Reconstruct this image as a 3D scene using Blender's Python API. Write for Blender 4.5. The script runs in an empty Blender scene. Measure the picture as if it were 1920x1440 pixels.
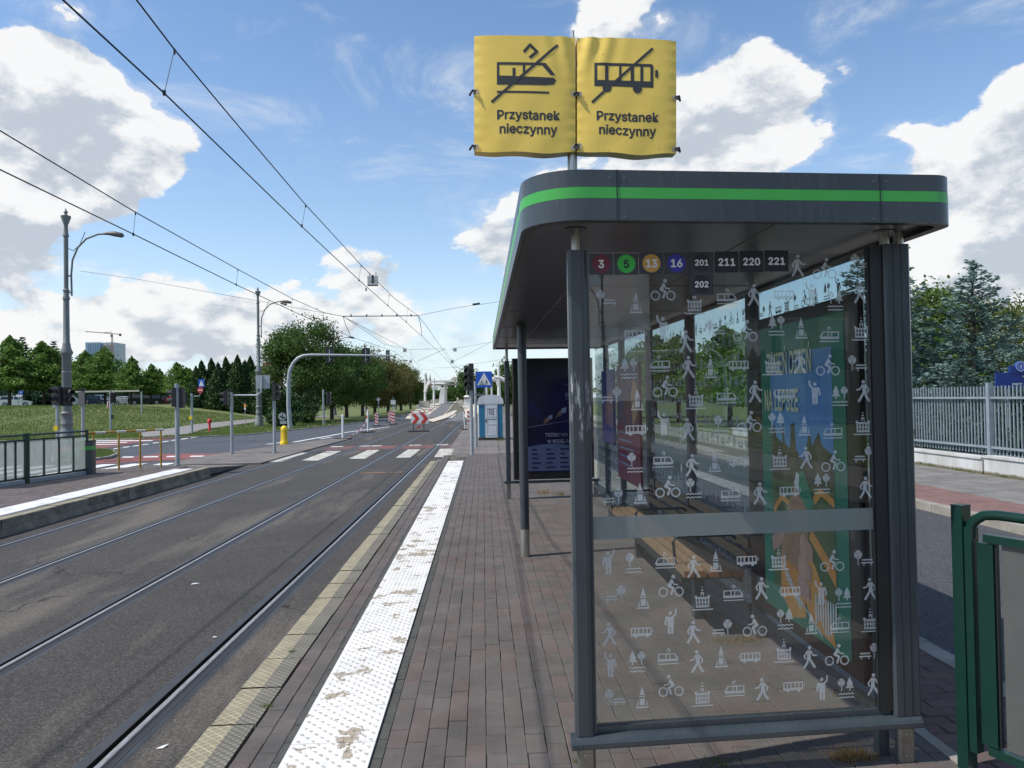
import bpy, bmesh, math, random
import numpy as np
from mathutils import Vector, Matrix
R = math.radians
rnd = random.Random(7)
sc = bpy.context.scene
col = sc.collection

# ------------------------------------------------------------------ camera
# x right of the tracks, y along them, z up; platform paving is z = 0
F, CXP, CYP, H = 1400., 960., 720., 1.70
_y = Vector(((906 - CXP) / F, -(747 - CYP) / F, -1.0))
_z = Vector((-.0165, 1.0, 0.0)); _z.z = _z.x * _y.x + _z.y * _y.y
_y.normalize(); _z.normalize(); _x = _y.cross(_z)
MC = Matrix((_x, _y, _z))            # camera axes -> world axes
CAM = Vector((0, 0, H))
cam = bpy.data.cameras.new('camera'); cam_o = bpy.data.objects.new('camera', cam); col.objects.link(cam_o)
cam.sensor_width = 36; cam.lens = F / 1920 * 36; cam.clip_start = .05; cam.clip_end = 3000
cam_o.matrix_world = Matrix.Translation(CAM) @ MC.to_4x4()
sc.camera = cam_o

def ray(px, py): return MC @ Vector(((px - CXP) / F, -(py - CYP) / F, -1.0))
def gz(px, py, z=0.):
    d = ray(px, py); return CAM + d * ((z - H) / d.z)
def at(px, py, Y):
    d = ray(px, py); return CAM + d * (Y / d.y)
def atx(px, py, X):
    d = ray(px, py); return CAM + d * (X / d.x)

# ------------------------------------------------------------------ sun, sky, exposure
SUN_EL, SUN_AZ = 53., 256.           # azimuth clockwise from +y
sd = Vector((math.sin(R(SUN_AZ)) * math.cos(R(SUN_EL)), math.cos(R(SUN_AZ)) * math.cos(R(SUN_EL)), math.sin(R(SUN_EL))))
sun = bpy.data.lights.new('sun', 'SUN'); sun.energy = 3.9; sun.angle = R(.5); sun.color = (1, .95, .87)
sun_o = bpy.data.objects.new('sun', sun); col.objects.link(sun_o)
sun_o.rotation_euler = sd.to_track_quat('Z', 'Y').to_euler()
sc.view_settings.view_transform = 'Standard'; sc.view_settings.look = 'None'
sc.view_settings.exposure = .26; sc.view_settings.gamma = 1; sc.view_settings.use_curve_mapping = False
sc.cycles.max_bounces = 8; sc.cycles.transparent_max_bounces = 24; sc.cycles.glossy_bounces = 4
sc.cycles.caustics_reflective = False; sc.cycles.caustics_refractive = False

w = bpy.data.worlds.new('World'); sc.world = w; w.use_nodes = True
N = w.node_tree.nodes; L = w.node_tree.links; N.clear()
def nd(t, **k):
    n = N.new(t)
    for a, b in k.items(): setattr(n, a, b)
    return n
def mth(op, a, b=None, c=None, clamp=False):
    n = nd('ShaderNodeMath', operation=op); n.use_clamp = clamp
    for i, v in enumerate((a, b, c)):
        if v is None: continue
        if isinstance(v, (int, float)): n.inputs[i].default_value = v
        else: L.new(v, n.inputs[i])
    return n.outputs[0]
def vmth(op, a, b):
    n = nd('ShaderNodeVectorMath', operation=op)
    for i, v in enumerate((a, b)):
        if isinstance(v, (tuple, Vector)): n.inputs[i].default_value = tuple(v)
        else: L.new(v, n.inputs[i])
    return n
tc = nd('ShaderNodeTexCoord').outputs['Generated']
def px_dir(px, py): return ray(px, py).normalized()
# cloud banks: (px, py, angular radius in px, strength) turned into directions of the sky
BANKS = [(20,110,75,.46),(120,130,75,.46),(60,220,90,.40),(190,200,75,.40),(270,290,75,.42),(350,300,55,.38),(150,310,70,.25),(330,225,45,.22),
         (10,420,60,.34),(90,400,45,.26),(60,480,60,.26),(200,350,40,.24),(20,580,60,.26),(130,600,60,.22),
         (285,555,60,.42),(230,590,50,.25),(450,575,65,.42),(520,590,55,.36),(400,620,60,.22),(620,470,42,.44),(690,455,52,.50),(745,520,55,.48),(680,560,55,.34),(760,600,50,.3),(620,640,60,.25),(850,600,50,.25),(900,640,40,.22),
         (850,455,50,.48),(920,425,55,.48),(950,490,50,.36),(1000,350,60,.32),(1090,310,60,.34),(1180,290,60,.34),(1080,15,70,.28),(1190,20,60,.26),
         (1330,200,75,.46),(1430,150,62,.48),(1490,210,65,.46),(1380,270,80,.40),(1250,250,60,.3),(1640,90,40,.26),(1590,150,42,.26),(1680,40,32,.2),
         (1890,220,70,.38),(1800,400,60,.34),(1880,330,60,.36),(1840,430,75,.44),(1930,430,80,.42),(1780,520,70,.28),(1760,610,80,.3),(1880,580,80,.26),(1740,290,40,.14),(1700,240,40,.12)]
GAPS = [(620,200,220,.40),(760,320,140,.32),(1720,400,50,.2),(1760,90,90,.2),(840,120,160,.3),(540,400,90,.3),(150,440,45,.2),(1310,60,60,.2),(420,430,80,.3),(30,20,60,.3),(240,110,60,.25),(1560,340,60,.25),(380,180,60,.2),(330,460,50,.25),(1630,230,50,.15),(820,520,35,.15),(370,540,30,.12)]
def field(vec, fine=True):
    v = vec
    # flatten towards the horizon like a cloud deck
    nz = nd('ShaderNodeTexNoise'); nz.inputs['Scale'].default_value = 5.6; nz.inputs['Detail'].default_value = 9 if fine else 7
    nz.inputs['Roughness'].default_value = .60; nz.inputs['Distortion'].default_value = .15
    m = nd('ShaderNodeMapping'); m.inputs['Scale'].default_value = (1, 1, 1.7); m.inputs['Location'].default_value = (3.1, .7, 1.9)
    L.new(v, m.inputs[0]); L.new(m.outputs[0], nz.inputs['Vector'])
    s = mth('MULTIPLY', mth('SUBTRACT', nz.outputs[0], .5), 2.25)
    if not fine: return mth('SUBTRACT', s, .13)
    nv = nd('ShaderNodeTexVoronoi', feature='SMOOTH_F1'); nv.inputs['Scale'].default_value = 17; nv.inputs['Smoothness'].default_value = .4
    nv.inputs['Detail'].default_value = 1
    L.new(m.outputs[0], nv.inputs['Vector'])
    return mth('SUBTRACT', s, mth('MULTIPLY', nv.outputs['Distance'], .36))
def banks(vec):
    tot = None; up_ = None
    for lst, sg in ((BANKS, 1), (GAPS, -1)):
        for px, py, r, a in lst:
            d = px_dir(px, py); k = (F / r) ** 2 * 1.1
            dt = vmth('DOT_PRODUCT', vec, d).outputs['Value']
            e = mth('EXPONENT', mth('MULTIPLY_ADD', dt, k, -k))
            tot = mth('MULTIPLY_ADD', e, a * sg, tot if tot is not None else 0.0)
            if sg > 0: up_ = mth('MULTIPLY_ADD', e, a * (d.z - .35 * d.x), up_ if up_ is not None else 0.0)
        if sg > 0: pos_ = tot
    return tot, pos_, up_
nrm = vmth('NORMALIZE', tc, (0, 0, 0)).outputs[0]
bk, bpos, bup = banks(nrm)
sepz = nd('ShaderNodeSeparateXYZ'); L.new(nrm, sepz.inputs[0])
zz_ = mth('ABSOLUTE', sepz.outputs['Z'])
hz = mth('MULTIPLY', mth('EXPONENT', mth('MULTIPLY', zz_, -8.0)), .24)   # more cloud towards the horizon
back = mth('MULTIPLY', mth('SUBTRACT', 0.25, sepz.outputs['Y'], clamp=True), .16)
base = mth('ADD', mth('ADD', bk, hz), mth('SUBTRACT', back, .005))
d1 = mth('ADD', field(nrm), base)
off = vmth('ADD', nrm, (-.016, -.004, .034)).outputs[0]
d2 = mth('ADD', field(off, False), base)
def ramp(v, a, b):
    n = nd('ShaderNodeMapRange', interpolation_type='SMOOTHSTEP'); L.new(v, n.inputs[0])
    n.inputs[1].default_value = a; n.inputs[2].default_value = b; return n.outputs[0]
core = ramp(d1, .015, .135)
wn = nd('ShaderNodeTexNoise'); wn.inputs['Scale'].default_value = 3.4; wn.inputs['Detail'].default_value = 10; wn.inputs['Roughness'].default_value = .68; wn.inputs['Distortion'].default_value = .9
wm = nd('ShaderNodeMapping'); wm.inputs['Rotation'].default_value = (.3, .5, .2); wm.inputs['Scale'].default_value = (1, 1, 2.6); L.new(nrm, wm.inputs[0]); L.new(wm.outputs[0], wn.inputs['Vector'])
wisp = mth('MULTIPLY', ramp(wn.outputs[0], .50, .80), .55)          # thin torn veils between the cumulus
halo = mth('MULTIPLY', ramp(d1, -.16, .08), mth('MULTIPLY', ramp(wn.outputs[0], .42, .62), .45))
cover = mth('MAXIMUM', core, mth('MAXIMUM', wisp, halo))
relz = mth('SUBTRACT', mth('MULTIPLY', bpos, mth('SUBTRACT', sepz.outputs['Z'], mth('MULTIPLY', sepz.outputs['X'], .35))), bup)
shade = mth('ADD', mth('ADD', mth('MULTIPLY', mth('SUBTRACT', d1, d2), 1.6), mth('MULTIPLY', d1, -.20)), mth('MULTIPLY', relz, 6.0))
lit = ramp(shade, -.62, -.10)
cr = nd('ShaderNodeValToRGB'); L.new(lit, cr.inputs[0])
cr.color_ramp.elements[0].color = (.57, .63, .71, 1); cr.color_ramp.elements[1].color = (1.0, 1.0, 1.0, 1)
e_ = cr.color_ramp.elements.new(.45); e_.color = (.78, .82, .86, 1)
sky = nd('ShaderNodeTexSky', sky_type='NISHITA'); sky.sun_disc = False
sky.sun_elevation = R(SUN_EL); sky.sun_rotation = R(SUN_AZ); sky.altitude = 0; sky.air_density = 1.0; sky.dust_density = .4; sky.ozone_density = 1.3
hs = nd('ShaderNodeHueSaturation'); hs.inputs['Saturation'].default_value = 1.12; L.new(sky.outputs[0], hs.inputs['Color'])
bg1 = nd('ShaderNodeBackground'); bg1.inputs[1].default_value = .15; L.new(hs.outputs[0], bg1.inputs[0])
bg2 = nd('ShaderNodeBackground'); bg2.inputs[1].default_value = .80; L.new(cr.outputs[0], bg2.inputs[0])
ms = nd('ShaderNodeMixShader'); L.new(mth('MULTIPLY', cover, .97), ms.inputs[0]); L.new(bg1.outputs[0], ms.inputs[1]); L.new(bg2.outputs[0], ms.inputs[2])
bg3 = nd('ShaderNodeBackground'); bg3.inputs[0].default_value = (.62, .74, .86, 1); bg3.inputs[1].default_value = 1.0   # pale haze low in the sky
ms2 = nd('ShaderNodeMixShader'); L.new(mth('MULTIPLY', mth('EXPONENT', mth('MULTIPLY', zz_, -7.5)), .9), ms2.inputs[0]); L.new(bg1.outputs[0], ms2.inputs[1]); L.new(bg3.outputs[0], ms2.inputs[2])
L.new(ms2.outputs[0], ms.inputs[1])
wo = nd('ShaderNodeOutputWorld'); L.new(ms.outputs[0], wo.inputs[0])
w.cycles.sampling_method = 'NONE'

# ------------------------------------------------------------------ materials
def mat(name, c, rough=.6, metal=0., c2=None, scale=6., detail=4, lo=.35, hi=.65, bump=0., bscale=40., spec=.5, extra=None, stretch=(1, 1, 1)):
    m = bpy.data.materials.new(name); m.use_nodes = True; t = m.node_tree; n = t.nodes; l = t.links
    b = n['Principled BSDF']; b.inputs['Roughness'].default_value = rough; b.inputs['Metallic'].default_value = metal
    b.inputs['Specular IOR Level'].default_value = spec
    b.inputs['Base Color'].default_value = (*c, 1)
    g = n.new('ShaderNodeNewGeometry'); mp = n.new('ShaderNodeMapping'); mp.inputs['Scale'].default_value = stretch
    l.new(g.outputs['Position'], mp.inputs[0])
    if c2 is not None:
        z = n.new('ShaderNodeTexNoise'); z.inputs['Scale'].default_value = scale; z.inputs['Detail'].default_value = detail; z.inputs['Roughness'].default_value = .6
        l.new(mp.outputs[0], z.inputs['Vector'])
        r = n.new('ShaderNodeMapRange'); r.inputs[1].default_value = lo; r.inputs[2].default_value = hi; l.new(z.outputs[0], r.inputs[0])
        x = n.new('ShaderNodeMix'); x.data_type = 'RGBA'; l.new(r.outputs[0], x.inputs[0])
        x.inputs[6].default_value = (*c, 1); x.inputs[7].default_value = (*c2, 1); l.new(x.outputs[2], b.inputs['Base Color'])
    if bump:
        z = n.new('ShaderNodeTexNoise'); z.inputs['Scale'].default_value = bscale; z.inputs['Detail'].default_value = 3
        l.new(mp.outputs[0], z.inputs['Vector'])
        q = n.new('ShaderNodeBump'); q.inputs['Strength'].default_value = bump; q.inputs['Distance'].default_value = .01
        l.new(z.outputs[0], q.inputs['Height']); l.new(q.outputs[0], b.inputs['Normal'])
    return m
class NT:                                   # little node helper for the richer materials
    def __init__(s, name, rough=.8, spec=.4):
        s.m = bpy.data.materials.new(name); s.m.use_nodes = True; s.n = s.m.node_tree.nodes; s.l = s.m.node_tree.links
        s.b = s.n['Principled BSDF']; s.b.inputs['Roughness'].default_value = rough; s.b.inputs['Specular IOR Level'].default_value = spec
        s.g = s.n.new('ShaderNodeNewGeometry'); s.pos = s.g.outputs['Position']
    def noise(s, sc_, det=4, rough=.6, vec=None, st=None, dist=0):
        z = s.n.new('ShaderNodeTexNoise'); z.inputs['Scale'].default_value = sc_; z.inputs['Detail'].default_value = det; z.inputs['Roughness'].default_value = rough
        z.inputs['Distortion'].default_value = dist
        v = vec or s.pos
        if st:
            mp = s.n.new('ShaderNodeMapping'); mp.inputs['Scale'].default_value = st; s.l.new(v, mp.inputs[0]); v = mp.outputs[0]
        s.l.new(v, z.inputs['Vector']); return z.outputs[0]
    def mr(s, v, a, b, c=0., d=1.):
        r = s.n.new('ShaderNodeMapRange'); s.l.new(v, r.inputs[0])
        for i, q in enumerate((a, b, c, d)): r.inputs[i + 1].default_value = q
        return r.outputs[0]
    def mix(s, f, a, b, blend='MIX'):
        x = s.n.new('ShaderNodeMix'); x.data_type = 'RGBA'; x.blend_type = blend
        for i, v in ((0, f), (6, a), (7, b)):
            if isinstance(v, (int, float)): x.inputs[i].default_value = v
            elif isinstance(v, tuple): x.inputs[i].default_value = (*v, 1)
            else: s.l.new(v, x.inputs[i])
        return x.outputs[2]
    def math(s, op, a, b=0., c=0., clamp=False):
        n = s.n.new('ShaderNodeMath'); n.operation = op; n.use_clamp = clamp
        for i, v in enumerate((a, b, c)):
            if isinstance(v, (int, float)): n.inputs[i].default_value = v
            else: s.l.new(v, n.inputs[i])
        return n.outputs[0]
    def xyz(s):
        q = s.n.new('ShaderNodeSeparateXYZ'); s.l.new(s.pos, q.inputs[0]); return q.outputs
    def rand(s):                           # differs per object and per loose piece
        oi = s.n.new('ShaderNodeObjectInfo')
        return s.math('FRACT', s.math('ADD', oi.outputs['Random'], s.g.outputs['Random Per Island']))
    def col(s, v): s.l.new(v, s.b.inputs['Base Color'])
    def rgh(s, v): s.l.new(v, s.b.inputs['Roughness'])
    def bump(s, h, st=.5, dist=.01):
        q = s.n.new('ShaderNodeBump'); q.inputs['Strength'].default_value = st; q.inputs['Distance'].default_value = dist
        s.l.new(h, q.inputs['Height']); s.l.new(q.outputs[0], s.b.inputs['Normal'])

def m_asphalt(name, dark, light, dust, dustamt=.55, spk=.5, cracks=.5):
    t = NT(name, .85, .35)
    a = t.noise(1.1, 5, .6); b = t.noise(70, 4, .85); c = t.noise(.55, 7, .65, st=(1.5, .22, 1)); fine = t.noise(38, 4, .8)
    k = t.mix(t.mr(a, .3, .7), dark, light)
    k = t.mix(t.math('MULTIPLY', t.mr(c, dustamt, dustamt + .10), .7), k, dust)
    k = t.mix(t.math('MULTIPLY', t.mr(fine, .45, .7), .35), k, tuple(min(1, x * 1.9) for x in light))
    k = t.mix(t.math('MULTIPLY', t.mr(b, .52, .64), spk), k, tuple(min(1, x * 3.2) for x in light))
    k = t.mix(t.math('MULTIPLY', t.mr(b, .48, .37), spk), k, tuple(x * .25 for x in dark))
    st_ = t.noise(3.3, 8, .75, st=(1.6, .5, 1)); k = t.mix(t.math('MULTIPLY', t.mr(st_, .60, .70), .45), k, tuple(x * .45 for x in dark))
    v = t.n.new('ShaderNodeTexVoronoi'); v.feature = 'DISTANCE_TO_EDGE'; v.inputs['Scale'].default_value = .42; mp = t.n.new('ShaderNodeVectorMath'); mp.operation = 'MULTIPLY_ADD'
    nn = t.n.new('ShaderNodeTexNoise'); nn.inputs['Scale'].default_value = 2.2; nn.inputs['Detail'].default_value = 5; t.l.new(t.pos, nn.inputs['Vector']); t.l.new(nn.outputs['Color'], mp.inputs[0]); mp.inputs[1].default_value = (.9, .9, 0); t.l.new(t.pos, mp.inputs[2]); t.l.new(mp.outputs[0], v.inputs['Vector'])
    cm = t.math('MULTIPLY', t.mr(v.outputs['Distance'], .006, .0015), t.mr(t.noise(.35, 2), .5, .56)); k = t.mix(t.math('MULTIPLY', cm, cracks), k, tuple(x * .2 for x in dark))
    t.col(k); t.bump(t.noise(120, 3, .8), .8, .008); return t.m
M_ASPH = m_asphalt('track_asphalt', (.035, .032, .029), (.057, .052, .047), (.17, .145, .115), .535, .8, .8)
M_ASPH2 = m_asphalt('side_road_asphalt', (.050, .055, .065), (.068, .074, .086), (.13, .125, .12), .62)
M_ASPH3 = m_asphalt('right_road_asphalt', (.042, .045, .05), (.06, .063, .069), (.10, .10, .10), .68, .8)
M_FARR = m_asphalt('bridge_road_asphalt', (.10, .10, .105), (.14, .14, .14), (.2, .19, .17))

def m_brick(name, grey, brown, red, redcut=.72):
    t = NT(name, .85, .3)
    r = t.rand()
    k = t.mix(t.mr(r, .15, .6), grey, brown)
    r2 = t.math('FRACT', t.math('MULTIPLY', r, 7.31))
    big = t.noise(.9, 2, .5)
    k = t.mix(t.math('MULTIPLY', t.mr(t.math('ADD', r2, t.math('MULTIPLY', big, .5)), redcut + .25, redcut + .3), .8), k, red)
    k = t.mix(.45, k, t.mix(t.mr(t.noise(2.2, 6, .7), .35, .7), (.056, .050, .047), (.17, .152, .142)))
    k = t.mix(t.math('MULTIPLY', t.mr(t.noise(330, 2, .8), .62, .7), .8), k, (.30, .27, .25))
    k = t.mix(t.math('MULTIPLY', t.mr(t.noise(1.3, 8, .75), .62, .72), .4), k, (.26, .24, .2))
    t.col(k); t.bump(t.noise(210, 3, .7), .35, .004); return t.m
M_BRICK = m_brick('platform_brick', (.090, .084, .079), (.108, .091, .084), (.128, .090, .080))
M_BRICK2 = m_brick('red_brick', (.12, .075, .07), (.15, .085, .075), (.19, .1, .085), .4)
t = NT('brick_joint_sand', .95); k = t.mix(t.mr(t.noise(1.1, 5), .4, .6), (.05, .045, .035), (.17, .155, .125)); x_ = t.xyz()
k = t.mix(t.mr(x_[0], .25, .55), k, (.30, .27, .22)); t.col(k); M_JOINT = t.m
M_KERB = mat('kerb_grey', (.18, .17, .145), .9, c2=(.12, .115, .1), scale=9, bump=.6, bscale=60)
t = NT('kerb_fishscale', .9)       # inner half of the platform edge stones
x_ = t.xyz(); u = t.math('MULTIPLY', x_[0], 34.); v = t.math('MULTIPLY', x_[1], 40.)
s1 = t.math('ABSOLUTE', t.math('SINE', t.math('MULTIPLY', t.math('ADD', u, v), 1.8))); s2 = t.math('ABSOLUTE', t.math('SINE', t.math('MULTIPLY', t.math('SUBTRACT', v, u), 1.8)))
p = t.math('MULTIPLY', s1, s2)
t.col(t.mix(t.mr(p, .02, .3), (.085, .08, .062), t.mix(t.mr(t.noise(4), .4, .6), (.21, .195, .16), (.17, .16, .13)))); t.bump(p, .7, .006); M_KERBIN = t.m
t = NT('kerb_yellow_rib', .85)
x_ = t.xyz(); u = t.math('MULTIPLY', x_[0], 24.); v = t.math('MULTIPLY', x_[1], 26.)
s1 = t.math('ABSOLUTE', t.math('SINE', t.math('MULTIPLY', t.math('ADD', u, v), 2.2))); s2 = t.math('ABSOLUTE', t.math('SINE', t.math('MULTIPLY', t.math('SUBTRACT', v, u), 2.2)))
p = t.math('MINIMUM', s1, s2)
t.col(t.mix(t.mr(p, .08, .3), t.mix(t.mr(t.noise(7, 6, .7), .45, .6), (.50, .43, .28), (.30, .265, .19)), t.mix(t.mr(t.noise(5), .4, .6), (.21, .19, .13), (.26, .235, .165)))); t.bump(p, -.6, .006); M_KERBOUT = t.m
t = NT('tactile_white_paint', .55)
w1 = t.noise(5.2, 9, .62, dist=.25); w2 = t.noise(.8, 3, .5)
msk = t.mr(t.math('ADD', w1, t.math('MULTIPLY', w2, .36)), .757, .764)
paint = t.mix(t.mr(t.noise(14, 6, .7), .4, .7), (.80, .79, .77), (.66, .65, .62))
k = t.mix(msk, paint, t.mix(t.mr(t.noise(20, 5), .4, .6), (.37, .315, .24), (.28, .24, .19)))
x_ = t.xyz(); edge = t.math('MULTIPLY', t.mr(t.math('ABSOLUTE', t.math('SUBTRACT', w1, .535)), .02, .0), .0)
k = t.mix(t.math('MULTIPLY', t.mr(t.noise(1.7, 8, .75), .42, .72), .45), k, (.42, .40, .36)); t.col(k); t.rgh(t.mr(msk, 0, 1, .5, .9)); t.bump(t.math('MULTIPLY', msk, -1.), .6, .004); M_TACT = t.m
M_STUD = mat('tactile_stud_worn', (.36, .32, .26), .8, c2=(.58, .54, .48), scale=9, lo=.4, hi=.62)
M_WHITE = mat('road_paint_white', (.72, .72, .70), .7, c2=(.42, .41, .39), scale=5, lo=.45, hi=.75, bump=.2)
M_WHITEW = mat('road_paint_worn', (.55, .53, .47), .8, c2=(.16, .15, .13), scale=4.5, detail=8, lo=.46, hi=.66)
M_RED = mat('cycle_crossing_red', (.26, .07, .06), .8, c2=(.15, .06, .055), scale=3, detail=8, lo=.4, hi=.65)
M_REDW = mat('cycle_crossing_red_worn', (.21, .065, .058), .8, c2=(.085, .068, .062), scale=2.2, detail=9, lo=.4, hi=.58)
M_ORL = mat('orange_spray_line', (.5, .22, .08), .8, c2=(.08, .075, .07), scale=7, lo=.45, hi=.6)
M_SLAB = mat('pavement_concrete', (.21, .20, .185), .9, c2=(.14, .135, .13), scale=1.6, bump=.3, bscale=50)
M_SLABP = mat('pavement_dusty', (.19, .165, .145), .9, c2=(.11, .10, .095), scale=1.2, detail=7, bump=.3, bscale=40)
M_CONC = mat('concrete', (.34, .32, .28), .9, c2=(.22, .20, .17), scale=2.5, bump=.4, bscale=20)
M_PALE = mat('pale_stone', (.62, .56, .46), .85, c2=(.48, .42, .34), scale=.8)
M_WHTC = mat('white_concrete', (.80, .80, .78), .7, c2=(.66, .65, .62), scale=.7)
t = NT('stained_white_wall', .9)
x_ = t.xyz(); kz = t.math('ADD', t.mr(x_[2], .12, -.02), t.math('MULTIPLY', t.noise(5, 7, .7), .9))
k = t.mix(t.mr(t.noise(1.6, 6, .7, st=(1, 1, .2)), .42, .66), (.56, .57, .57), (.38, .37, .34)); t.col(t.mix(t.mr(kz, .72, 1.05), k, (.12, .11, .07))); M_WALL = t.m
M_FACE = mat('platform_face_concrete', (.30, .265, .205), .9, c2=(.15, .13, .10), scale=3, detail=7, lo=.35, hi=.6, bump=.6, bscale=14)
M_DIRT = mat('bare_ground', (.13, .115, .09), .95, c2=(.09, .1, .05), scale=1.4, bump=.5, bscale=30)
t = NT('anthracite_paint', .32, .5)
k = t.mix(t.mr(t.noise(2.5, 4), .35, .65), (.038, .050, .060), (.048, .061, .071)); st_ = t.noise(9, 7, .75, st=(5, 5, .35))
k = t.mix(t.math('MULTIPLY', t.mr(st_, .56, .72), .28), k, (.13, .14, .14)); k = t.mix(t.math('MULTIPLY', t.mr(t.noise(150, 2, .8), .70, .73), .7), k, (.22, .23, .22))
t.col(k); t.rgh(t.mr(st_, .4, .7, .26, .5)); M_SHEL = t.m
M_CEIL = mat('ceiling_panel', (.060, .062, .066), .28, c2=(.05, .052, .055), scale=3)
M_DARKS = mat('dark_fittings', (.015, .018, .02), .4)
M_GRN = mat('green_stripe', (.045, .36, .055), .4, c2=(.06, .39, .07), scale=4)
M_STEEL = mat('brushed_steel', (.56, .54, .50), .38, .9, c2=(.34, .32, .29), scale=60, stretch=(1, 1, .04))
M_STEELG = mat('steel_foot', (.30, .29, .26), .5, .85, c2=(.22, .2, .18), scale=12)
M_GALV = mat('galvanised_steel', (.36, .40, .42), .55, .2, c2=(.28, .31, .33), scale=9, stretch=(1, 1, .3))
M_LAMP = mat('lamp_column_grey', (.19, .21, .20), .55, c2=(.15, .165, .16), scale=3)
M_BLACK = mat('black_plastic', (.012, .013, .015), .5)
M_LENS = mat('dark_lens', (.03, .03, .03), .15)
M_RAIL = mat('rail_head_steel', (.44, .43, .41), .42, .5, c2=(.26, .25, .23), scale=30, stretch=(3, .3, 1))
M_RAILD = mat('rail_dark_steel', (.045, .045, .05), .5, .3, c2=(.06, .048, .04), scale=12)
M_GROOVE = mat('rail_groove_dirt', (.02, .016, .012), .9)
M_BITU = mat('bitumen_joint', (.047, .051, .056), .6, c2=(.035, .038, .042), scale=5, bump=.3)
M_WIRE = mat('wire_dark', (.02, .02, .03), .5, .5)
M_DGREEN = mat('dark_green_paint', (.005, .034, .026), .3, c2=(.004, .028, .021), scale=8)
M_YPOST = mat('weathered_yellow_paint', (.42, .26, .03), .6, c2=(.22, .10, .03), scale=14, lo=.45, hi=.7)
M_YEL = mat('yellow_plastic', (.80, .56, .01), .45)
M_REDP = mat('red_paint', (.55, .015, .025), .4)
M_REDB = mat('red_reflective', (.58, .05, .03), .5, c2=(.45, .035, .025), scale=3)
M_WHT = mat('white_plastic', (.75, .76, .76), .45, c2=(.62, .63, .63), scale=3)
M_BLUE = mat('sign_blue', (.01, .09, .48), .35); M_NAVY = mat('board_navy', (.012, .035, .20), .4)
M_TBLUE = mat('toilet_blue', (.02, .17, .30), .5, c2=(.015, .14, .26), scale=2)
M_BRNB = mat('rubber_base', (.05, .042, .038), .8)
t = NT('yellow_tarpaulin', .42, .5)
k = t.mix(t.mr(t.noise(2.5, 4), .35, .65), (.95, .68, .13), (.88, .62, .11)); k = t.mix(t.mr(t.noise(55, 4, .6), .715, .735), k, (.12, .09, .03)); t.col(k)
t.bump(t.noise(9, 5, .6), .22, .008); M_TARP = t.m
M_INK = mat('printed_black', (.04, .04, .042), .5)
M_TEXTW = mat('sticker_white', (.80, .80, .82), .5)
M_STK = mat('sticker_dark', (.035, .035, .042), .35)
M_STKB = mat('sticker_black', (.012, .012, .014), .35)
M_CR = mat('line_disc_maroon', (.16, .012, .03), .4); M_CG = mat('line_disc_green', (.04, .50, .06), .4)
M_CO = mat('line_disc_orange', (.62, .33, .07), .4); M_CB = mat('line_disc_blue', (.03, .03, .36), .4)
M_WOOD = mat('bench_timber', (.25, .16, .09), .6, c2=(.14, .095, .06), scale=14, stretch=(6, .5, 6), bump=.3, bscale=30)
M_WOODE = mat('bench_timber_end', (.30, .11, .03), .7, c2=(.2, .08, .03), scale=20)
M_SPR = mat('fence_grey_blue', (.25, .30, .34), .5, c2=(.2, .24, .27), scale=4)
t = NT('etched_white', .6)
tr = t.n.new('ShaderNodeBsdfTransparent'); mx = t.n.new('ShaderNodeMixShader'); mx.inputs[0].default_value = .56
t.b.inputs['Base Color'].default_value = (.58, .62, .64, 1); t.l.new(tr.outputs[0], mx.inputs[1]); t.l.new(t.b.outputs[0], mx.inputs[2])
t.l.new(mx.outputs[0], t.n['Material Output'].inputs[0]); M_ETCH = t.m
def m_glass(name, tint, ior=1.55, dirt=.05, frost=0., fcol=(.5, .52, .52), grough=.0):
    t = NT(name); n, l = t.n, t.l
    tr = n.new('ShaderNodeBsdfTransparent'); tr.inputs[0].default_value = (*tint, 1)
    gl = n.new('ShaderNodeBsdfGlossy'); gl.inputs['Roughness'].default_value = grough; gl.inputs[0].default_value = (1, 1, 1, 1)
    fr = n.new('ShaderNodeFresnel'); fr.inputs[0].default_value = ior
    ff = t.math('MULTIPLY', t.math('MULTIPLY', fr.outputs[0], t.math('SUBTRACT', 1.0, t.g.outputs['Backfacing'])), 1.15, clamp=True)   # both faces of the sheet counted on the outer one
    m1 = n.new('ShaderNodeMixShader'); l.new(ff, m1.inputs[0]); l.new(tr.outputs[0], m1.inputs[1]); l.new(gl.outputs[0], m1.inputs[2])
    di = n.new('ShaderNodeBsdfDiffuse'); di.inputs[0].default_value = (*fcol, 1)
    tl = n.new('ShaderNodeBsdfTranslucent'); tl.inputs[0].default_value = (*fcol, 1)
    a = n.new('ShaderNodeMixShader'); a.inputs[0].default_value = .5; l.new(di.outputs[0], a.inputs[1]); l.new(tl.outputs[0], a.inputs[2])
    m2 = n.new('ShaderNodeMixShader')
    f = t.mr(t.noise(9, 7, .7, st=(1, 1, .5)), .35, .75, frost, min(1, frost + dirt)); l.new(f, m2.inputs[0])
    l.new(m1.outputs[0], m2.inputs[1]); l.new(a.outputs[0], m2.inputs[2]); l.new(m2.outputs[0], n['Material Output'].inputs[0]); return t.m
M_GLASS = m_glass('clear_glass', (.84, .87, .87), 1.6, .012)
M_GLASS2 = m_glass('back_wall_glass', (.82, .88, .90), 1.5, .012)
M_FROST = m_glass('frosted_band', (.7, .74, .74), 1.3, .08, .50, (.50, .54, .54), .2)
M_PANEL = m_glass('frosted_barrier_panel', (.5, .52, .51), 1.4, .2, .50, (.27, .27, .26), .15)
M_PANELL = m_glass('scratched_barrier_glass', (.82, .86, .84), 1.35, .25, .34, (.62, .64, .60), .1)
M_CARG = mat('car_glass', (.03, .045, .055), .08)
M_TYRE = mat('tyre', (.015, .015, .015), .8)
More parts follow.
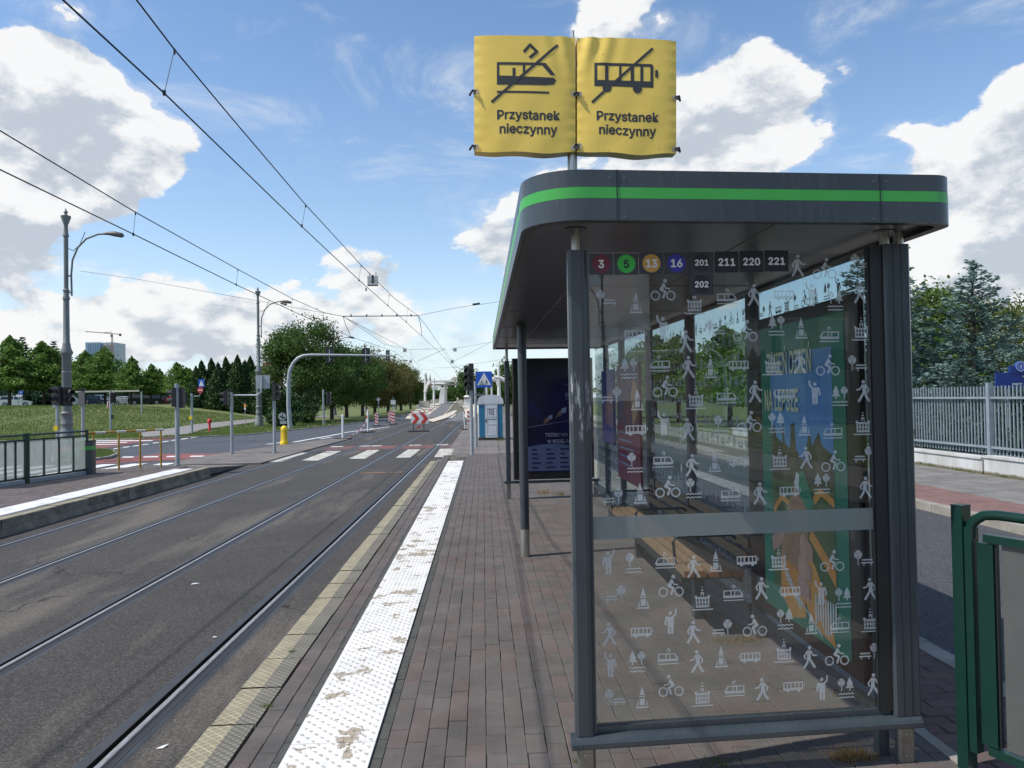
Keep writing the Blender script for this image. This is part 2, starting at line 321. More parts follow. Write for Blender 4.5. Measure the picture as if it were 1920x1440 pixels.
M_HEAD = mat('lamp_glass', (.6, .6, .6), .1)

def m_leaf(name, a, b, c=None, trans=.25, rough=.6, cs=.45):
    t = NT(name, rough, .25); r = t.g.outputs['Random Per Island']
    k = t.mix(r, a, b); k = t.mix(t.mr(t.noise(cs, 3), .35, .65), k, c or a)
    t.col(k); tl = t.n.new('ShaderNodeBsdfTranslucent'); t.l.new(k, tl.inputs[0])
    mx = t.n.new('ShaderNodeMixShader'); mx.inputs[0].default_value = min(.42, trans * 1.5)
    t.l.new(t.b.outputs[0], mx.inputs[1]); t.l.new(tl.outputs[0], mx.inputs[2]); t.l.new(mx.outputs[0], t.n['Material Output'].inputs[0]); return t.m
M_LF_D = m_leaf('leaf_linden', (.055, .115, .025), (.11, .19, .045), (.07, .125, .03))
M_LF_O = m_leaf('leaf_linden_drying', (.075, .12, .028), (.16, .17, .05), (.16, .13, .045), cs=.3)
M_LF_L = m_leaf('leaf_light_green', (.10, .20, .035), (.20, .32, .07), (.12, .21, .045))
M_LF_P = m_leaf('needle_pine', (.020, .050, .030), (.040, .085, .045), (.025, .06, .036), .1)
M_LF_T = m_leaf('needle_thuja', (.036, .080, .028), (.075, .135, .040), (.048, .092, .03), .1)
M_LF_B = m_leaf('needle_blue_spruce', (.13, .21, .19), (.27, .39, .36), (.12, .18, .145), .1)
M_LF_R = m_leaf('leaf_locust', (.08, .15, .035), (.14, .21, .05), (.13, .15, .04))
M_BARK = mat('bark', (.06, .05, .04), .9, c2=(.035, .03, .025), scale=12, bump=.8)
t = NT('meadow', .95)
k = t.mix(t.mr(t.noise(.5, 6, .7), .35, .65), (.095, .145, .035), (.19, .19, .07)); k = t.mix(t.mr(t.noise(6, 4, .7, st=(1, .4, 1)), .45, .7), k, (.06, .10, .025))
k = t.mix(t.math('MULTIPLY', t.mr(t.noise(2.4, 7, .8), .63, .72), .6), k, (.34, .32, .19)); t.col(k); M_MEADOW = t.m
M_GRASS = m_leaf('grass_blade', (.09, .155, .035), (.20, .23, .075), (.12, .18, .04), .3)
M_DRY = m_leaf('dry_grass', (.34, .22, .07), (.22, .15, .05), (.3, .18, .06), .2)
M_FLOW = mat('clover_flower', (.55, .52, .40), .8)

# ------------------------------------------------------------------ mesh helpers
class MB:
    def __init__(s): s.v = []; s.f = []; s.mi = []; s.cur = 0; s.T = None
    def add(s, vs, fs):
        k = len(s.v)
        if s.T: vs = [s.T @ Vector(q) for q in vs]
        s.v += [tuple(q) for q in vs]; s.f += [tuple(i + k for i in f) for f in fs]; s.mi += [s.cur] * len(fs)
        return s
    def box(s, a, b, bev=0):
        (x0, y0, z0), (x1, y1, z1) = [min(i, j) for i, j in zip(a, b)], [max(i, j) for i, j in zip(a, b)]
        if bev:
            e = min(bev, (x1 - x0) / 2.2, (y1 - y0) / 2.2)
            pl = [(x0 + e, y0), (x1 - e, y0), (x1, y0 + e), (x1, y1 - e), (x1 - e, y1), (x0 + e, y1), (x0, y1 - e), (x0, y0 + e)]
            return s.prism(pl, z0, z1)
        return s.add([(x0, y0, z0), (x1, y0, z0), (x1, y1, z0), (x0, y1, z0), (x0, y0, z1), (x1, y0, z1), (x1, y1, z1), (x0, y1, z1)],
                     [(0, 3, 2, 1), (4, 5, 6, 7), (0, 1, 5, 4), (1, 2, 6, 5), (2, 3, 7, 6), (3, 0, 4, 7)])
    def prism(s, pl, z0, z1):
        n = len(pl)
        return s.add([(x, y, z0) for x, y in pl] + [(x, y, z1) for x, y in pl],
                     [tuple(range(n))[::-1], tuple(range(n, 2 * n))] + [(i, (i + 1) % n, n + (i + 1) % n, n + i) for i in range(n)])
    def prism_x(s, pl, x0, x1):            # profile in (y, z) pushed along x
        n = len(pl)
        return s.add([(x0, y, z) for y, z in pl] + [(x1, y, z) for y, z in pl],
                     [tuple(range(n)), tuple(range(n, 2 * n))[::-1]] + [(i, n + i, n + (i + 1) % n, (i + 1) % n) for i in range(n)])
    def prism_y(s, pl, y0, y1):            # profile in (x, z) pushed along y
        n = len(pl)
        return s.add([(x, y0, z) for x, z in pl] + [(x, y1, z) for x, z in pl],
                     [tuple(range(n)), tuple(range(n, 2 * n))[::-1]] + [(i, n + i, n + (i + 1) % n, (i + 1) % n) for i in range(n)])
    def cyl(s, p, q, r, r2=None, n=12, cap=True):
        p, q = Vector(p), Vector(q); r2 = r if r2 is None else r2; d = (q - p).normalized()
        a = d.orthogonal().normalized(); b = d.cross(a); vs = []
        for c, rr in ((p, r), (q, r2)):
            for i in range(n):
                t_ = 2 * math.pi * i / n; vs.append(c + (a * math.cos(t_) + b * math.sin(t_)) * rr)
        fs = [(i, (i + 1) % n, n + (i + 1) % n, n + i) for i in range(n)]
        if cap: fs += [tuple(range(n))[::-1], tuple(range(n, 2 * n))]
        return s.add(vs, fs)
    def tube(s, pts, r, n=8, radii=None):
        pts = [Vector(p) for p in pts]; vs = []; fs = []; a = None
        for k, p in enumerate(pts):
            d = (pts[min(k + 1, len(pts) - 1)] - pts[max(k - 1, 0)]).normalized()
            if a is None: a = d.orthogonal().normalized()
            else: a = (a - d * a.dot(d)).normalized()
            b = d.cross(a); rr = radii[k] if radii else r
            for i in range(n):
                t_ = 2 * math.pi * i / n; vs.append(p + (a * math.cos(t_) + b * math.sin(t_)) * rr)
        for k in range(len(pts) - 1):
            for i in range(n): fs.append((k * n + i, k * n + (i + 1) % n, (k + 1) * n + (i + 1) % n, (k + 1) * n + i))
        fs += [tuple(range(n))[::-1], tuple(range((len(pts) - 1) * n, len(pts) * n))]
        return s.add(vs, fs)
    def lathe(s, prof, c=(0, 0), n=16):
        vs = []; fs = []
        for r, z in prof:
            for i in range(n):
                t_ = 2 * math.pi * i / n; vs.append((c[0] + r * math.cos(t_), c[1] + r * math.sin(t_), z))
        for k in range(len(prof) - 1):
            for i in range(n): fs.append((k * n + i, k * n + (i + 1) % n, (k + 1) * n + (i + 1) % n, (k + 1) * n + i))
        fs += [tuple(range(n))[::-1], tuple(range((len(prof) - 1) * n, len(prof) * n))]
        return s.add(vs, fs)
    def quad(s, *p): return s.add(p, [tuple(range(len(p)))])
    def mesh(s, name, mats, origin=(0, 0, 0), smooth=False):
        me = bpy.data.meshes.new(name); o = Vector(origin)
        me.from_pydata([(x - o.x, y - o.y, z - o.z) for x, y, z in s.v], [], s.f)
        for m_ in (mats if isinstance(mats, (list, tuple)) else [mats]): me.materials.append(m_)
        if any(s.mi): me.polygons.foreach_set('material_index', s.mi)
        if smooth: me.polygons.foreach_set('use_smooth', [True] * len(me.polygons)); me.set_sharp_from_angle(angle=R(38))
        me.update(); return me
def link(name, me, parent=None, loc=None, label=None, kind=None):
    o = bpy.data.objects.new(name, me); col.objects.link(o)
    if parent is not None: o.parent = parent
    if loc is not None: o.location = loc
    if label: o['label'] = label
    if kind: o['kind'] = kind
    return o
def origin_of(o):
    v = Vector((0, 0, 0))
    while o is not None: v += o.location; o = o.parent
    return v
def part(name, mb, mats, parent, smooth=False, label=None, kind=None):   # mesh given in world coordinates
    return link(name, mb.mesh(name, mats, origin_of(parent), smooth), parent, None, label, kind)
def thing(name, label, cat, loc=(0, 0, 0), group=None):
    o = bpy.data.objects.new(name, None); col.objects.link(o); o.location = loc; o.empty_display_size = .2
    o['label'] = label; o['category'] = cat
    if group: o['group'] = group
    return o
def single(name, mb, mats, label, cat, group=None, smooth=False, loc=(0, 0, 0)):
    o = link(name, mb.mesh(name, mats, loc, smooth), None, loc); o['label'] = label; o['category'] = cat
    if group: o['group'] = group
    return o
def struct(name, mb, mats, smooth=False, kind='structure'):
    return link(name, mb.mesh(name, mats, (0, 0, 0), smooth), None, None, None, kind)
def copy_tree(o, loc=None, label=None, parent=None, rotz=None, scale=None):
    c = o.copy(); col.objects.link(c); c.parent = parent
    if parent is None:
        if loc is not None: c.location = loc
        if rotz is not None: c.rotation_euler.z = rotz
        if scale is not None: c.scale = scale if isinstance(scale, (tuple, list)) else (scale,) * 3
        if label: c['label'] = label
    for ch in list(o.children): copy_tree(ch, parent=c)
    return c
FONT = None
try:                                   # the sans serif face that comes with Blender itself
    FONT = bpy.data.fonts.load(bpy.utils.system_resource('DATAFILES', path='fonts') + '/Inter.woff2')
except Exception: FONT = None
def text_mesh(s_, size, bold=.0, sx=1.):
    cu = bpy.data.curves.new('t', 'FONT'); cu.body = s_
    if FONT: cu.font = FONT
    cu.size = size; cu.align_x = 'CENTER'; cu.align_y = 'CENTER'; cu.resolution_u = 3
    ob = bpy.data.objects.new('t', cu); col.objects.link(ob)
    dg = bpy.context.evaluated_depsgraph_get(); me = bpy.data.meshes.new_from_object(ob.evaluated_get(dg))
    bpy.data.objects.remove(ob); bpy.data.curves.remove(cu)
    if bold:                               # heavier strokes: the same outline struck again slightly to the sides
        bm = bmesh.new(); bm.from_mesh(me); out = bpy.data.meshes.new('t'); vs = [v.co.copy() for v in bm.verts]; fs = [[v.index for v in f.verts] for f in bm.faces]; bm.free()
        V, Fc = [], []; d = bold * size
        for k, (dx, dy) in enumerate(((0, 0), (-d, 0), (d, 0), (0, d), (0, -d), (d * .7, d * .7), (-d * .7, -d * .7))):
            b_ = len(V); V += [(v.x + dx, v.y + dy, .00003 * k) for v in vs]; Fc += [tuple(i + b_ for i in f) for f in fs]
        out.from_pydata(V, [], Fc); me = out
    for v in me.vertices: v.co.x *= sx
    return me
def text(name, s_, size, m_, parent, pos, right=(1, 0, 0), up=(0, 0, 1), bold=.015, sx=1., label=None):
    me = text_mesh(s_, size, bold, sx); r_, u_ = Vector(right).normalized(), Vector(up).normalized(); pos = Vector(pos) - origin_of(parent)
    for v in me.vertices:
        v.co = pos + r_ * v.co.x + u_ * v.co.y + r_.cross(u_) * v.co.z
    me.materials.clear(); me.materials.append(m_); me.name = name
    return link(name, me, parent, None, label)

# ------------------------------------------------------------------ terrain
def sm(a, b, x):
    t_ = max(0., min(1., (x - a) / (b - a))); return t_ * t_ * (3 - 2 * t_)
def terr(x, y):
    return -.29 + 1.9 * sm(44, 70, y) * sm(-17, -38, x)
def tpos(px, py):
    p = gz(px, py, -.2)
    for _ in range(30): p = p * .5 + gz(px, py, min(1.5, terr(p.x, p.y))) * .5
    return p
mb = MB(); nx, ny = 90, 90
xs = [-420 + 408. * (i / nx) ** .6 for i in range(nx + 1)]; ys = [30 + 500. * (j / ny) ** 2 for j in range(ny + 1)]
mb.add([(x, y, terr(x, y) + .05 * math.sin(x * .7) * math.sin(y * .45) * sm(46, 60, y) * sm(-18, -30, x)) for y in ys for x in xs],
       [(j * (nx + 1) + i, j * (nx + 1) + i + 1, (j + 1) * (nx + 1) + i + 1, (j + 1) * (nx + 1) + i) for j in range(ny) for i in range(nx)])
struct('meadow', mb, M_MEADOW, True)
mb = MB().quad((-900, -300, -.36), (900, -300, -.36), (900, 1500, -.36), (-900, 1500, -.36)); struct('ground', mb, M_DIRT)
ZT = -.25

# ------------------------------------------------------------------ tracks
RX = [-2.115, -3.635, -5.385, -6.80]      # centre of each rail head at y = 0; the tracks drift right by SK per metre
SK = .0062
def rx(i, y): return RX[i] + SK * y
HALF = [(-.15, .115)] * 4                    # opening left and right of the head centre
Y0, Y1 = -25., 150.
def sheet(mb, segs, z, ys=(Y0, Y1)):
    a, b = segs; mb.quad((a(ys[0]), ys[0], z), (b(ys[0]), ys[0], z), (b(ys[1]), ys[1], z), (a(ys[1]), ys[1], z))
mb = MB()
lines = [lambda y: -7.42 + .0 * y] + sum([[lambda y, i=i: rx(i, y) + HALF[i][0], lambda y, i=i: rx(i, y) + HALF[i][1]] for i in (3, 2, 1, 0)], []) + [lambda y: -1.40 + .0035 * (y - 23)]
for a, b in zip(lines[::2], lines[1::2]): sheet(mb, (a, b), ZT)
struct('track_pavement', mb, M_ASPH)
RAILS = ['near rail of the near tram track, beside the yellow platform edge', 'far rail of the near tram track, across from the near platform edge',
         'near rail of the far tram track, third rail from the shelter', 'far rail of the far tram track, under the opposite platform kerb']
for i, lb in enumerate(RAILS):
    t_ = thing('tram_rail', lb, 'rail', (rx(i, 0), 0, ZT), 'grooved tram rails')
    def strip(prof, name, m_, kind=None):
        mb = MB(); n = len(prof)
        for k in range(n - 1):
            (xa, za), (xb, zb) = prof[k], prof[k + 1]
            mb.quad((rx(i, Y0) + xa, Y0, za), (rx(i, Y0) + xb, Y0, zb), (rx(i, Y1) + xb, Y1, zb), (rx(i, Y1) + xa, Y1, za))
        part(name, mb, m_, t_)
    z = ZT
    strip([(-.15, z), (-.148, z + .002), (-.082, z + .002)], 'bitumen_strip', M_BITU)
    strip([(-.082, z + .002), (-.080, z + .005), (-.070, z + .005)], 'guard_lip', M_RAILD)
    strip([(-.070, z + .005), (-.066, z - .04), (-.036, z - .042), (-.032, z + .003)], 'groove', M_GROOVE)
    strip([(-.030, z + .003), (-.022, z + .012), (.008, z + .013), (.014, z + .010)], 'rail_head', M_RAIL)
    strip([(.014, z + .010), (.024, z + .004), (.03, z + .001), (.055, z - .003), (.060, z + .004), (.068, z + .004)], 'rail_side', M_RAILD)
    strip([(.068, z + .004), (.072, z + .001), (.115, z)], 'bitumen_strip', M_BITU)

# ------------------------------------------------------------------ near platform
XO, XB = -1.475, -1.222                      # outer and inner side of the edge stones
KY0, KY1 = 1.0, 20.5
mb = MB().box((-1.20, -25, -.4), (2.86, 22.9, -.018)); struct('near_platform', mb, M_JOINT)
mb = MB().box((-1.40, KY0 - 20, -.4), (XO + .03, KY1, -.07)); struct('platform_face', mb, M_FACE)
t_ = thing('platform_edge', 'row of concrete edge stones with yellow ribbed rim along the near platform', 'kerb', (XO, 3, 0))
kst = MB()
kst.cur = 0; kst.add([(0, .006, -.16), (0, .494, -.16), (0, .494, -.012), (0, .006, -.012), (.012, .006, 0), (.012, .494, 0)], [(0, 3, 2, 1), (3, 4, 5, 2)])
kst.cur = 1; kst.add([(.012, .006, 0), (.135, .006, .001), (.135, .494, .001), (.012, .494, 0)], [(0, 1, 2, 3)])
kst.cur = 2; kst.add([(.135, .006, .001), (.245, .006, 0), (.245, .494, 0), (.135, .494, .001), (.25, .006, -.1), (.25, .494, -.1), (0, .006, -.12), (0, .494, -.12)],
                     [(0, 1, 2, 3), (1, 4, 5, 2), (0, 6, 4, 1), (3, 2, 5, 7)])
kme = kst.mesh('edge_stone', [M_KERB, M_KERBOUT, M_KERBIN])
y = KY0; k = 0
while y < KY1 - .2:
    o = link('edge_stone', kme, t_, (rnd.uniform(-.004, .004), y - 3, rnd.uniform(-.004, .003)))
    o.rotation_euler = (rnd.uniform(-.004, .004), rnd.uniform(-.006, .006), rnd.uniform(-.004, .004)); y += .505
# tactile slabs: white painted, studs worn down to the stone
SX0, SX1, SL = -.975, -.557, .45
def slab_mesh():
    mb = MB(); W = SX1 - SX0; g = .002
    mb.cur = 0
    mb.add([(g, g, .012), (W - g, g, .012), (W - g, SL - g, .012), (g, SL - g, .012), (0, 0, -.03), (W, 0, -.03), (W, SL, -.03), (0, SL, -.03)],
           [(0, 1, 2, 3), (0, 4, 5, 1), (1, 5, 6, 2), (2, 6, 7, 3), (3, 7, 4, 0)])
    for r_ in range(12):
        n = 6 if r_ % 2 == 0 else 5
        for c_ in range(n):
            x = W / 2 + (c_ - (n - 1) / 2) * .0715; y_ = .0187 + r_ * .0375; rb, rt = .0135, .0095; vs = []
            for rr, zz in ((rb, .0122), (rt, .0165)):
                for q in range(8): a = q * math.pi / 4; vs.append((x + rr * math.cos(a), y_ + rr * math.sin(a), zz))
            mb.cur = 0; mb.add(vs, [(q, (q + 1) % 8, 8 + (q + 1) % 8, 8 + q) for q in range(8)])
            mb.cur = 1; mb.add(vs[8:], [tuple(range(8))])
    return mb.mesh('tactile_slab', [M_TACT, M_STUD])
t_ = thing('tactile_strip', 'white painted studded warning strip with peeling patches along the near platform', 'paving strip', (SX0, 3, 0))
sme = slab_mesh(); y = 2.4
while y < 20.2:
    link('tactile_slab', sme, t_, (0, y - 3, rnd.uniform(-.001, .001))); y += SL
# bricks 10 x 20 cm laid lengthwise in running columns
def brick_mesh(w_=.0965, l_=.1955, h_=.05):
    mb = MB(); e = .0035
    mb.add([(e, e, 0), (w_ - e, e, 0), (w_ - e, l_ - e, 0), (e, l_ - e, 0), (0, 0, -e), (w_, 0, -e), (w_, l_, -e), (0, l_, -e), (0, 0, -h_), (w_, 0, -h_), (w_, l_, -h_), (0, l_, -h_)],
           [(0, 1, 2, 3)] + [(i, 4 + i, 4 + (i + 1) % 4, (i + 1) % 4) for i in range(4)] + [(4 + i, 8 + i, 8 + (i + 1) % 4, 4 + (i + 1) % 4) for i in range(4)])
    return mb
BRK = brick_mesh(); bme = BRK.mesh('brick', M_BRICK)
pave = thing('brick_paving', 'dark grey and brown brick paving of the near platform around the shelter', 'paving', (0, 3, 0))
slots = []
cols = [(-1.215 + .0 + i * .0985, i) for i in range(2)] + [(SX1 + .055 + i * .0985, 5 + i) for i in range(27)]
for x, ci in cols:
    off_ = (.098 if ci % 2 else 0) + rnd.uniform(-.03, .03); y = 2.2 - off_
    while y < 22.6: slots.append((x + rnd.uniform(-.0015, .0015), y, rnd.uniform(-.002, .0015), 0)); y += .1985
def vis(x, y):
    c = MC.transposed() @ (Vector((x, y, 0)) - CAM)
    if c.z >= -.2: return False
    px, py = 960 + F * c.x / -c.z, 720 - F * c.y / -c.z
    return -20 < px < 1940 and py < 1465
def add_stuff(name, slots_, proto, parent, m_, dims=None):
    P = np.array(proto.v); nv = len(P); V = np.empty((len(slots_) * nv, 3)); Fs = []
    o = origin_of(parent) if parent else Vector((0, 0, 0))
    for k, (x, y, z_, rt) in enumerate(slots_):
        q = P.copy()
        if rt: q = np.stack([P[:, 1], -P[:, 0] + .0965, P[:, 2]], 1)
        V[k * nv:(k + 1) * nv] = q + np.array([x - o.x, y - o.y, z_ - o.z])
        Fs += [tuple(i + k * nv for i in f) for f in proto.f]
    me = bpy.data.meshes.new(name); me.from_pydata(V.tolist(), [], Fs); me.materials.append(m_)
    return link(name, me, parent, None, None, 'stuff')
slots = [s for s in slots if vis(s[0], s[1] + .2)]
slots.sort(key=lambda s: s[0] ** 2 + s[1] ** 2)
for x, y, z_, _ in slots[:300]:
    o = link('brick', bme, pave, (x, y - 3, z_)); o.rotation_euler = (rnd.uniform(-.008, .008), rnd.uniform(-.012, .012), rnd.uniform(-.008, .008))
add_stuff('brick_field', slots[300:], BRK, pave, M_BRICK)
mb = MB(); y = 2.0                            # narrow dark cut bricks bordering the white strip
for xa, xb in ((-1.018, -.979), (-.553, -.505)):
    y = 2.0
    while y < 20.6: mb.box((xa, y, -.05), (xb, y + .195, rnd.uniform(-.002, .001))); y += .2
t_ = part('cut_brick_border', mb, mat('border_brick', (.075, .075, .068), .9, c2=(.055, .055, .05), scale=7), pave, kind='stuff')
# edging, red bricks and kerb on the road side of the platform
mb = MB(); y = 1.0
while y < 22: mb.box((2.13, y, -.1), (2.19, y + .99, .004)); y += 1.0
struct('platform_edging', mb, M_CONC)
slots = []
for r_ in range(100):
    y = 1.8 + r_ * .0985; x = 2.2 - (.1 if r_ % 2 else 0)
    while x < 2.82: slots.append((x, y, rnd.uniform(-.010, -.004), 1)); x += .1985
p2 = thing('red_brick_strip', 'strip of reddish bricks between the shelter and the right kerb', 'paving', (2.2, 3, 0))
slots.sort(key=lambda s: s[1])
add_stuff('brick_field', slots, BRK, p2, M_BRICK2)
kb = thing('platform_kerb', 'low grey kerb stones between red bricks and the right road', 'kerb', (2.86, 3, 0))
kme2 = MB().box((0, .004, -.2), (.14, .996, 0.0), .0).mesh('kerb_stone', M_CONC)
y = -2
while y < 60: link('kerb_stone', kme2, kb, (0, y - 3, rnd.uniform(-.004, .002))); y += 1.0

# end of the near platform: ramp of grey slabs, then crossing island up to the toilet
mb = MB()
for (ya, za), (yb, zb) in zip([(22.9, -.02), (24., -.10), (33.5, -.12), (60, -.14)], [(24., -.10), (33.5, -.12), (60, -.14), (90, -.14)]):
    xl = -.95
    mb.quad((xl, ya, za), (2.86, ya, za), (2.86, yb, zb), (xl, yb, zb)); mb.quad((xl, ya, -.4), (xl, ya, za), (xl, yb, zb), (xl, yb, -.4))
mb.quad((XO, 20.5, -.02), (-.95, 20.5, -.02), (-.95, 24, -.10), (XO, 23.2, -.245)); struct('pavement_slabs', mb, M_SLABP)
mb = MB(); yy = 24.2; k = 0
while yy < 44:
    x = -.93 + (.25 if k % 2 else 0)
    while x < 2.8: mb.box((x + .008, yy + .008, -.2), (min(2.84, x + .49), yy + .49, (-.10 - .02 * (yy - 24) / 9.5) + .006 + rnd.uniform(0, .003))); x += .5
    yy += .5; k += 1
struct('pavement_slab_field', mb, M_SLABP, kind='stuff')

# ------------------------------------------------------------------ right road, cycle path, pavement
mb = MB().quad((3.0, -30, -.12), (6.70, -30, -.12), (6.70, 90, -.12), (3.0, 90, -.12)); struct('right_road', mb, M_ASPH3)
kb = thing('roadside_kerb', 'far kerb stones of the right road below the red cycle path', 'kerb', (6.7, 10, 0))
kme3 = MB().box((0, .005, -.3), (.16, .995, .0)).mesh('kerb_stone', M_CONC)
y = -3
while y < 70: link('kerb_stone', kme3, kb, (0, y - 10, rnd.uniform(-.004, .003))); y += 1.0
mb = MB().quad((6.86, -30, -.012), (7.92, -30, -.012), (7.92, 90, -.012), (6.86, 90, -.012)); struct('cycle_path', mb, M_DIRT)
slots = []
for r_ in range(95):
    yy = 8.5 + r_ * .0985; x = 6.87 - (.1 if r_ % 2 else 0)
    while x < 7.88: slots.append((max(6.87, x), yy, rnd.uniform(-.003, .002), 1)); x += .1985
M_BRICK3 = m_brick('cycle_path_brick', (.22, .115, .10), (.26, .13, .115), (.28, .13, .11), .5)
p3 = thing('red_cycle_path', 'pinkish red brick cycle path beyond the right road', 'paving', (7, 10, 0)); add_stuff('brick_field', slots, BRK, p3, M_BRICK3)
mb = MB().quad((7.90, -30, -.008), (10.3, -30, -.008), (10.3, 90, -.008), (7.90, 90, -.008)); struct('right_pavement', mb, M_JOINT)
p4 = thing('slab_pavement', 'grey concrete slab pavement along the low white wall', 'paving', (8, 10, 0))
sl = MB().add([(.006, .006, 0), (.494, .006, 0), (.494, .494, 0), (.006, .494, 0), (0, 0, -.03), (.5, 0, -.03), (.5, .5, -.03), (0, .5, -.03)], [(0, 1, 2, 3), (0, 4, 5, 1), (1, 5, 6, 2), (2, 6, 7, 3), (3, 7, 4, 0)]).mesh('slab', M_SLAB)
for a in range(24):
    for b in range(4):
        o = link('slab', sl, p4, (7.94 + b * .505 + (.0) - 8, 9 + a * .505 - 10 + (.25 if b % 2 else 0), .012 + rnd.uniform(-.003, .003)))
mb = MB().quad((-1.399, 23.0, ZT), (-.948, 23.0, ZT), (-.948, 150, ZT), (-.954, 150, ZT)); struct('track_side_strip', mb, M_SLABP)
mb = MB().quad((10.44, -30, -.01), (60, -30, -.01), (60, 150, -.01), (10.44, 150, -.01)); struct('right_verge', mb, M_MEADOW)
wl = thing('low_wall', 'low stained white wall under the picket fence', 'wall', (10.1, 12, 0))
mb = MB()
yy = 6.0; segs = [(6.0, 14.72, .34), (14.78, 17.9, .30), (17.9, 30, .30)]
for a, b, h in segs: mb.box((10.08, a, -.1), (10.42, b, h))
part('wall', mb, M_WALL, wl)
mb = MB()
for a, b, h in segs: mb.box((10.05, a, h + .0), (10.45, b - .01, h + .045))
part('coping', mb, M_WALL, wl)
fc = thing('picket_fence', 'grey blue metal picket fence on the low white wall', 'fence', (10.25, 12, 0))
posts = [11.6, 14.75, 17.6, 20.5, 23.4]
for p in posts: part('post', MB().box((10.2, p - .045, .1), (10.3, p + .045, 1.85)), M_SPR, fc)
for a, b in zip(posts, posts[1:]):
    for zz in (.52, 1.52): part('rail', MB().box((10.22, a + .05, zz), (10.26, b - .05, zz + .045)), M_SPR, fc)
    n = int((b - a) / .105)
    pk = MB().box((-.012, -.012, 0), (.012, .012, 1.38)).mesh('picket', M_SPR)
    for i in range(1, n): link('picket', pk, fc, (10.29 - 10.25, a + i * (b - a) / n - 12, .40 + rnd.uniform(-.004, .004)))

# ------------------------------------------------------------------ left platform
LX0, LX1 = -10.6, -7.30
mb = MB().prism([(LX0, -25), (LX1 + .02, -25), (LX1 + .02, 20.2), (LX0 + 1.2, 21.5), (LX0, 19)], -.4, -.016); struct('left_platform', mb, mat('left_joint', (.10, .09, .08), .95))
mb = MB().quad((LX1 + .021, -25, ZT), (LX1 + .021, -25, -.06), (LX1 + .021, 20.2, -.06), (LX1 + .021, 20.2, ZT)); struct('left_platform_face', mb, M_FACE)
t_ = thing('left_platform_edge', 'yellowish ribbed edge stones of the opposite platform above the far track', 'kerb', (LX1, 8, 0))
kl = MB(); kl.cur = 0
kl.add([(.045, .004, -.15), (.045, .496, -.15), (.05, .496, -.012), (.05, .004, -.012), (.038, .004, 0), (.038, .496, 0)], [(0, 1, 2, 3), (3, 2, 5, 4)])
kl.cur = 1; kl.add([(.038, .004, 0), (.038, .496, 0), (-.10, .496, 0), (-.10, .004, 0)], [(0, 1, 2, 3)])
kl.cur = 2; kl.add([(-.10, .004, 0), (-.10, .496, 0), (-.20, .496, 0), (-.20, .004, 0), (-.2, .004, -.1), (.045, .004, -.15), (.038, .004, 0)], [(0, 1, 2, 3), (4, 5, 6, 0, 3)])
klm = kl.mesh('edge_stone', [M_FACE, M_KERBOUT, M_KERBIN]); y = 7
while y < 19.8: link('edge_stone', klm, t_, (rnd.uniform(-.006, .006), y - 8, rnd.uniform(-.004, .004))); y += .503
mb = MB(); y = 7.0                       # stepped blocks below the stones
fb = thing('platform_base_blocks', 'weathered concrete blocks under the opposite platform edge', 'kerb', (LX1, 8, ZT))
blk = MB().add([(.02, .006, 0), (.10, .006, 0), (.08, .006, .10), (.02, .006, .11), (.02, .994, 0), (.10, .994, 0), (.08, .994, .10), (.02, .994, .11)],
               [(0, 1, 2, 3), (4, 7, 6, 5), (1, 5, 6, 2), (2, 6, 7, 3)]).mesh('block', M_FACE)
while y < 20: link('block', blk, fb, (0, y - 8, rnd.uniform(-.01, .005))); y += 1.0
lt = thing('left_tactile_strip', 'white painted warning strip on the opposite platform', 'paving strip', (LX1 - .2, 8, 0))
lsm = MB().add([(0, .002, .012), (-.5, .002, .012), (-.5, .448, .012), (0, .448, .012), (0, 0, -.02), (-.5, 0, -.02), (-.5, .45, -.02), (0, .45, -.02)], [(0, 3, 2, 1), (0, 1, 5, 4), (0, 4, 7, 3)])
for r_ in range(10): lsm.box((-.48, .02 + r_ * .043, .012), (-.02, .036 + r_ * .043, .0165))
lsm = lsm.mesh('tactile_slab', mat('white_ribbed_paint', (.82, .82, .83), .6, c2=(.62, .60, .56), scale=3, lo=.5, hi=.7)); y = 7
while y < 19.4: link('tactile_slab', lsm, lt, (-.0, y - 8, 0)); y += .45
slots = []
for ci in range(24):
    x = -8.1 - ci * .0985; y = 8.5 + (.1 if ci % 2 else 0)
    while y < 20.6 - max(0, (-9.3 - x)) * .6: slots.append((x, y, rnd.uniform(-.003, .002), 0)); y += .1985
lp = thing('left_brick_paving', 'brownish brick paving of the opposite platform', 'paving', (-9, 14, 0)); add_stuff('brick_field', slots, BRK, lp, m_brick('left_brick', (.11, .095, .088), (.135, .105, .098), (.16, .12, .11)))
# end ramp of the left platform and the traffic island
def poly(name, pts, z, m_, kind='structure', pxs=True):
    P = [gz(a, b, z) if pxs else Vector((a, b, z)) for a, b in pts]
    mb = MB(); mb.add([(p.x, p.y, z) for p in P], [tuple(range(len(P)))]); return struct(name, mb, m_, kind=kind)
mb = MB().add([(-7.28, 20.1, -.012), (-7.9, 19.6, -.012), (-9.6, 21.2, -.012), (-9.75, 23.8, ZT + .03), (-7.35, 23.6, ZT + .004), (-7.28, 20.1, -.2)], [(0, 4, 3, 2, 1), (0, 5, 4)])
struct('platform_ramp', mb, M_SLABP)
mb = MB().prism([(-7.6, 23.7), (-9.75, 23.8), (-10.2, 25.2), (-9.9, 29), (-8.9, 33.5), (-7.9, 37), (-7.0, 39.5), (-6.7, 38), (-6.95, 30), (-7.0, 23.7)], -.3, -.205); struct('traffic_island', mb, M_SLABP)

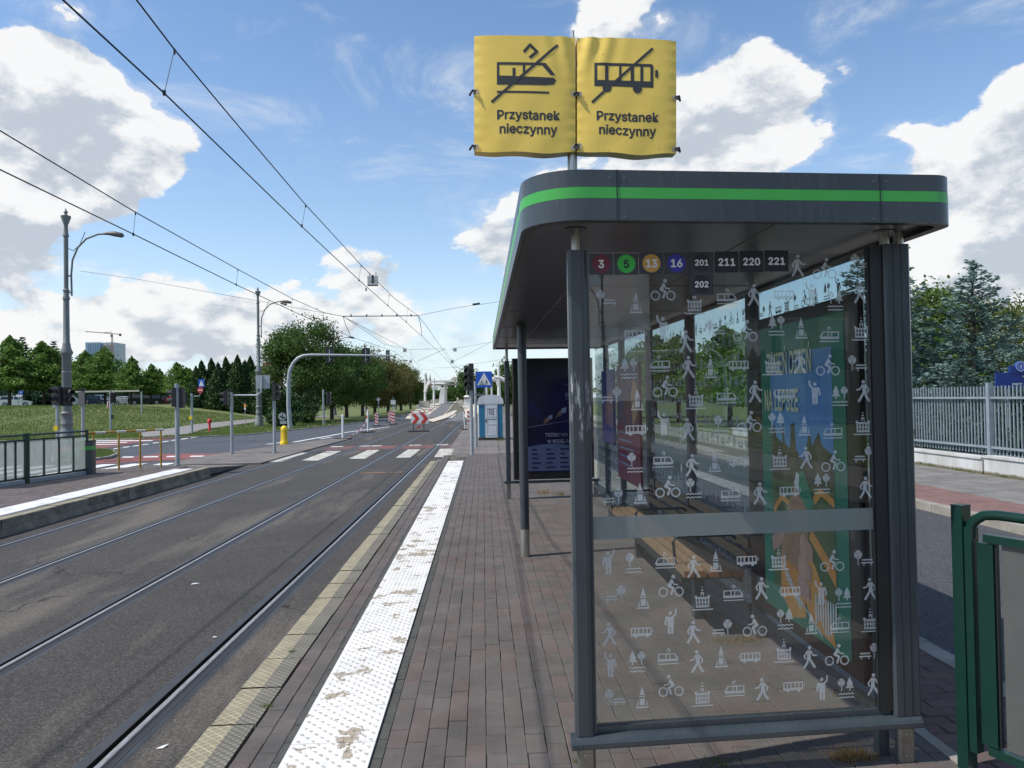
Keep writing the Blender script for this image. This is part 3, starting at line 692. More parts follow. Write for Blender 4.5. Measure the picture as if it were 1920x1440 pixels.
# ------------------------------------------------------------------ side road, crossings, median, verge
mb = MB().add([(-7.45, -25, ZT - .004), (-7.45, 150, ZT - .004), (-9, 150, ZT - .004), (-10.0, 100, ZT - .004), (-10.5, 72, ZT - .004), (-11.6, 58, ZT - .004), (-14.2, 44.5, ZT - .004), (-19, 41.5, ZT - .004), (-24, 42.0, ZT - .004), (-80, 46, ZT - .004), (-80, -25, ZT - .004)],
              [tuple(range(11))]); struct('side_road', mb, M_ASPH2)
ve = [(-10.5, 72), (-11.6, 58), (-14.2, 44.5), (-19, 41.5), (-24, 42.0), (-80, 46)]
kb = MB()
for (a, b), (c, d) in zip(ve, ve[1:]): kb.add([(a, b, -.3), (c, d, -.3), (c, d, -.19), (a, b, -.19), (a - .05, b + .18, -.185), (c - .05, d + .18, -.185)], [(0, 3, 2, 1), (3, 4, 5, 2)])
struct('verge_kerb', kb, M_CONC)
Z1, Z2 = ZT + .004, ZT + .008
mb = MB()                                     # near zebra over the side road: bars run along y
for x in (-10.35, -11.3, -12.25, -13.2, -14.15, -15.1): mb.quad((x - .27, 21.4, Z2), (x + .27, 21.4, Z2), (x + .32, 24.9, Z2), (x - .22, 24.9, Z2))
zb = single('zebra_crossing', mb, M_WHITE, 'white zebra bars on the side road behind the yellow and white railing', 'road marking')
poly('cycle_strip', [(150, 866), (300, 851), (420, 850), (470, 853), (330, 862), (150, 871)], Z1, M_RED)
mb = MB()
for a, b in ((228, 252), (268, 298), (311, 336), (355, 384)):
    for yb in (856.5 - (a - 228) * .012,):
        p = [gz(a, yb + 1.6, Z2), gz(b - 3, yb + 1.2, Z2), gz(b, yb - .9, Z2), gz(a + 3, yb - .6, Z2)]; mb.add(p, [(0, 1, 2, 3)])
single('crossing_dashes', mb, M_WHITE, 'row of white dashes edging the red cycle strip nearest the railing', 'road marking')
poly('far_cycle_strip', [(100, 846), (190, 841), (262, 829), (330, 822), (380, 818), (300, 818), (225, 826), (120, 836)], Z1, M_RED)
mb = MB()
for a in range(0, 9):
    x0 = 210 + a * 18.2; y0 = 841.3 - a * 2.62
    p = [gz(x0, y0 + 1.3, Z2), gz(x0 + 13, y0 - .2, Z2), gz(x0 + 17, y0 - 1.9, Z2), gz(x0 + 5, y0 - .7, Z2)]; mb.add(p, [(0, 1, 2, 3)])
single('crossing_dashes', mb, M_WHITE, 'diagonal row of white dashes on the far red strip past the median', 'road marking')
mb = MB()
for yb, xa, xb in ((822.6, 165, 268), (826.3, 165, 284), (829.6, 165, 236), (833.5, 165, 222)):
    p = [gz(xa, yb + .9, Z2), gz(xb, yb + .5, Z2), gz(xb + 4, yb - .9, Z2), gz(xa, yb - .6, Z2)]; mb.add(p, [(0, 1, 2, 3)])
single('zebra_crossing', mb, M_WHITE, 'thin far zebra bars beyond the small grass median', 'road marking')
mi = [(100, 852), (176, 842), (200, 842.5), (213, 846), (219, 851), (205, 857), (176, 861), (100, 868)]
P = MEDP = [gz(a, b, -.2) for a, b in mi]
mb = MB().prism([(p.x, p.y) for p in P][::-1], -.3, -.19); struct('median', mb, mat('median_grass', (.045, .08, .018), .95, c2=(.08, .11, .03), scale=6))
kb = MB()
for p, q in zip(P, P[1:] + P[:1]): kb.cyl((p.x, p.y, -.21), (q.x, q.y, -.21), .06, n=6)
struct('median_kerb', kb, M_CONC)
# tram track crossing: zebra bars and the red strip behind
mb = MB()
bars = [(814, 844, 851, 825, 857, 841.3), (742, 769, 788, 765, 858, 842.5), (654, 684, 712, 690, 860, 843.5), (565, 596, 640, 614, 863.5, 845.5), (494, 527, 578, 548, 866, 848.5)]
for a, b, c, d, yb, yt in bars:
    p = [gz(a, yb, Z1), gz(b, yb, Z1), gz(c, yt, Z1), gz(d, yt, Z1)]; mb.add(p, [(0, 1, 2, 3)])
single('track_zebra', mb, M_WHITEW, 'worn white zebra bars across both tram tracks past the platform ends', 'road marking')
mb = MB()
for i in range(5):
    xa, xb = lines[9 - 2 * i - 1] if False else None, None
edges = [(lines[k], lines[k + 1]) for k in range(0, 10, 2)]
for a, b in edges: mb.quad((a(30), 29.9, Z1), (b(30), 29.9, Z1), (b(32), 32.1, Z1), (a(32), 32.1, Z1))
struct('track_cycle_strip', mb, M_REDW)
mb = MB()
for x in (-1.75, -2.9, -4.55, -5.0, -6.2): mb.quad((x - .28, 31.7, Z2), (x + .22, 31.7, Z2), (x + .22, 32.3, Z2), (x - .28, 32.3, Z2))
single('crossing_dashes', mb, M_WHITEW, 'short white blocks at the back of the red strip over the tracks', 'road marking')
a, b = gz(676, 887, Z1), gz(755, 885.4, Z1)
mb = MB().quad((a.x, a.y, Z1), (b.x, b.y, Z1), (b.x, b.y + .10, Z1), (a.x, a.y + .10, Z1)); single('sprayed_line', mb, M_ORL, 'thin orange sprayed line between the rails of the near track', 'road marking')
mb = MB()
for (xa, ya), (xb, yb), w_ in (((550, 829), (640, 813), .12), ((640, 812), (700, 803.5), .12), ((600, 823), (622, 819.5), .1), ((500, 833), (530, 829.5), .12), ((690, 806), (730, 800), .1)):
    a, b = gz(xa, ya, Z2), gz(xb, yb, Z2); n = (b - a).normalized().cross(Vector((0, 0, 1))) * w_; mb.add([a - n, a + n, b + n, b - n], [(0, 1, 2, 3)])
single('lane_lines', mb, M_WHITE, 'thin white lane lines on the side road by the barrier posts', 'road marking')
# footpath draped on the meadow
pa = [(225, 824), (300, 813), (370, 802), (435, 795), (500, 787.5), (560, 783.5), (640, 781)]
mb = MB(); L_ = []; Rr = []
ax = [tpos(a, b) for a, b in [(262, 813), (325, 803.5), (362, 797.5), (432, 790.5), (500, 784.5), (560, 781), (640, 779.5)]]
bx = [tpos(a, b) for a, b in [(270, 822), (350, 816), (380, 806.5), (432, 799.3), (520, 787.6), (575, 784), (650, 781)]]
n = 6; vs = []
def lerp(u, v, f): return u * (1 - f) + v * f
rows = []
for i in range(len(ax) - 1):
    for s_ in range(6): rows.append((lerp(ax[i], ax[i + 1], s_ / 6), lerp(bx[i], bx[i + 1], s_ / 6)))
rows.append((ax[-1], bx[-1]))
for p, q in rows:
    for j in range(n + 1):
        r_ = lerp(p, q, j / n); vs.append((r_.x, r_.y, terr(r_.x, r_.y) + .06))
mb.add(vs, [(i * (n + 1) + j, (i + 1) * (n + 1) + j, (i + 1) * (n + 1) + j + 1, i * (n + 1) + j + 1) for i in range(len(rows) - 1) for j in range(n)])
struct('footpath', mb, mat('footpath_grey', (.20, .19, .18), .9, c2=(.25, .235, .22), scale=1.0), True)

# ------------------------------------------------------------------ bus shelter
SK2 = .065
def SY(x, y): return y + SK2 * (x - .4)
def ZR(y): return .012 * (y - 3.03)
TS = Matrix(((1, 0, 0, 0), (SK2, 1, 0, -.4 * SK2), (0, 0, 1, 0), (0, 0, 0, 1)))
TR = Matrix(((1, 0, 0, 0), (SK2, 1, 0, -.4 * SK2), (0, .012, 1, -.012 * 3.03), (0, 0, 0, 1)))
def SM(T=TS):
    m = MB(); m.T = T; return m
YP = 3.31
sh = thing('bus_shelter', 'dark grey glass bus shelter with a green striped roof edge and white pictograms', 'bus shelter', (1.1, 3.4, 0))
def corner(cx, cy, r, a0, n=9): return [(cx + r * math.cos(R(a0 + 90 * i / n)), cy + r * math.sin(R(a0 + 90 * i / n))) for i in range(n + 1)]
def roof_outline(g=0.):
    x0, x1, y0, y1 = .178 + g, 2.072 - g, 3.03 + g, 12.95 - g
    rl, rr, rf = .26 - g, .11 - g * .8, .06
    return corner(x0 + rl, y0 + rl, rl, 180) + corner(x1 - rr, y0 + rr, rr, 270) + corner(x1 - rf, y1 - rf, rf, 0, 3) + corner(x0 + rf, y1 - rf, rf, 90, 3)
def band(z0, z1, g0=0., g1=None, th=.02):
    g1 = g0 if g1 is None else g1
    A, B = roof_outline(g0), roof_outline(g1); Ai, Bi = roof_outline(g0 + th), roof_outline(g1 + th); n = len(A); m = SM(TR)
    m.add([(x, y, z0) for x, y in A] + [(x, y, z1) for x, y in B] + [(x, y, z0) for x, y in Ai] + [(x, y, z1) for x, y in Bi],
          [(i, (i + 1) % n, n + (i + 1) % n, n + i) for i in range(n)] + [(2 * n + i, 3 * n + i, 3 * n + (i + 1) % n, 2 * n + (i + 1) % n) for i in range(n)] +
          [(i, 2 * n + i, 2 * n + (i + 1) % n, (i + 1) % n) for i in range(n)] + [(n + i, n + (i + 1) % n, 3 * n + (i + 1) % n, 3 * n + i) for i in range(n)])
    return m
rf = part('roof', SM(TR).prism(roof_outline(.021), 2.612, 2.625), M_SHEL, sh)
def sub(name, mb, m_, par, **k): return part(name, mb, m_, par, **k)
sub('upper_fascia', band(2.562, 2.633, .001, .001), M_SHEL, rf, smooth=True)
sub('green_stripe', band(2.515, 2.561, .0), M_GRN, rf, smooth=True)
sub('lower_fascia', band(2.424, 2.514, .0), M_SHEL, rf, smooth=True)
sub('gasket', band(2.424, 2.448, .022, .022, .03), M_DARKS, rf)
cl = sub('ceiling', SM(TR).prism(roof_outline(.05), 2.447, 2.46), M_CEIL, rf)
m = SM(TR)
for yy in (5.15, 6.85, 8.55, 10.3, 11.7): m.box((.23, yy - .004, 2.4435), (1.95, yy + .004, 2.4465))
m.box((.62, 3.2, 2.4435), (.626, 12.7, 2.4465)); m.box((1.3, 3.2, 2.4435), (1.306, 12.7, 2.4465)); sub('ceiling_seam', m, M_STEELG, rf, kind='stuff')
for sx in (at(1158, 370, 3.03).x, at(1654, 370, 3.1).x): sub('fascia_seam', SM(TR).box((sx - .0018, 3.0275, 2.42), (sx + .0018, 3.034, 2.633)), M_DARKS, rf)

m = SM(TR)
for sx in [at(1158, 370, 3.03).x + d for d in (-.03, .03)] + [at(1654, 370, 3.1).x + d for d in (-.03, .03)]:
    for zz in (2.44, 2.60): m.cyl((sx, 3.0285, zz), (sx, 3.032, zz), .0035, n=8)
sub('screw', m, M_STEELG, rf, kind='stuff')
M_SCUFF = None
t = NT('anthracite_paint_scuffed', .32, .5); x_ = t.xyz()
zone = t.math('MULTIPLY', t.mr(t.math('ABSOLUTE', t.math('SUBTRACT', x_[2], 1.66)), .22, .1), 1.)
sc_ = t.noise(11, 8, .75, st=(4, 4, .7)); f = t.math('MULTIPLY', t.mr(t.math('ADD', sc_, t.math('MULTIPLY', zone, .13)), .63, .72), zone)
t.col(t.mix(f, (.043, .055, .065), (.35, .37, .38))); t.rgh(t.mr(f, 0, 1, .32, .6)); M_SCUFF = t.m
def steel(name, x, y, z0, z1, r=.022): sub(name, SM().cyl((x, y, z0), (x, y, z1), r, n=20), M_STEEL, sh, smooth=True)
xl, xr = at(1096.5, 1370, YP).x, at(1695, 1300, 3.41).x
pl = part('corner_post', SM().box((xl - .042, YP - .035, .215), (xl + .042, YP + .035, 2.35), .012).box((xl + .0435, YP - .02, .215), (xl + .052, YP + .02, 2.35)), M_SCUFF, sh)
part('corner_post', SM().box((xr - .064, YP - .035, .215), (xr + .066, YP + .06, 2.385), .010), M_SHEL, sh)
part('post_groove', SM().box((xr + .018, YP - .0365, .22), (xr + .0205, YP - .034, 2.38)).box((xr - .022, YP - .0365, .22), (xr - .0205, YP - .034, 2.38)), M_DARKS, sh)
part('post_groove', SM().box((xl + .019, YP - .0365, .22), (xl + .0205, YP - .034, 2.35)), M_DARKS, sh)
part('glazing_frame', SM().box((xr - .125, YP - .018, .235), (xr - .066, YP + .03, 2.375)).box((xr - .13, YP - .012, .235), (xr - .126, YP + .012, 2.37)), M_DARKS, sh)
for x, y in ((xl, YP), (xr - .04, YP + .0), (xr + .042, YP + .02)): steel('roof_tube', x, y, 2.34, 2.452 + ZR(y))
ring = SM(); ring.lathe([(.05, 2.449), (.05, 2.4455), (.0, 2.4455)], (xl, YP), 24); part('ceiling_rosette', ring, M_SHEL, sh)
ring = SM(); ring.lathe([(.05, 2.4495), (.05, 2.446), (.0, 2.446)], (xr - .04, YP), 24); part('ceiling_rosette', ring, M_SHEL, sh)
def rail_profile(y, z0, z1, d=.03):
    h = z1 - z0; return [(y - d, z0 + .006), (y - d + .006, z0), (y + d, z0), (y + d, z1), (y - d * .3, z1), (y - d + .008, z1 - h * .28), (y - d, z1 - h * .5)]
xa, xb = at(1070, 1384, YP).x, at(1720, 1355, 3.41).x
part('bottom_rail', SM().prism_x(rail_profile(YP - .02, .163, .214, .035), xa, xb), M_SHEL, sh)
part('glass_holder', SM().box((xl + .055, YP - .006, .214), (xr - .07, YP + .03, .243)), M_SHEL, sh)
for x in (xl + .005, xr - .002):
    ft = part('foot', SM().box((x - .040, YP - .025, -.02), (x + .040, YP + .03, .164), .012), M_STEELG, sh)
    m = SM()
    for dz in (.03, .13): m.cyl((x - .008, YP - .0285, dz), (x - .008, YP - .024, dz), .005, n=8).cyl((x + .012, YP - .0285, dz), (x + .012, YP - .024, dz), .005, n=8)
    m.box((x + .001, YP - .0262, -.01), (x + .0025, YP - .0245, .163)); sub('rivet', m, M_STEEL, ft, kind='stuff')
part('foot', SM().box((xr - .10, YP + .05, -.02), (xr - .05, YP + .10, .2)), M_SHEL, sh)

# near end pane with etched pictograms, frosted band and line number stickers
pane = part('end_pane', SM().box((xl + .054, YP + .002, .238), (xr - .118, YP + .010, 2.345)), M_GLASS, sh)
YD = YP - .0012
def on_pane(px, py):
    d = ray(px, py)        # pane plane: y - SK2*(x-.4) = YD
    t_ = (YD - .4 * SK2 - 0) / (d.y - SK2 * d.x); return CAM + d * t_
PR = Vector((1, SK2, 0)).normalized(); PU = Vector((0, 0, 1))
b0, b1 = on_pane(1105, 970), on_pane(1105, 1012)
part('frosted_band', SM().box((xl + .055, YP - .0018, b1.z), (xr - .119, YP + .0012, b0.z)), M_FROST, pane)

class Ico:                                    # flat shapes in icon units (height about 1), each laid a hair above the last
    def __init__(s): s.P = []
    def poly(s, *p): s.P.append([tuple(q) for q in p]); return s
    def rect(s, x0, y0, x1, y1): return s.poly((x0, y0), (x1, y0), (x1, y1), (x0, y1))
    def disc(s, x, y, r, n=18, a0=0, a1=360):
        if a1 - a0 >= 360: return s.poly(*[(x + r * math.cos(R(360 * i / n)), y + r * math.sin(R(360 * i / n))) for i in range(n)])
        return s.poly((x, y), *[(x + r * math.cos(R(a0 + (a1 - a0) * i / 6)), y + r * math.sin(R(a0 + (a1 - a0) * i / 6))) for i in range(7)])
    def ring(s, x, y, r, w_, n=18):
        for i in range(n):
            a, b = R(360 * i / n), R(360 * (i + 1) / n)
            s.poly((x + (r - w_) * math.cos(a), y + (r - w_) * math.sin(a)), (x + r * math.cos(a), y + r * math.sin(a)), (x + r * math.cos(b), y + r * math.sin(b)), (x + (r - w_) * math.cos(b), y + (r - w_) * math.sin(b)))
        return s
    def line(s, w_, *p):
        for a, b in zip(p, p[1:]):
            dx, dy = b[0] - a[0], b[1] - a[1]; l_ = math.hypot(dx, dy) or 1; nx, ny = -dy / l_ * w_ / 2, dx / l_ * w_ / 2; ex, ey = dx / l_ * w_ * .25, dy / l_ * w_ * .25
            s.poly((a[0] - ex + nx, a[1] - ey + ny), (a[0] - ex - nx, a[1] - ey - ny), (b[0] + ex - nx, b[1] + ey - ny), (b[0] + ex + nx, b[1] + ey + ny))
        return s
    def mesh(s, name, m_, size, right, up, flip=False, lift=.00005):
        nv = right.cross(up).normalized(); V, Fc = [], []
        for k, p in enumerate(s.P):
            b = len(V)
            for x, y in p: V.append((right * (-x if flip else x) + up * y) * size + nv * (lift * k))
            Fc.append(tuple(range(b, b + len(p))))
        me = bpy.data.meshes.new(name); me.from_pydata([tuple(v) for v in V], [], Fc); me.materials.append(m_); return me
def tree_i(I, x, y, r=.24, st=.42):
    for a0, a1 in ((-82, 38), (52, 90), (90, 128), (142, 262)): I.disc(x + .0, y, r, a0=a0, a1=a1)
    I.line(.055, (x, y - r * .9), (x, y - r - st * .8)); return I
def pine_i(I, x, y): return I.poly((x - .22, y), (x + .22, y), (x, y + .42)).poly((x - .18, y + .2), (x + .18, y + .2), (x, y + .56)).rect(x - .035, y - .13, x + .035, y)
def waves_i(I, x, y, w_=.8):
    for dy in (0, -.17): I.line(.055, *[(x - w_ / 2 + w_ * i / 8, y + dy + (.05 if i % 2 else 0)) for i in range(9)])
    return I
ICO = {}
ICO['walker'] = Ico().disc(.03, .93, .085).line(.19, (0, .76), (-.02, .45)).line(.075, (-.07, .78), (-.24, .55), (-.18, .42)).line(.075, (.08, .78), (.2, .58), (.36, .56)).line(.12, (-.02, .48), (.12, .26), (.27, .02)).line(.11, (-.04, .45), (-.1, .24), (-.25, .02))
ICO['waving'] = Ico().disc(.0, .92, .085).poly((-.17, .76), (.17, .76), (.15, .3), (-.13, .3)).line(.085, (-.17, .76), (-.24, .5), (-.22, .4)).line(.085, (.13, .76), (.24, .85), (.27, 1.08)).line(.115, (-.07, .35), (-.065, .0)).line(.115, (.085, .35), (.08, .0))
ICO['cyclist'] = Ico().ring(-.42, .24, .26, .075).ring(.42, .24, .26, .075).disc(.12, 1.02, .1).poly((-.22, .56), (-.02, .5), (.12, .82), (.02, .92)).line(.075, (.06, .8), (.16, .62), (.36, .6)).line(.12, (-.12, .55), (.12, .44), (.0, .12))
ICO['bus'] = Ico().rect(-.72, .12, .72, .3).rect(-.72, .62, .72, .7)
for x in (-.72, -.46, -.2, .12, .38, .62): ICO['bus'].rect(x, .3, x + .09, .62)
ICO['bus'].disc(-.42, .1, .1).disc(.38, .1, .1).rect(-.84, .34, -.78, .55)
ICO['tram'] = Ico().poly((-.62, .2), (.62, .2), (.68, .36), (-.62, .36)).poly((-.62, .62), (.38, .62), (.36, .69), (-.62, .69)).poly((.38, .69), (.46, .69), (.7, .34), (.58, .34)).rect(-.62, .36, -.54, .62).rect(-.16, .36, -.08, .62).rect(.08, .36, .15, .62).rect(-.62, .02, .68, .09).line(.06, (-.06, .88), (.06, 1.0), (.16, .88), (.04, .78))
ICO['spire'] = Ico().poly((-.13, .62), (.13, .62), (0, 1.05)).rect(-.15, .53, .15, .58).rect(-.13, .14, .13, .46).rect(-.32, 0, .32, .08).poly((-.28, .12), (-.19, .12), (-.19, .42)).poly((.28, .12), (.19, .12), (.19, .42))
T_ = Ico().rect(-.55, -.02, .55, .05).rect(-.36, .12, .36, .22).rect(-.36, .36, .36, .42).rect(-.36, .56, .36, .66).rect(-.40, .6, -.28, .74).rect(.28, .6, .40, .74).rect(-.09, .7, -.04, .86).rect(.04, .7, .09, .86).rect(-.09, .82, .09, .9).rect(-.05, .96, .05, 1.05).poly((-.03, 1.12), (.06, 1.16), (-.03, 1.2))
for x in (-.36, -.2, -.04, .12, .28): T_.rect(x, .22, x + .08, .36).rect(x, .42, x + .08, .56)
ICO['hall'] = T_
ICO['treebench'] = tree_i(Ico(), .28, .72).rect(-.55, .38, .05, .46).rect(-.6, .22, .1, .3).rect(-.5, .1, -.44, .22).rect(-.08, .1, -.02, .22)
ICO['pines'] = waves_i(tree_i(pine_i(Ico(), -.18, .52), .26, .82, .19, .3), .02, .22)
ICO['treewaves'] = waves_i(tree_i(Ico(), -.15, .8, .22, .32), .02, .2)
icon_me = {}
LAY = """505:walker 1495 498,cyclist 1546 505,-treebench 1612 492
552:-treebench 1135 560,spire 1192 568,cyclist 1243 545,hall 1302 570,tram 1362 556,walker 1413 553,-bus 1470 550,-waving 1522 553,-pines 1567 565,walker 1612 548
620:-bus 1190 625,-waving 1243 615,walker 1285 640,-treebench 1340 617,cyclist 1397 622,pines 1455 612,spire 1502 616,-tram 1556 627,hall 1615 620
690:pines 1178 692,-tram 1238 682,walker 1290 688,spire 1332 690,bus 1385 682,hall 1448 685,-walker 1500 680,cyclist 1552 686,-treebench 1607 682
740:treebench 1147 742,spire 1195 750,cyclist 1247 726,hall 1305 748,tram 1362 742,walker 1415 734,bus 1471 736,-waving 1528 737,pines 1574 744,-walker 1620 733
800:-bus 1192 803,-waving 1245 795,-walker 1290 805,treewaves 1352 798,cyclist 1405 792,-pines 1457 794,spire 1508 798,-tram 1562 808,hall 1618 797
865:treewaves 1190 868,tram 1243 862,walker 1297 872,spire 1340 866,bus 1386 862,hall 1462 862,-walker 1512 858,cyclist 1562 866,treebench 1620 853
920:treebench 1150 932,spire 1200 925,cyclist 1252 914,treewaves 1300 916,tram 1370 925,walker 1424 925,-bus 1480 918,pines 1540 908,walker 1622 914
1050:waving 1140 1055,treewaves 1186 1056,-tram 1248 1051,walker 1300 1062,spire 1342 1053,-bus 1400 1048,hall 1460 1050,cyclist 1560 1053,-treebench 1618 1047
1110:treebench 1155 1115,spire 1206 1122,cyclist 1258 1100,hall 1317 1125,tram 1374 1112,walker 1427 1103,bus 1482 1106,-waving 1540 1112,-pines 1582 1122,-walker 1632 1104
1175:-walker 1143 1188,-bus 1202 1182,waving 1257 1167,walker 1299 1185,treebench 1355 1178,-cyclist 1415 1174,-pines 1473 1162,spire 1521 1170,-tram 1575 1172,hall 1632 1166
1235:-waving 1145 1247,pines 1193 1242,tram 1252 1231,-walker 1308 1240,spire 1352 1232,bus 1407 1229,hall 1470 1223,walker 1517 1232,cyclist 1569 1229,treebench 1630 1222
1295:-treebench 1152 1308,spire 1204 1308,-cyclist 1258 1287,hall 1317 1305,-tram 1378 1291,-walker 1430 1292,-bus 1487 1284,waving 1541 1291,-pines 1587 1291,walker 1637 1283"""
HT = {'walker': .098, 'waving': .098, 'cyclist': .086, 'bus': .066, 'tram': .072, 'spire': .092, 'hall': .088, 'treebench': .084, 'pines': .092, 'treewaves': .088}
for ln in LAY.split('\n'):
    for it in ln.split(':')[1].split(','):
        nm, px, py = it.rsplit(' ', 2); fl = nm[0] == '-'; nm = nm.strip('-'); px, py = float(px), float(py)
        key = (nm, fl)
        if key not in icon_me: icon_me[key] = ICO[nm].mesh('etched_pictogram', M_ETCH, HT[nm], PR, PU, fl)
        p = on_pane(px, py) - PU * (HT[nm] * .5) - origin_of(pane)
        link('etched_pictogram', icon_me[key], pane, p)
# line stickers
DX = [(1104.5, 475, '3', M_CR), (1151.5, 475, '5', M_CG), (1198.5, 474, '13', M_CO), (1245.5, 473.5, '16', M_CB), (1292.5, 472.5, '201', M_STKB), (1339.5, 471.5, '211', None), (1386, 470.5, '220', None), (1433, 469.5, '221', None), (1292.5, 513, '202', M_STKB)]
YS = YP - .0020
for px, py, s_, cm in DX:
    a = on_pane(px, py); b = on_pane(px + 45.5, py + 39.5); x0, x1, z1, z0 = a.x, b.x, a.z, b.z
    st = part('line_sticker', SM().box((x0, YS - .0006, z0), (x1, YS, z1)), M_STK if cm else M_STKB, pane, label='dark square sticker with the line number ' + s_)
    cx, cz = (x0 + x1) / 2, (z0 + z1) / 2
    if cm:
        m = SM(); m.add([(cx + .0415 * math.cos(R(15 * i)), YS - .0012, cz + .0415 * math.sin(R(15 * i))) for i in range(24)], [tuple(range(24))]); part('disc', m, cm, st)
    small = len(s_) == 3 and cm
    text('number', s_, .050 if small else (.062 if len(s_) == 3 else .066), M_STKB if s_ == '5' else M_TEXTW, st, (cx, SY(cx, YS) - .0020, cz - .001), PR, PU, bold=.03, sx=1.0)

# roof posts along the track side and the far end
def track_post(x, y, dia, zt, foot, tube=None):
    y = y - SK2 * (x - .4)
    part('track_side_post', SM().cyl((x, y, foot), (x, y, zt), dia / 2, n=20), M_SHEL, sh, smooth=True)
    part('foot', SM().cyl((x, y, -.02), (x, y, foot - .002), dia / 2 * 1.03, n=20), M_STEEL, sh, smooth=True)
track_post(.425, 8.03, .098, 2.45 + ZR(8.0), .295)
yf = 12.57
part('end_post', SM().box((.365, yf - .03, .31), (.445, yf + .05, 2.32), .01), M_SHEL, sh)
part('foot', SM().box((.37, yf - .02, -.05), (.44, yf + .04, .26)), M_STEELG, sh); steel('roof_tube', .405, yf, 2.32, 2.45 + ZR(yf), .025)
part('bottom_rail', SM().box((.33, yf - .04, .262), (1.95, yf + .03, .308)), M_SHEL, sh)
part('foot', SM().box((1.86, yf - .02, -.05), (1.93, yf + .04, .26)), M_STEELG, sh)
M_POSTB = mat('poster_deep_blue', (.003, .005, .075), .2, c2=(.001, .002, .012), scale=1.1)
M_BLK2 = mat('cabinet_black', (.008, .009, .01), .25)
cab = part('far_display_case', SM().box((.49, yf - .09, .33), (1.86, yf + .05, 2.36), .02), M_BLK2, sh)
part('poster', SM().box((.70, yf - .093, .45), (1.76, yf - .091, 2.2)), M_POSTB, cab)
M_PALEB = mat('poster_pale_blue', (.06, .08, .17), .3); M_PT = mat('poster_text_white', (.22, .25, .38), .4)
part('poster_print', SM().add([(.70 + 1.06 * i / 12, yf - .0945, .82 + .10 * math.sin(math.pi * (.15 + i / 14))) for i in range(13)] + [(1.76, yf - .0945, .47), (.70, yf - .0945, .47)], [tuple(range(15))[::-1]]), M_PALEB, cab)
yt = SY(1.2, yf) - .104
text('poster_lettering', 'MISTRZOSTWA ŚWIATA', .115, M_PT, cab, (1.30, yt, 1.07), bold=.0, sx=.85)
text('poster_lettering', 'W WIOŚLARSTWIE', .115, M_PT, cab, (1.38, yt, .96), bold=.0, sx=.85)
text('poster_lettering', '21-27 LIPCA', .10, M_PT, cab, (1.56, yt, 1.74), bold=.03, sx=.8)
text('poster_lettering', 'POZNAŃ', .055, M_PT, cab, (1.46, yt, 1.67), bold=.0)
m = SM()
for i in range(5):
    for j in range(4): m.box((.80 + j * .24, yf - .097, .52 + i * .075), (.80 + j * .24 + rnd.uniform(.06, .16), yf - .0955, .52 + i * .075 + .02))
part('poster_print', m, M_POSTB, cab, kind='stuff')
M_SKIN = mat('print_skin', (.14, .08, .06), .5); M_PWH = mat('print_white', (.22, .25, .36), .5)
m = SM(); m.cur = 0; yq = yf - .0955           # two small rowers printed across the middle
for ox, oz, s_ in ((1.30, 1.42, 1.), (1.08, 1.32, .8)):
    m.add([(ox - .10 * s_, yq, oz - .08 * s_), (ox + .02, yq, oz - .02), (ox + .06 * s_, yq, oz + .10 * s_), (ox - .04, yq, oz + .03)], [(0, 1, 2, 3)])
m.cur = 1
for ox, oz, s_ in ((1.30, 1.42, 1.), (1.08, 1.32, .8)):
    m.add([(ox, yq - .001, oz), (ox + .09 * s_, yq - .001, oz + .02), (ox + .10 * s_, yq - .001, oz + .11 * s_), (ox + .02, yq - .001, oz + .09 * s_)], [(0, 1, 2, 3)])
m.cur = 1; m.add([(.75, yq, 1.20), (1.7, yq, 1.34), (1.7, yq, 1.345), (.75, yq, 1.205)], [(0, 1, 2, 3)]).add([(1.35, yq, 1.92), (1.74, yq, 1.78), (1.74, yq, 1.785), (1.35, yq, 1.925)], [(0, 1, 2, 3)])
part('poster_print', m, [M_SKIN, M_PWH], cab, kind='stuff')

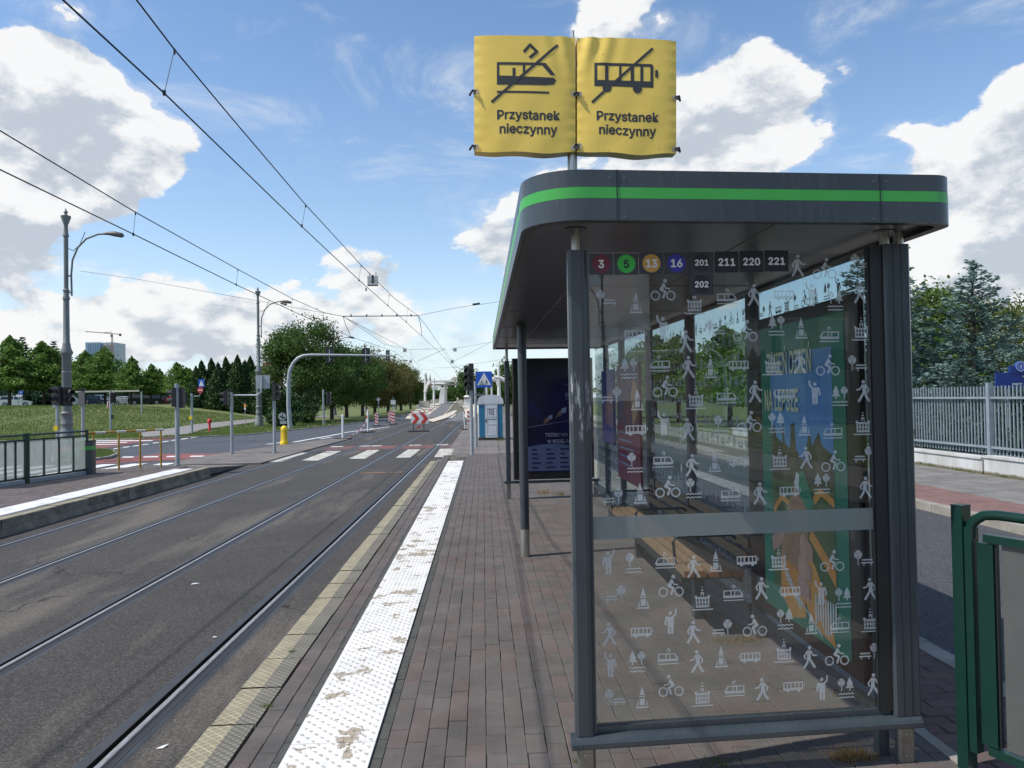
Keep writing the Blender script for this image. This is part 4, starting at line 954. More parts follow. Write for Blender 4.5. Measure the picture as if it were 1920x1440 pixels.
# back wall
XW = 1.90
MULL = [5.10, 6.70, 8.40, 10.10, 11.40]
for yy in MULL:
    part('back_post', SM().box((XW - .03, yy - .045, .22), (XW + .05, yy + .045, 2.385 + ZR(yy)), .01), M_SHEL, sh)
    part('foot', SM().box((XW - .025, yy - .04, -.02), (XW + .045, yy + .04, .22)), M_STEELG, sh)
    steel('roof_tube', XW + .01, yy, 2.385 + ZR(yy), 2.45 + ZR(yy))
for a, b in zip([YP + .08] + MULL, MULL + [yf - .02]):
    part('back_bottom_rail', SM().box((XW - .045, a + .046, .163), (XW + .04, b - .046, .222)), M_SHEL, sh)
for i, (a, b) in enumerate(zip([YP + .08] + MULL, MULL + [yf - .05])):
    zt = 2.385 + ZR((a + b) / 2)
    gp = part('back_pane', SM().box((XW + .002, a + .05, .225), (XW + .010, b - .05, zt)), M_GLASS2, sh)
    part('frosted_band', SM().box((XW + .001, a + .052, 1.06), (XW - .0012, b - .052, 1.16)), M_FROST, gp)
    part('glass_top_trim', SM().box((XW - .004, a + .05, zt), (XW + .016, b - .05, zt + .012)), M_STEELG, gp)
    I = Ico(); keys = list(ICO); k = i * 3
    V, Fc = [], []
    rows_ = 14 if i else 2
    for r_ in range(rows_):
        zz = zt - .19 - r_ * .155
        if .98 < zz < 1.16: continue
        n = int((b - a - .2) / .135)
        for c_ in range(n):
            k += 1; nm = keys[(k * 7 + r_ * 3) % len(keys)]; fl = -1 if (k % 3) else 1; h_ = HT[nm]
            yc = a + .14 + c_ * .135 + (.06 if r_ % 2 else 0) - SK2 * (XW - .4) * 0
            for q, pp in enumerate(ICO[nm].P):
                b_ = len(V)
                for x, y in pp: V.append((XW - .0008 - .00004 * q, yc + fl * x * h_, zz + y * h_))
                Fc.append(tuple(range(b_, b_ + len(pp))) if fl < 0 else tuple(range(b_, b_ + len(pp)))[::-1])
    m = SM(); m.add(V, Fc); part('pictogram_pattern', m, mat('etched_grey%d' % i, (.36, .42, .45), .6) if i == 0 else bpy.data.materials['etched_grey0'], gp, kind='stuff')
# the advert case in the first bay
case = part('advert_case', SM().box((1.835, 3.50, .27), (1.885, 5.03, 2.19), .01), M_BLK2, sh)
xf = 1.834; M_PG = mat('print_green', (.02, .22, .13), .6); M_PSKY = mat('print_sky', (.09, .27, .65), .6, c2=(.22, .48, .75), scale=1.2)
def pb(name, y0, y1, z0, z1, m_, lift): return part(name, SM().box((xf - lift, y0, z0), (xf - lift + .001, y1, z1)), m_, case)
pb('poster', 3.62, 4.76, .34, 2.12, M_PG, .0015)
def pu(u, v): return (4.60 - u * .84, .5 + v * 1.45)    # u to the right as seen from inside, v upward
def pp(name, pts, m_, lift, mats=None):
    m = SM(); m.add([(xf - lift, *pu(u, v)) for u, v in pts], [tuple(range(len(pts)))[::-1]]); return part(name, m, m_, case)
M_PGR = mat('print_grass', (.07, .14, .04), .6, c2=(.14, .17, .06), scale=9); M_PDK = mat('print_dark_tree', (.05, .06, .03), .6, c2=(.20, .14, .07), scale=8)
M_POR = mat('print_orange', (.80, .26, .05), .6, c2=(.85, .42, .10), scale=5); M_PBR = mat('print_brown', (.55, .30, .17), .6, c2=(.38, .2, .1), scale=6)
M_PW2 = mat('print_offwhite', (.8, .82, .78), .6); M_PSK2 = mat('print_hand', (.70, .42, .32), .6, c2=(.50, .27, .2), scale=5); M_PYL = mat('print_yellowish', (.80, .85, .60), .6); M_PCAP = mat('print_cap_green', (.04, .28, .15), .6)
pp('poster_print', [(0, .02), (1, .02 - .0), (1, .995), (0, .995)], M_PSKY, .003)
pp('poster_print', [(0, 0), (1, -.0), (1, .50), (0, .52)], M_PGR, .0036)
pp('poster_print', [(0, .46), (0, .66), (.06, .70), (.1, .64), (.2, .62), (.22, .72), (.25, .62), (.34, .60), (.36, .70), (.42, .71), (.44, .60), (.55, .56), (.62, .63), (.66, .68), (.70, .62), (.76, .66), (.8, .68), (.84, .63), (1, .6), (1, .46)], M_PDK, .0042)
pp('poster_print', [(0, .30), (.06, .36), (.18, .40), (.34, .38), (.36, .355), (.18, .375), (.07, .33), (.02, .27)], M_POR, .0048)
pp('poster_print', [(.68, .42), (.8, .47), (1, .44), (1, .41), (.82, .44), (.72, .40)], M_POR, .0048)
pp('poster_print', [(.42, .12), (.55, .26), (.86, .06), (.98, -.1), (.62, -.06)], M_POR, .0049)
pp('poster_print', [(.66, .30), (.84, .24), (1.0, .18), (1.0, .12), (.8, .2), (.62, .26)], M_POR, .0051)
pp('poster_print', [(.12, -.03), (.14, .16), (.22, .30), (.40, .46), (.62, .36), (.58, .14), (.54, -.02), (.3, -.08)], M_PBR, .0054)
pp('poster_print', [(.14, .00), (.15, .14), (.52, .10), (.55, -.06), (.3, -.1)], M_POR, .0060)
pp('poster_print', [(.40, .46), (.62, .36), (.72, .40), (.56, .52), (.44, .51)], M_PCAP, .0062)
pp('poster_print', [(.40, .46), (.44, .51), (.49, .50), (.47, .43)], M_PW2, .0066)
for k, (u, v) in enumerate(((.50, .20), (.47, .12), (.45, .04))): pp('poster_print', [(u - .03, v), (u - .02, v + .05), (u + .03, v + .07), (u + .18, v + .03), (u + .18, v - .03), (u + .0, v - .02)], M_PSK2, .0070 + k * .0003)
pp('poster_print', [(-.02, .20), (.14, .26), (.22, .24), (.14, .18), (.0, .14)], M_PSK2, .0070)
def ctext(s_, u, v, sz, m_, rot=0., sx=.7, bold=.03):
    y, z = pu(u, v); x = xf - .0085; c, s2 = math.cos(R(rot)), math.sin(R(rot))
    text('poster_lettering', s_, sz, m_, case, (x, SY(x, y), z), (0, -c, s2), (0, s2, c), bold=bold, sx=sx)
ctext('ZMIEŃ DZIEŃ', .34, .955, .25, M_PYL, 0, .56, .02); ctext('NA LEPSZE', .20, .80, .25, M_PYL, 0, .56, .02)
ctext('Frappuccino', .34, .04, .11, M_PW2, -38, .7); ctext('Czekamy na Ciebie w lodówce.', .62, -.04, .042, M_PW2, -24, .8)
m = SM()                                         # a plain wavy white mark standing for the label motif
for k in range(9):
    u = .70 + k * .035
    m.add([(xf - .008, *pu(u, -.055 + .02 * math.sin(k))), (xf - .008, *pu(u + .018, -.055 + .02 * math.sin(k))), (xf - .008, *pu(u + .022, .06)), (xf - .008, *pu(u + .004, .06))], [(3, 2, 1, 0)])
part('poster_print', m, M_PW2, case, kind='stuff')
part('case_glass', SM().box((xf - .016, 3.53, .30), (xf - .012, 5.0, 2.16)), m_glass('case_glass', (.98, .99, .99), 1.10, .003), case)
# timetable boards deeper in
bd = part('blue_board', SM().box((XW - .09, 10.25, 1.02), (XW - .06, 11.25, 2.08)), mat('board_blue', (.02, .03, .28), .4, c2=(.10, .09, .20), scale=2.2), sh)
m = SM()
for k in range(14): m.add([(XW - .092, 10.3 + .0, 1.25 + k * .04), (XW - .092, 10.95, 1.33 + k * .022), (XW - .092, 10.95, 1.336 + k * .022), (XW - .092, 10.3, 1.262 + k * .04)], [(0, 1, 2, 3)])
part('board_print', m, M_POR, bd, kind='stuff')
m_brd = part('maroon_board', SM().box((XW - .09, 8.52, .62), (XW - .06, 9.95, 2.1)), mat('board_maroon', (.16, .015, .05), .4, c2=(.22, .03, .06), scale=2), sh)
pbx = XW - .092
def mpoly(pts, m_, par): m = SM(); m.add([(pbx, y, z) for y, z in pts], [tuple(range(len(pts)))]); part('board_print', m, m_, par)
mpoly([(9.9, 1.35), (8.55, 1.35), (8.55, 2.08), (9.9, 2.08)], mat('board_blue_dark', (.03, .05, .12), .4, c2=(.2, .05, .05), scale=3.5), m_brd)
m = SM(); m.add([(pbx - .001, 8.62, 1.5), (pbx - .001, 8.9, 1.32), (pbx - .001, 9.0, 1.72), (pbx - .001, 8.8, 1.95), (pbx - .001, 8.62, 1.8)], [(0, 1, 2, 3, 4)]); part('board_print', m, M_PBR, m_brd)
m = SM()
for k in range(5): m.box((pbx - .0015, 9.75 - rnd.uniform(.5, 1.0), 1.22 - k * .1), (pbx, 9.8, 1.245 - k * .1))
part('board_print', m, M_PT, m_brd, kind='stuff')

# bench
bn = thing('timber_bench', 'long slatted timber bench with black armrests inside the shelter', 'bench', (1.6, 5.2, 0))
def BM(): return MB()
ya, yb = 5.18, 8.35
for k in range(5):
    x = 1.415 + k * .088
    sl_ = part('seat_slat', BM().box((x - .034, ya, .425), (x + .034, yb, .47), .0), M_WOOD, bn)
    part('slat_end', BM().box((x - .034, ya - .002, .426), (x + .034, ya + .001, .469)), M_WOODE, sl_)
for k in range(3):
    z = .56 + k * .09; x = 1.83 + k * .018
    m = BM(); m.box((x - .014, ya, z - .034), (x + .014, yb, z + .034)); sl_ = part('back_slat', m, M_WOOD, bn)
    part('slat_end', BM().box((x - .014, ya - .002, z - .033), (x + .014, ya + .001, z + .033)), M_WOODE, sl_)
part('side_beam', BM().box((1.375, ya + .05, .375), (1.395, yb - .05, .435)), M_DARKS, bn); part('side_beam', BM().box((1.79, ya + .05, .375), (1.81, yb - .05, .435)), M_DARKS, bn)
for y in (ya + .25, (ya + yb) / 2, yb - .25):
    part('bracket', BM().box((1.38, y - .03, .36), (1.86, y + .03, .42)).box((1.84, y - .03, .36), (1.87, y + .03, .80)), M_SHEL, bn)
    part('armrest', BM().tube([(1.39, y, .40), (1.37, y, .63), (1.40, y, .665), (1.80, y, .67), (1.84, y, .64)], .011, 8), M_DARKS, bn, smooth=True)
for y in (ya + .5, yb - .5): part('leg', BM().box((1.58, y - .04, 0), (1.66, y + .04, .37)), M_SHEL, bn)

# ------------------------------------------------------------------ covered stop sign above the roof
sg = thing('stop_sign', 'two yellow tarpaulin covers reading Przystanek nieczynny on a pole above the shelter roof', 'sign', (at(1073, 300, 3.42).x, 3.42, 2.58))
sx0 = sg.location.x
part('pole', MB().cyl((sx0, 3.42, 2.60), (sx0 + .0, 3.42, 3.34), .0225, n=20), M_STEEL, sg, smooth=True)
def cover(px0, px1, pyt0, pyt1, pyb0, pyb1, icon, seed):
    YC = 3.38; r_ = random.Random(seed); n, mm = 34, 36
    tl, tr_, bl, br = at(px0, pyt0, YC), at(px1, pyt1, YC), at(px0, pyb0, YC), at(px1, pyb1, YC)
    V = []
    def dsp(u, v):
        e = 1 - math.exp(-8 * u * (1 - u)); q = 0
        q += .0018 * math.sin(6 * u + 4 * v + seed) * e * (1 - v * .6) + .0014 * math.sin(15 * u - 11 * v + seed * 2) * e * (1 - v)
        cu = 1.0 if seed == 1 else .12                # creases radiate from the pulled inner top corner
        q += .006 * math.sin(26 * (abs(u - (1 if seed == 1 else 0)) * 1.3 + (1 - v) * .35)) * math.exp(-((u - cu) ** 2 * 14 + (1 - v) ** 2 * 16))
        q += .001 * math.sin(34 * u) * math.exp(-((1 - abs(2 * u - 1)) * 9)) * (.5 + .5 * math.sin(40 * v))
        q += .0016 * math.sin(60 * v + 3 * seed) * (math.exp(-u * 20) + math.exp(-(1 - u) * 20))
        return q - .016 * e
    for j in range(mm + 1):
        for i in range(n + 1):
            u, v = i / n, j / mm; p = lerp(lerp(bl, br, u), lerp(tl, tr_, u), v)
            sag = -.016 * (math.sin(math.pi * u) * (.6 + .4 * math.sin(9 * u + seed))) * (1 - v) ** 3
            V.append((p.x, YC + dsp(u, v), p.z + sag))
    Fc = [(j * (n + 1) + i, j * (n + 1) + i + 1, (j + 1) * (n + 1) + i + 1, (j + 1) * (n + 1) + i) for j in range(mm) for i in range(n)]
    m = MB(); m.add(V, Fc)
    # back sheet and side walls make it a bag 7 cm deep
    kb_ = len(V); ed = [i for i in range(n + 1)] + [(j) * (n + 1) + n for j in range(1, mm + 1)] + [mm * (n + 1) + i for i in range(n - 1, -1, -1)] + [j * (n + 1) for j in range(mm - 1, 0, -1)]
    E2 = [(V[i][0], 3.455, V[i][2] + (.006 if i <= n else 0)) for i in ed]; m.v += E2
    ne = len(ed)
    for q in range(ne): m.f.append((ed[q], kb_ + q, kb_ + (q + 1) % ne, ed[(q + 1) % ne])); m.mi.append(0)
    m.f.append(tuple(kb_ + q for q in range(ne))[::-1]); m.mi.append(0)
    cv = part('cover', m, M_TARP, sg, smooth=True)
    def P(u, v, l=.004):                  # a point on the cloth as it is meshed
        u, v = min(max(u, 0), .9999), min(max(v, 0), .9999); i, j = int(u * n), int(v * mm); fu, fv = u * n - i, v * mm - j
        g_ = [Vector(V[(j + b_) * (n + 1) + i + a_]) for b_ in (0, 1) for a_ in (0, 1)]
        p = lerp(lerp(g_[0], g_[1], fu), lerp(g_[2], g_[3], fu), fv); p.y -= l; return p
    w_, h_ = (br - bl).length, (tl - bl).length
    def printed(me, cu_, cv_, nm):
        # lay flat print onto the cloth, following its folds
        bm = bmesh.new(); bm.from_mesh(me)
        bmesh.ops.triangulate(bm, faces=bm.faces[:])
        for _ in range(5):
            le = [e for e in bm.edges if e.calc_length() > .014]
            if not le: break
            bmesh.ops.subdivide_edges(bm, edges=le, cuts=1); bmesh.ops.triangulate(bm, faces=[f for f in bm.faces if len(f.verts) > 3])
        for v_ in bm.verts:
            p = P(cu_ + v_.co.x / w_, cv_ + v_.co.y / h_, .0007 + abs(v_.co.z)); v_.co = p - origin_of(cv)
        bm.to_mesh(me); bm.free(); me.materials.clear(); me.materials.append(M_INK); link(nm, me, cv)
    for s_, vy in (('Przystanek', .315), ('nieczynny', .195)):
        printed(text_mesh(s_, .079, .024), .53 if seed == 1 else .50, vy, 'lettering')
    I = Ico()
    if icon == 'tram':
        I.rect(-.62, .0, .45, .045).poly((-.62, .17), (.38, .17), (.55, .19), (.60, .28), (.54, .33), (-.62, .36)).rect(-.62, .36, -.57, .62).rect(-.62, .58, .3, .635).rect(-.30, .2, -.24, .52).rect(-.09, .36, -.04, .6).poly((.26, .635), (.38, .63), (.58, .38), (.48, .38)).line(.06, (-.06, .86), (.06, 1.0), (.20, .86), (.06, .74))
        I.line(.055, (-.72, -.18), (.62, 1.0))
    else:
        I.rect(-.62, .17, .60, .30).rect(-.62, .60, .58, .66).rect(-.62, .3, -.56, .62).rect(-.40, .3, -.33, .62).rect(-.11, .3, -.06, .62).rect(.13, .3, .20, .62).rect(.33, .3, .39, .62).rect(.54, .2, .60, .64).disc(-.36, .14, .095).disc(.27, .14, .095).rect(.64, .38, .70, .54)
        I.line(.055, (-.66, -.16), (.58, .98))
    me = I.mesh('x', M_INK, .222, Vector((1, 0, 0)), Vector((0, 1, 0)), False, .00008)
    printed(me, .52 if seed == 1 else .47, .50, 'crossed_out_tram' if icon == 'tram' else 'crossed_out_bus')
    ties = [(0.02, .51), (.02, .035), (.985, .035), (.985, .50)] if seed == 1 else [(.02, .50), (.02, .05), (.985, .035), (.985, .49)]
    for u, v in ties:
        p = P(u, v, .006); m = MB(); m.add([], [])
        for q in range(12):
            a0, a1 = R(30 * q), R(30 * (q + 1))
            m.add([(p.x + .007 * math.cos(a0), p.y, p.z + .007 * math.sin(a0)), (p.x + .013 * math.cos(a0), p.y, p.z + .013 * math.sin(a0)), (p.x + .013 * math.cos(a1), p.y, p.z + .013 * math.sin(a1)), (p.x + .007 * math.cos(a1), p.y, p.z + .007 * math.sin(a1))], [(0, 1, 2, 3)])
        part('eyelet', m, M_STEEL, cv)
        sgn = -1 if u < .5 else 1
        m = MB().tube([(p.x, p.y - .004, p.z), (p.x + .016 * sgn, p.y - .008, p.z + .004), (p.x + .030 * sgn, p.y + .03, p.z - .002)], .0055, 6).tube([(p.x + .006 * sgn, p.y - .006, p.z + .002), (p.x + .010 * sgn, p.y - .012, p.z - .013)], .004, 6)
        part('black_tie', m, M_BLACK, cv)
cover(889, 1079, 68, 70.5, 284, 285, 'tram', 1); cover(1082, 1268, 71, 77.5, 285, 288, 'bus', 2)
# clamp between the covers
part('clamp', MB().cyl((sx0 + .012, 3.405, 3.345), (sx0 + .012, 3.405, 3.392), .006), M_STEEL, sg)

# ------------------------------------------------------------------ lamp columns and overhead line
def make_lamp(full=True):
    t_ = thing('lamp_column', 'tall grey cast lamp column', 'lamp column', (0, 0, 0), 'tall grey lamp columns along the side road')
    prof = [(.34, 0), (.34, .28), (.30, .34), (.30, .75), (.26, .82), (.235, 1.0), (.26, 1.05), (.27, 1.12), (.235, 1.18), (.235, 1.5), (.27, 1.55), (.27, 1.62), (.21, 1.68), (.205, 4.35), (.28, 4.45), (.28, 4.5), (.19, 4.72), (.17, 4.9), (.16, 4.95),
            (.145, 4.97), (.13, 7.0), (.16, 7.02), (.16, 7.10), (.12, 7.2), (.12, 7.4), (.15, 7.42), (.15, 7.47), (.10, 7.52), (.10, 10.0), (.14, 10.05), (.10, 10.2), (.085, 10.5), (.10, 10.6), (.22, 10.95), (.22, 11.02), (.08, 11.06), (.06, 11.15), (.10, 11.2), (.04, 11.3), (.01, 11.4)]
    link('column', MB().lathe(prof, n=20).mesh('column', M_LAMP, smooth=True), t_)
    arm = link('arm', MB().tube([(.26, 0, 7.2), (.24, 0, 8.2), (.30, 0, 8.9), (.55, 0, 9.5), (.95, 0, 9.92), (1.5, 0, 10.13), (1.85, 0, 10.15)], .045, 8).cyl((-.02, 0, 7.35), (.27, 0, 7.35), .035).cyl((-.02, 0, 8.15), (.26, 0, 8.15), .035)
               .tube([(.12, 0, 9.45), (.35, 0, 9.35), (.65, 0, 9.65), (.9, 0, 10.25)], .02, 6).mesh('arm', M_LAMP, smooth=True), t_)
    link('luminaire', MB().tube([(1.75, 0, 10.15), (2.0, 0, 10.17), (2.3, 0, 10.14), (2.62, 0, 10.07), (2.72, 0, 10.03)], .1, 10, [.05, .09, .13, .12, .03]).mesh('luminaire', mat('luminaire_grey', (.12, .11, .10), .5), smooth=True), t_)
    m = link('band', MB().cyl((0, 0, 3.55), (0, 0, 3.6), .212, n=16).cyl((0, 0, 2.75), (0, 0, 2.8), .214, n=16).mesh('band', M_GALV), t_)
    return t_
lamp = make_lamp()
LP = [((143, 36.3), 'nearest and tallest grey lamp column, left of the opposite platform railing'), ((491, 61.5), 'second grey lamp column, with the grey sign back in front of it'),
      ((629, 97.), 'third lamp column rising through the linden crowns'), ((687, 124.), 'fourth lamp column, tip showing above the signal gantry'), ((742, 155.), 'farthest lamp column, a small tip behind the drying lindens')]
lamps = []
for i, ((px, Y), lb) in enumerate(LP):
    o = lamp if i == 0 else copy_tree(lamp); x = (px - 906) / F * Y; o.location = (x, Y, -.28); o['label'] = lb; lamps.append(o)
o = copy_tree(lamp); o.location = (15.6, -47, -.2); o.rotation_euler.z = math.pi; o['label'] = 'lamp column seen mirrored in the end pane of the shelter'
m = MB().box((-.05, -.245, 2.05), (.06, -.215, 2.35)); link('notice', m.mesh('notice', M_WHT), lamps[0], (.12, 0, 0))

def wire(name, pts, r, parent): return part(name, MB().tube(pts, r, 5), M_WIRE, parent)
YW = 31.
def wl_(px, py, X): return atx(px, py, X)
def line_pts(P): return [at(a, b, Y) for a, b, Y in P]
# contact and messenger wires; the depth of each measured point follows from the track it hangs over
def over(px, py, Xf):
    p = CAM + ray(px, py) * 1.
    d = ray(px, py); Y = 10.
    for _ in range(20): Y = Xf(Y) * d.y / d.x
    return at(px, py, Y)
NX = lambda y: -3.30 + .012 * y; FX = lambda y: -6.15 + .010 * y
near_c = [over(a, b, NX) for a, b in ((118, 0), (308, 175), (565, 424), (673, 525), (727, 573), (787, 627), (822, 659), (850, 688), (862, 700))]
near_m = [over(a, b, NX) for a, b in ((256, 0), (327, 93), (440, 228), (573, 384), (677, 497), (740, 560), (784, 592))]
far_c = [over(a, b, FX) for a, b in ((0, 318), (250, 439), (443, 534), (548, 583), (606, 610), (660, 632), (742, 660))]
far_m = [over(a, b, FX) for a, b in ((0, 245), (254, 398), (446, 505), (548, 560), (607, 586), (643, 593))]
def ext(P):
    d = (P[0] - P[1]).normalized(); return [P[0] + d * 14] + P
ov = thing('near_catenary', 'pair of overhead wires hung above the near tram track', 'overhead wire', (NX(10), 10, 5))
wire('contact_wire', ext(near_c), .0095, ov); wire('messenger_wire', ext(near_m), .009, ov)
def drop(a, b, par):
    m = MB().tube([a, lerp(a, b, .12) + Vector((0, 0, 0)), b], .004, 4).cyl(b + Vector((0, 0, .03)), b - Vector((0, 0, .02)), .018, n=6).cyl(a + Vector((0, 0, .01)), a - Vector((0, 0, .05)), .012, n=6)
    part('dropper', m, M_WIRE, par)
for (a, b), (c, d) in (((327, 93), (308, 175)), ((573, 384), (566, 424)), ((677, 497), (673, 526)), ((730, 553), (727, 573)), ((765, 578), (762, 603))): drop(over(a, b, NX), over(c, d, NX), ov)
ov2 = thing('far_catenary', 'pair of overhead wires hung above the far tram track', 'overhead wire', (FX(10), 10, 5))
wire('contact_wire', ext(far_c), .010, ov2); wire('messenger_wire', ext(far_m), .0095, ov2)
for (a, b), (c, d) in (((254, 398), (250, 440)), ((446, 505), (443, 534)), ((548, 560), (547, 583)), ((607, 586), (606, 610))): drop(over(a, b, FX), over(c, d, FX), ov2)
pn, pf = near_m[-1], far_m[-1]
cs = thing('cross_span', 'cross span with an insulated bar holding both messenger wires', 'overhead wire', tuple(pf))
L1 = lamps[0].location
part('span_bar', MB().tube([pf, pn], .022, 6), M_GALV, cs)
m = MB()
for k in range(5): p = lerp(pf, pn, .1 + .2 * k); m.cyl(p + Vector((0, 0, -.03)), p + Vector((0, 0, .08)), .03, n=6)
part('insulator', m, M_WIRE, cs, kind='stuff')
wire('span_wire', [at(150, 508, L1.y), at(250, 522, 34.5), at(400, 549, 33), pf], .009, cs); wire('span_wire', [pn, at(850, 578, YW + 3), at(940, 565, YW + 5), at(1120, 535, YW + 8)], .008, cs)
part('span_insulator', MB().cyl(at(527, 568, 31.8), at(537, 571, 31.7), .045, n=8).cyl(at(886, 571, YW + 4), at(900, 569, YW + 4), .045, n=8), M_WIRE, cs)
sup = MB()
for p in (pf, pn): sup.tube([p + Vector((0, 0, .02)), p + Vector((.1, 0, -.35)), p + Vector((.0, 2., -.75))], .012, 5)
part('steady_arm', sup, M_WIRE, cs)
# wires continuing over the junction toward the bridge
fw = thing('junction_wires', 'thin web of overhead wires over the junction towards the white bridge', 'overhead wire', (-2, 60, 5))
for P in ([(784, 592, 31), (800, 612, 40), (830, 655, 55), (850, 690, 75), (880, 735, 140)], [(643, 593, 31), (690, 624, 42), (720, 645, 52), (768, 656, 62), (775, 675, 75), (790, 692, 90), (812, 694, 105), (830, 715, 130)],
          [(660, 632, 45), (742, 660, 58), (775, 690, 80), (812, 716, 120)], [(640, 592, 31), (760, 654, 60)], [(768, 655, 62), (835, 654, 62)], [(844, 655, 62), (1000, 628, 70)], [(783, 677, 80), (835, 654, 62)], [(850, 678, 70), (920, 642, 66)],
          [(812, 690, 105), (862, 689, 100)], [(835, 655, 62), (848, 680, 72), (858, 690, 90), (875, 715, 120)], [(850, 688, 70), (950, 673, 72)], [(660, 600, 100), (742, 655, 150), (800, 690, 200)]):
    wire('wire', line_pts(P), .011 if P[0][2] < 80 else .016, fw)
def hang_sign(px, py, Y, w_, h_, lb, arrow=False):
    p = at(px, py, Y); t_ = thing('wire_sign', lb, 'sign', tuple(p), 'small square plates hung on the overhead wires')
    part('plate', MB().box((p.x - w_ / 2, p.y - .015, p.z - h_ / 2), (p.x + w_ / 2, p.y + .015, p.z + h_ / 2)), mat('plate_grey', (.45, .48, .47), .5) if 'plate_grey' not in bpy.data.materials else bpy.data.materials['plate_grey'], t_)
    m = MB(); y = p.y - .018
    if arrow:
        m.box((p.x - .03, y, p.z - .0), (p.x + .03, y + .002, p.z + .17)); m.add([(p.x - .065, y, p.z + .0), (p.x, y, p.z - .08), (p.x + .065, y, p.z + .0)], [(0, 1, 2)]); m.box((p.x - .14, y, p.z - .14), (p.x + .14, y + .002, p.z - .11)); m.box((p.x - .03, y - .001, p.z - .145), (p.x + .03, y + .001, p.z - .105))
        part('arrow', m, M_INK, t_); part('hook', MB().cyl((p.x - .19, p.y, p.z - .19), (p.x - .19, p.y, p.z - .28), .02), M_BLACK, t_)
    else:
        m.box((p.x - w_ * .3, y, p.z - .03), (p.x + w_ * .3, y + .002, p.z + .02)); part('mark', m, M_INK, t_)
    part('hanger', MB().cyl((p.x - w_ * .3, p.y, p.z + h_ / 2), (p.x - w_ * .3, p.y, p.z + h_ / 2 + .1), .01).cyl((p.x + w_ * .3, p.y, p.z + h_ / 2), (p.x + w_ * .3, p.y, p.z + h_ / 2 + .1), .01), M_WIRE, t_)
psn = over(699, 527, NX)
hang_sign(699, 527, psn.y, .30, .28, 'largest square plate on the overhead wires, with a black arrow pointing down', True)
hang_sign(759, 657, 62, .30, .30, 'small square plate left of the second wire support'); hang_sign(853, 656, 64, .30, .30, 'small square plate right of the second wire support')
hang_sign(848, 678, 66, .28, .30, 'small square plate hung just above the traffic light at the platform end'); hang_sign(770, 678, 90, .36, .36, 'tiny far plate against the last linden crown')

# ------------------------------------------------------------------ poles, signals, signs
def signal(parent, p, face, n=2, s_=.22, dep=.14):
    f = Vector(face).normalized(); r_ = Vector((f.y, -f.x, 0)); hgt = n * s_ * 1.12 + .1
    def W(a, b, c): return p + r_ * a + f * b + Vector((0, 0, c))
    m = MB(); w2 = s_ * .72
    pl = [(-w2, 0), (w2, 0), (w2, dep * .8), (w2 * .85, dep), (-w2 * .85, dep), (-w2, dep * .8)]
    m.add([W(a, b, -hgt / 2) for a, b in pl] + [W(a, b, hgt / 2) for a, b in pl], [tuple(range(6))[::-1], tuple(range(6, 12))] + [(i, (i + 1) % 6, 6 + (i + 1) % 6, 6 + i) for i in range(6)])
    hd = part('signal_head', m, M_BLACK, parent)
    for k in range(n):
        cz = (k - (n - 1) / 2) * s_ * 1.12; c = W(0, dep, cz)
        m = MB(); R0 = s_ * .45; q = 8; vs = []
        for d_ in (0, s_ * .75):
            for i in range(q + 1):
                a = R(-20 + 220 * i / q); vs.append(c + r_ * R0 * math.cos(a) + Vector((0, 0, R0 * math.sin(a))) + f * (d_ if 1 else 0))
        m.add(vs, [(i, i + 1, q + 2 + i, q + 1 + i) for i in range(q)]); part('visor', m, M_BLACK, hd)
        part('lens', MB().cyl(c, c + f * .01, s_ * .4, n=14), M_LENS, hd)
    return hd
def pole_thing(name, lb, cat, base, top_z, r, grp=None, m_=None):
    t_ = thing(name, lb, cat, tuple(base), grp)
    part('pole', MB().cyl(base, (base.x, base.y, top_z), r, n=14).cyl((base.x, base.y, top_z), (base.x, base.y, top_z + .012), r * .9, n=14), m_ or M_GALV, t_, smooth=True)
    part('base_plate', MB().cyl((base.x, base.y, base.z), (base.x, base.y, base.z + .03), r * 1.7, n=8), m_ or M_GALV, t_)
    return t_
GS = 'grey signal poles around the junction'
A = gz(333, 873, 0.); zt = at(331, 720, A.y).z
t_ = pole_thing('signal_pole', 'thick grey signal pole at the end of the opposite platform', 'signal pole', A, zt, .058, GS)
part('signal_back', MB().box((A.x + .06, A.y - .02, zt - .66), (A.x + .17, A.y + .12, zt - .10)), M_BLACK, t_); signal(t_, Vector((A.x - .02, A.y + .02, zt - .36)), (-1, -.1, 0), 2, .19, .1)
B = gz(435, 851, -.2); zt = at(435, 736, B.y).z
t_ = pole_thing('signal_pole', 'pale signal pole with an arm carrying the grey sign back', 'signal pole', B, zt, .055, GS)
signal(t_, Vector((B.x - .12, B.y, at(425, 746, B.y).z)), (-1, -.15, 0), 2, .20)
q0, q1, q2, q3 = at(437, 741, B.y), at(482, 741, B.y), at(490, 735, B.y), at(491, 704, B.y)
part('arm', MB().tube([q0, q1, q2, q3], .032, 8), M_GALV, t_, smooth=True)
q = at(492, 716, B.y); part('sign_back', MB().box((q.x - .26, q.y + .04, q.z - .25), (q.x + .26, q.y + .06, q.z + .25)), M_GALV, t_)
part('bell', MB().cyl((B.x, B.y, zt), (B.x, B.y, zt + .16), .05), M_BLACK, t_)
Cc = gz(515, 849, -.2); zt = at(513, 752, Cc.y).z
t_ = pole_thing('signal_pole', 'signal pole beside the yellow bollard with hooded lamps facing the tracks', 'signal pole', Cc, zt, .058, GS)
signal(t_, Vector((Cc.x, Cc.y, at(513, 735, Cc.y).z)), (1, -.15, 0), 2, .22); part('bell', MB().cyl((Cc.x, Cc.y, at(513, 722, Cc.y).z), (Cc.x, Cc.y, at(513, 716, Cc.y).z), .07), M_BLACK, t_)
D = gz(208, 812, -.25); zt = at(208, 733, D.y).z
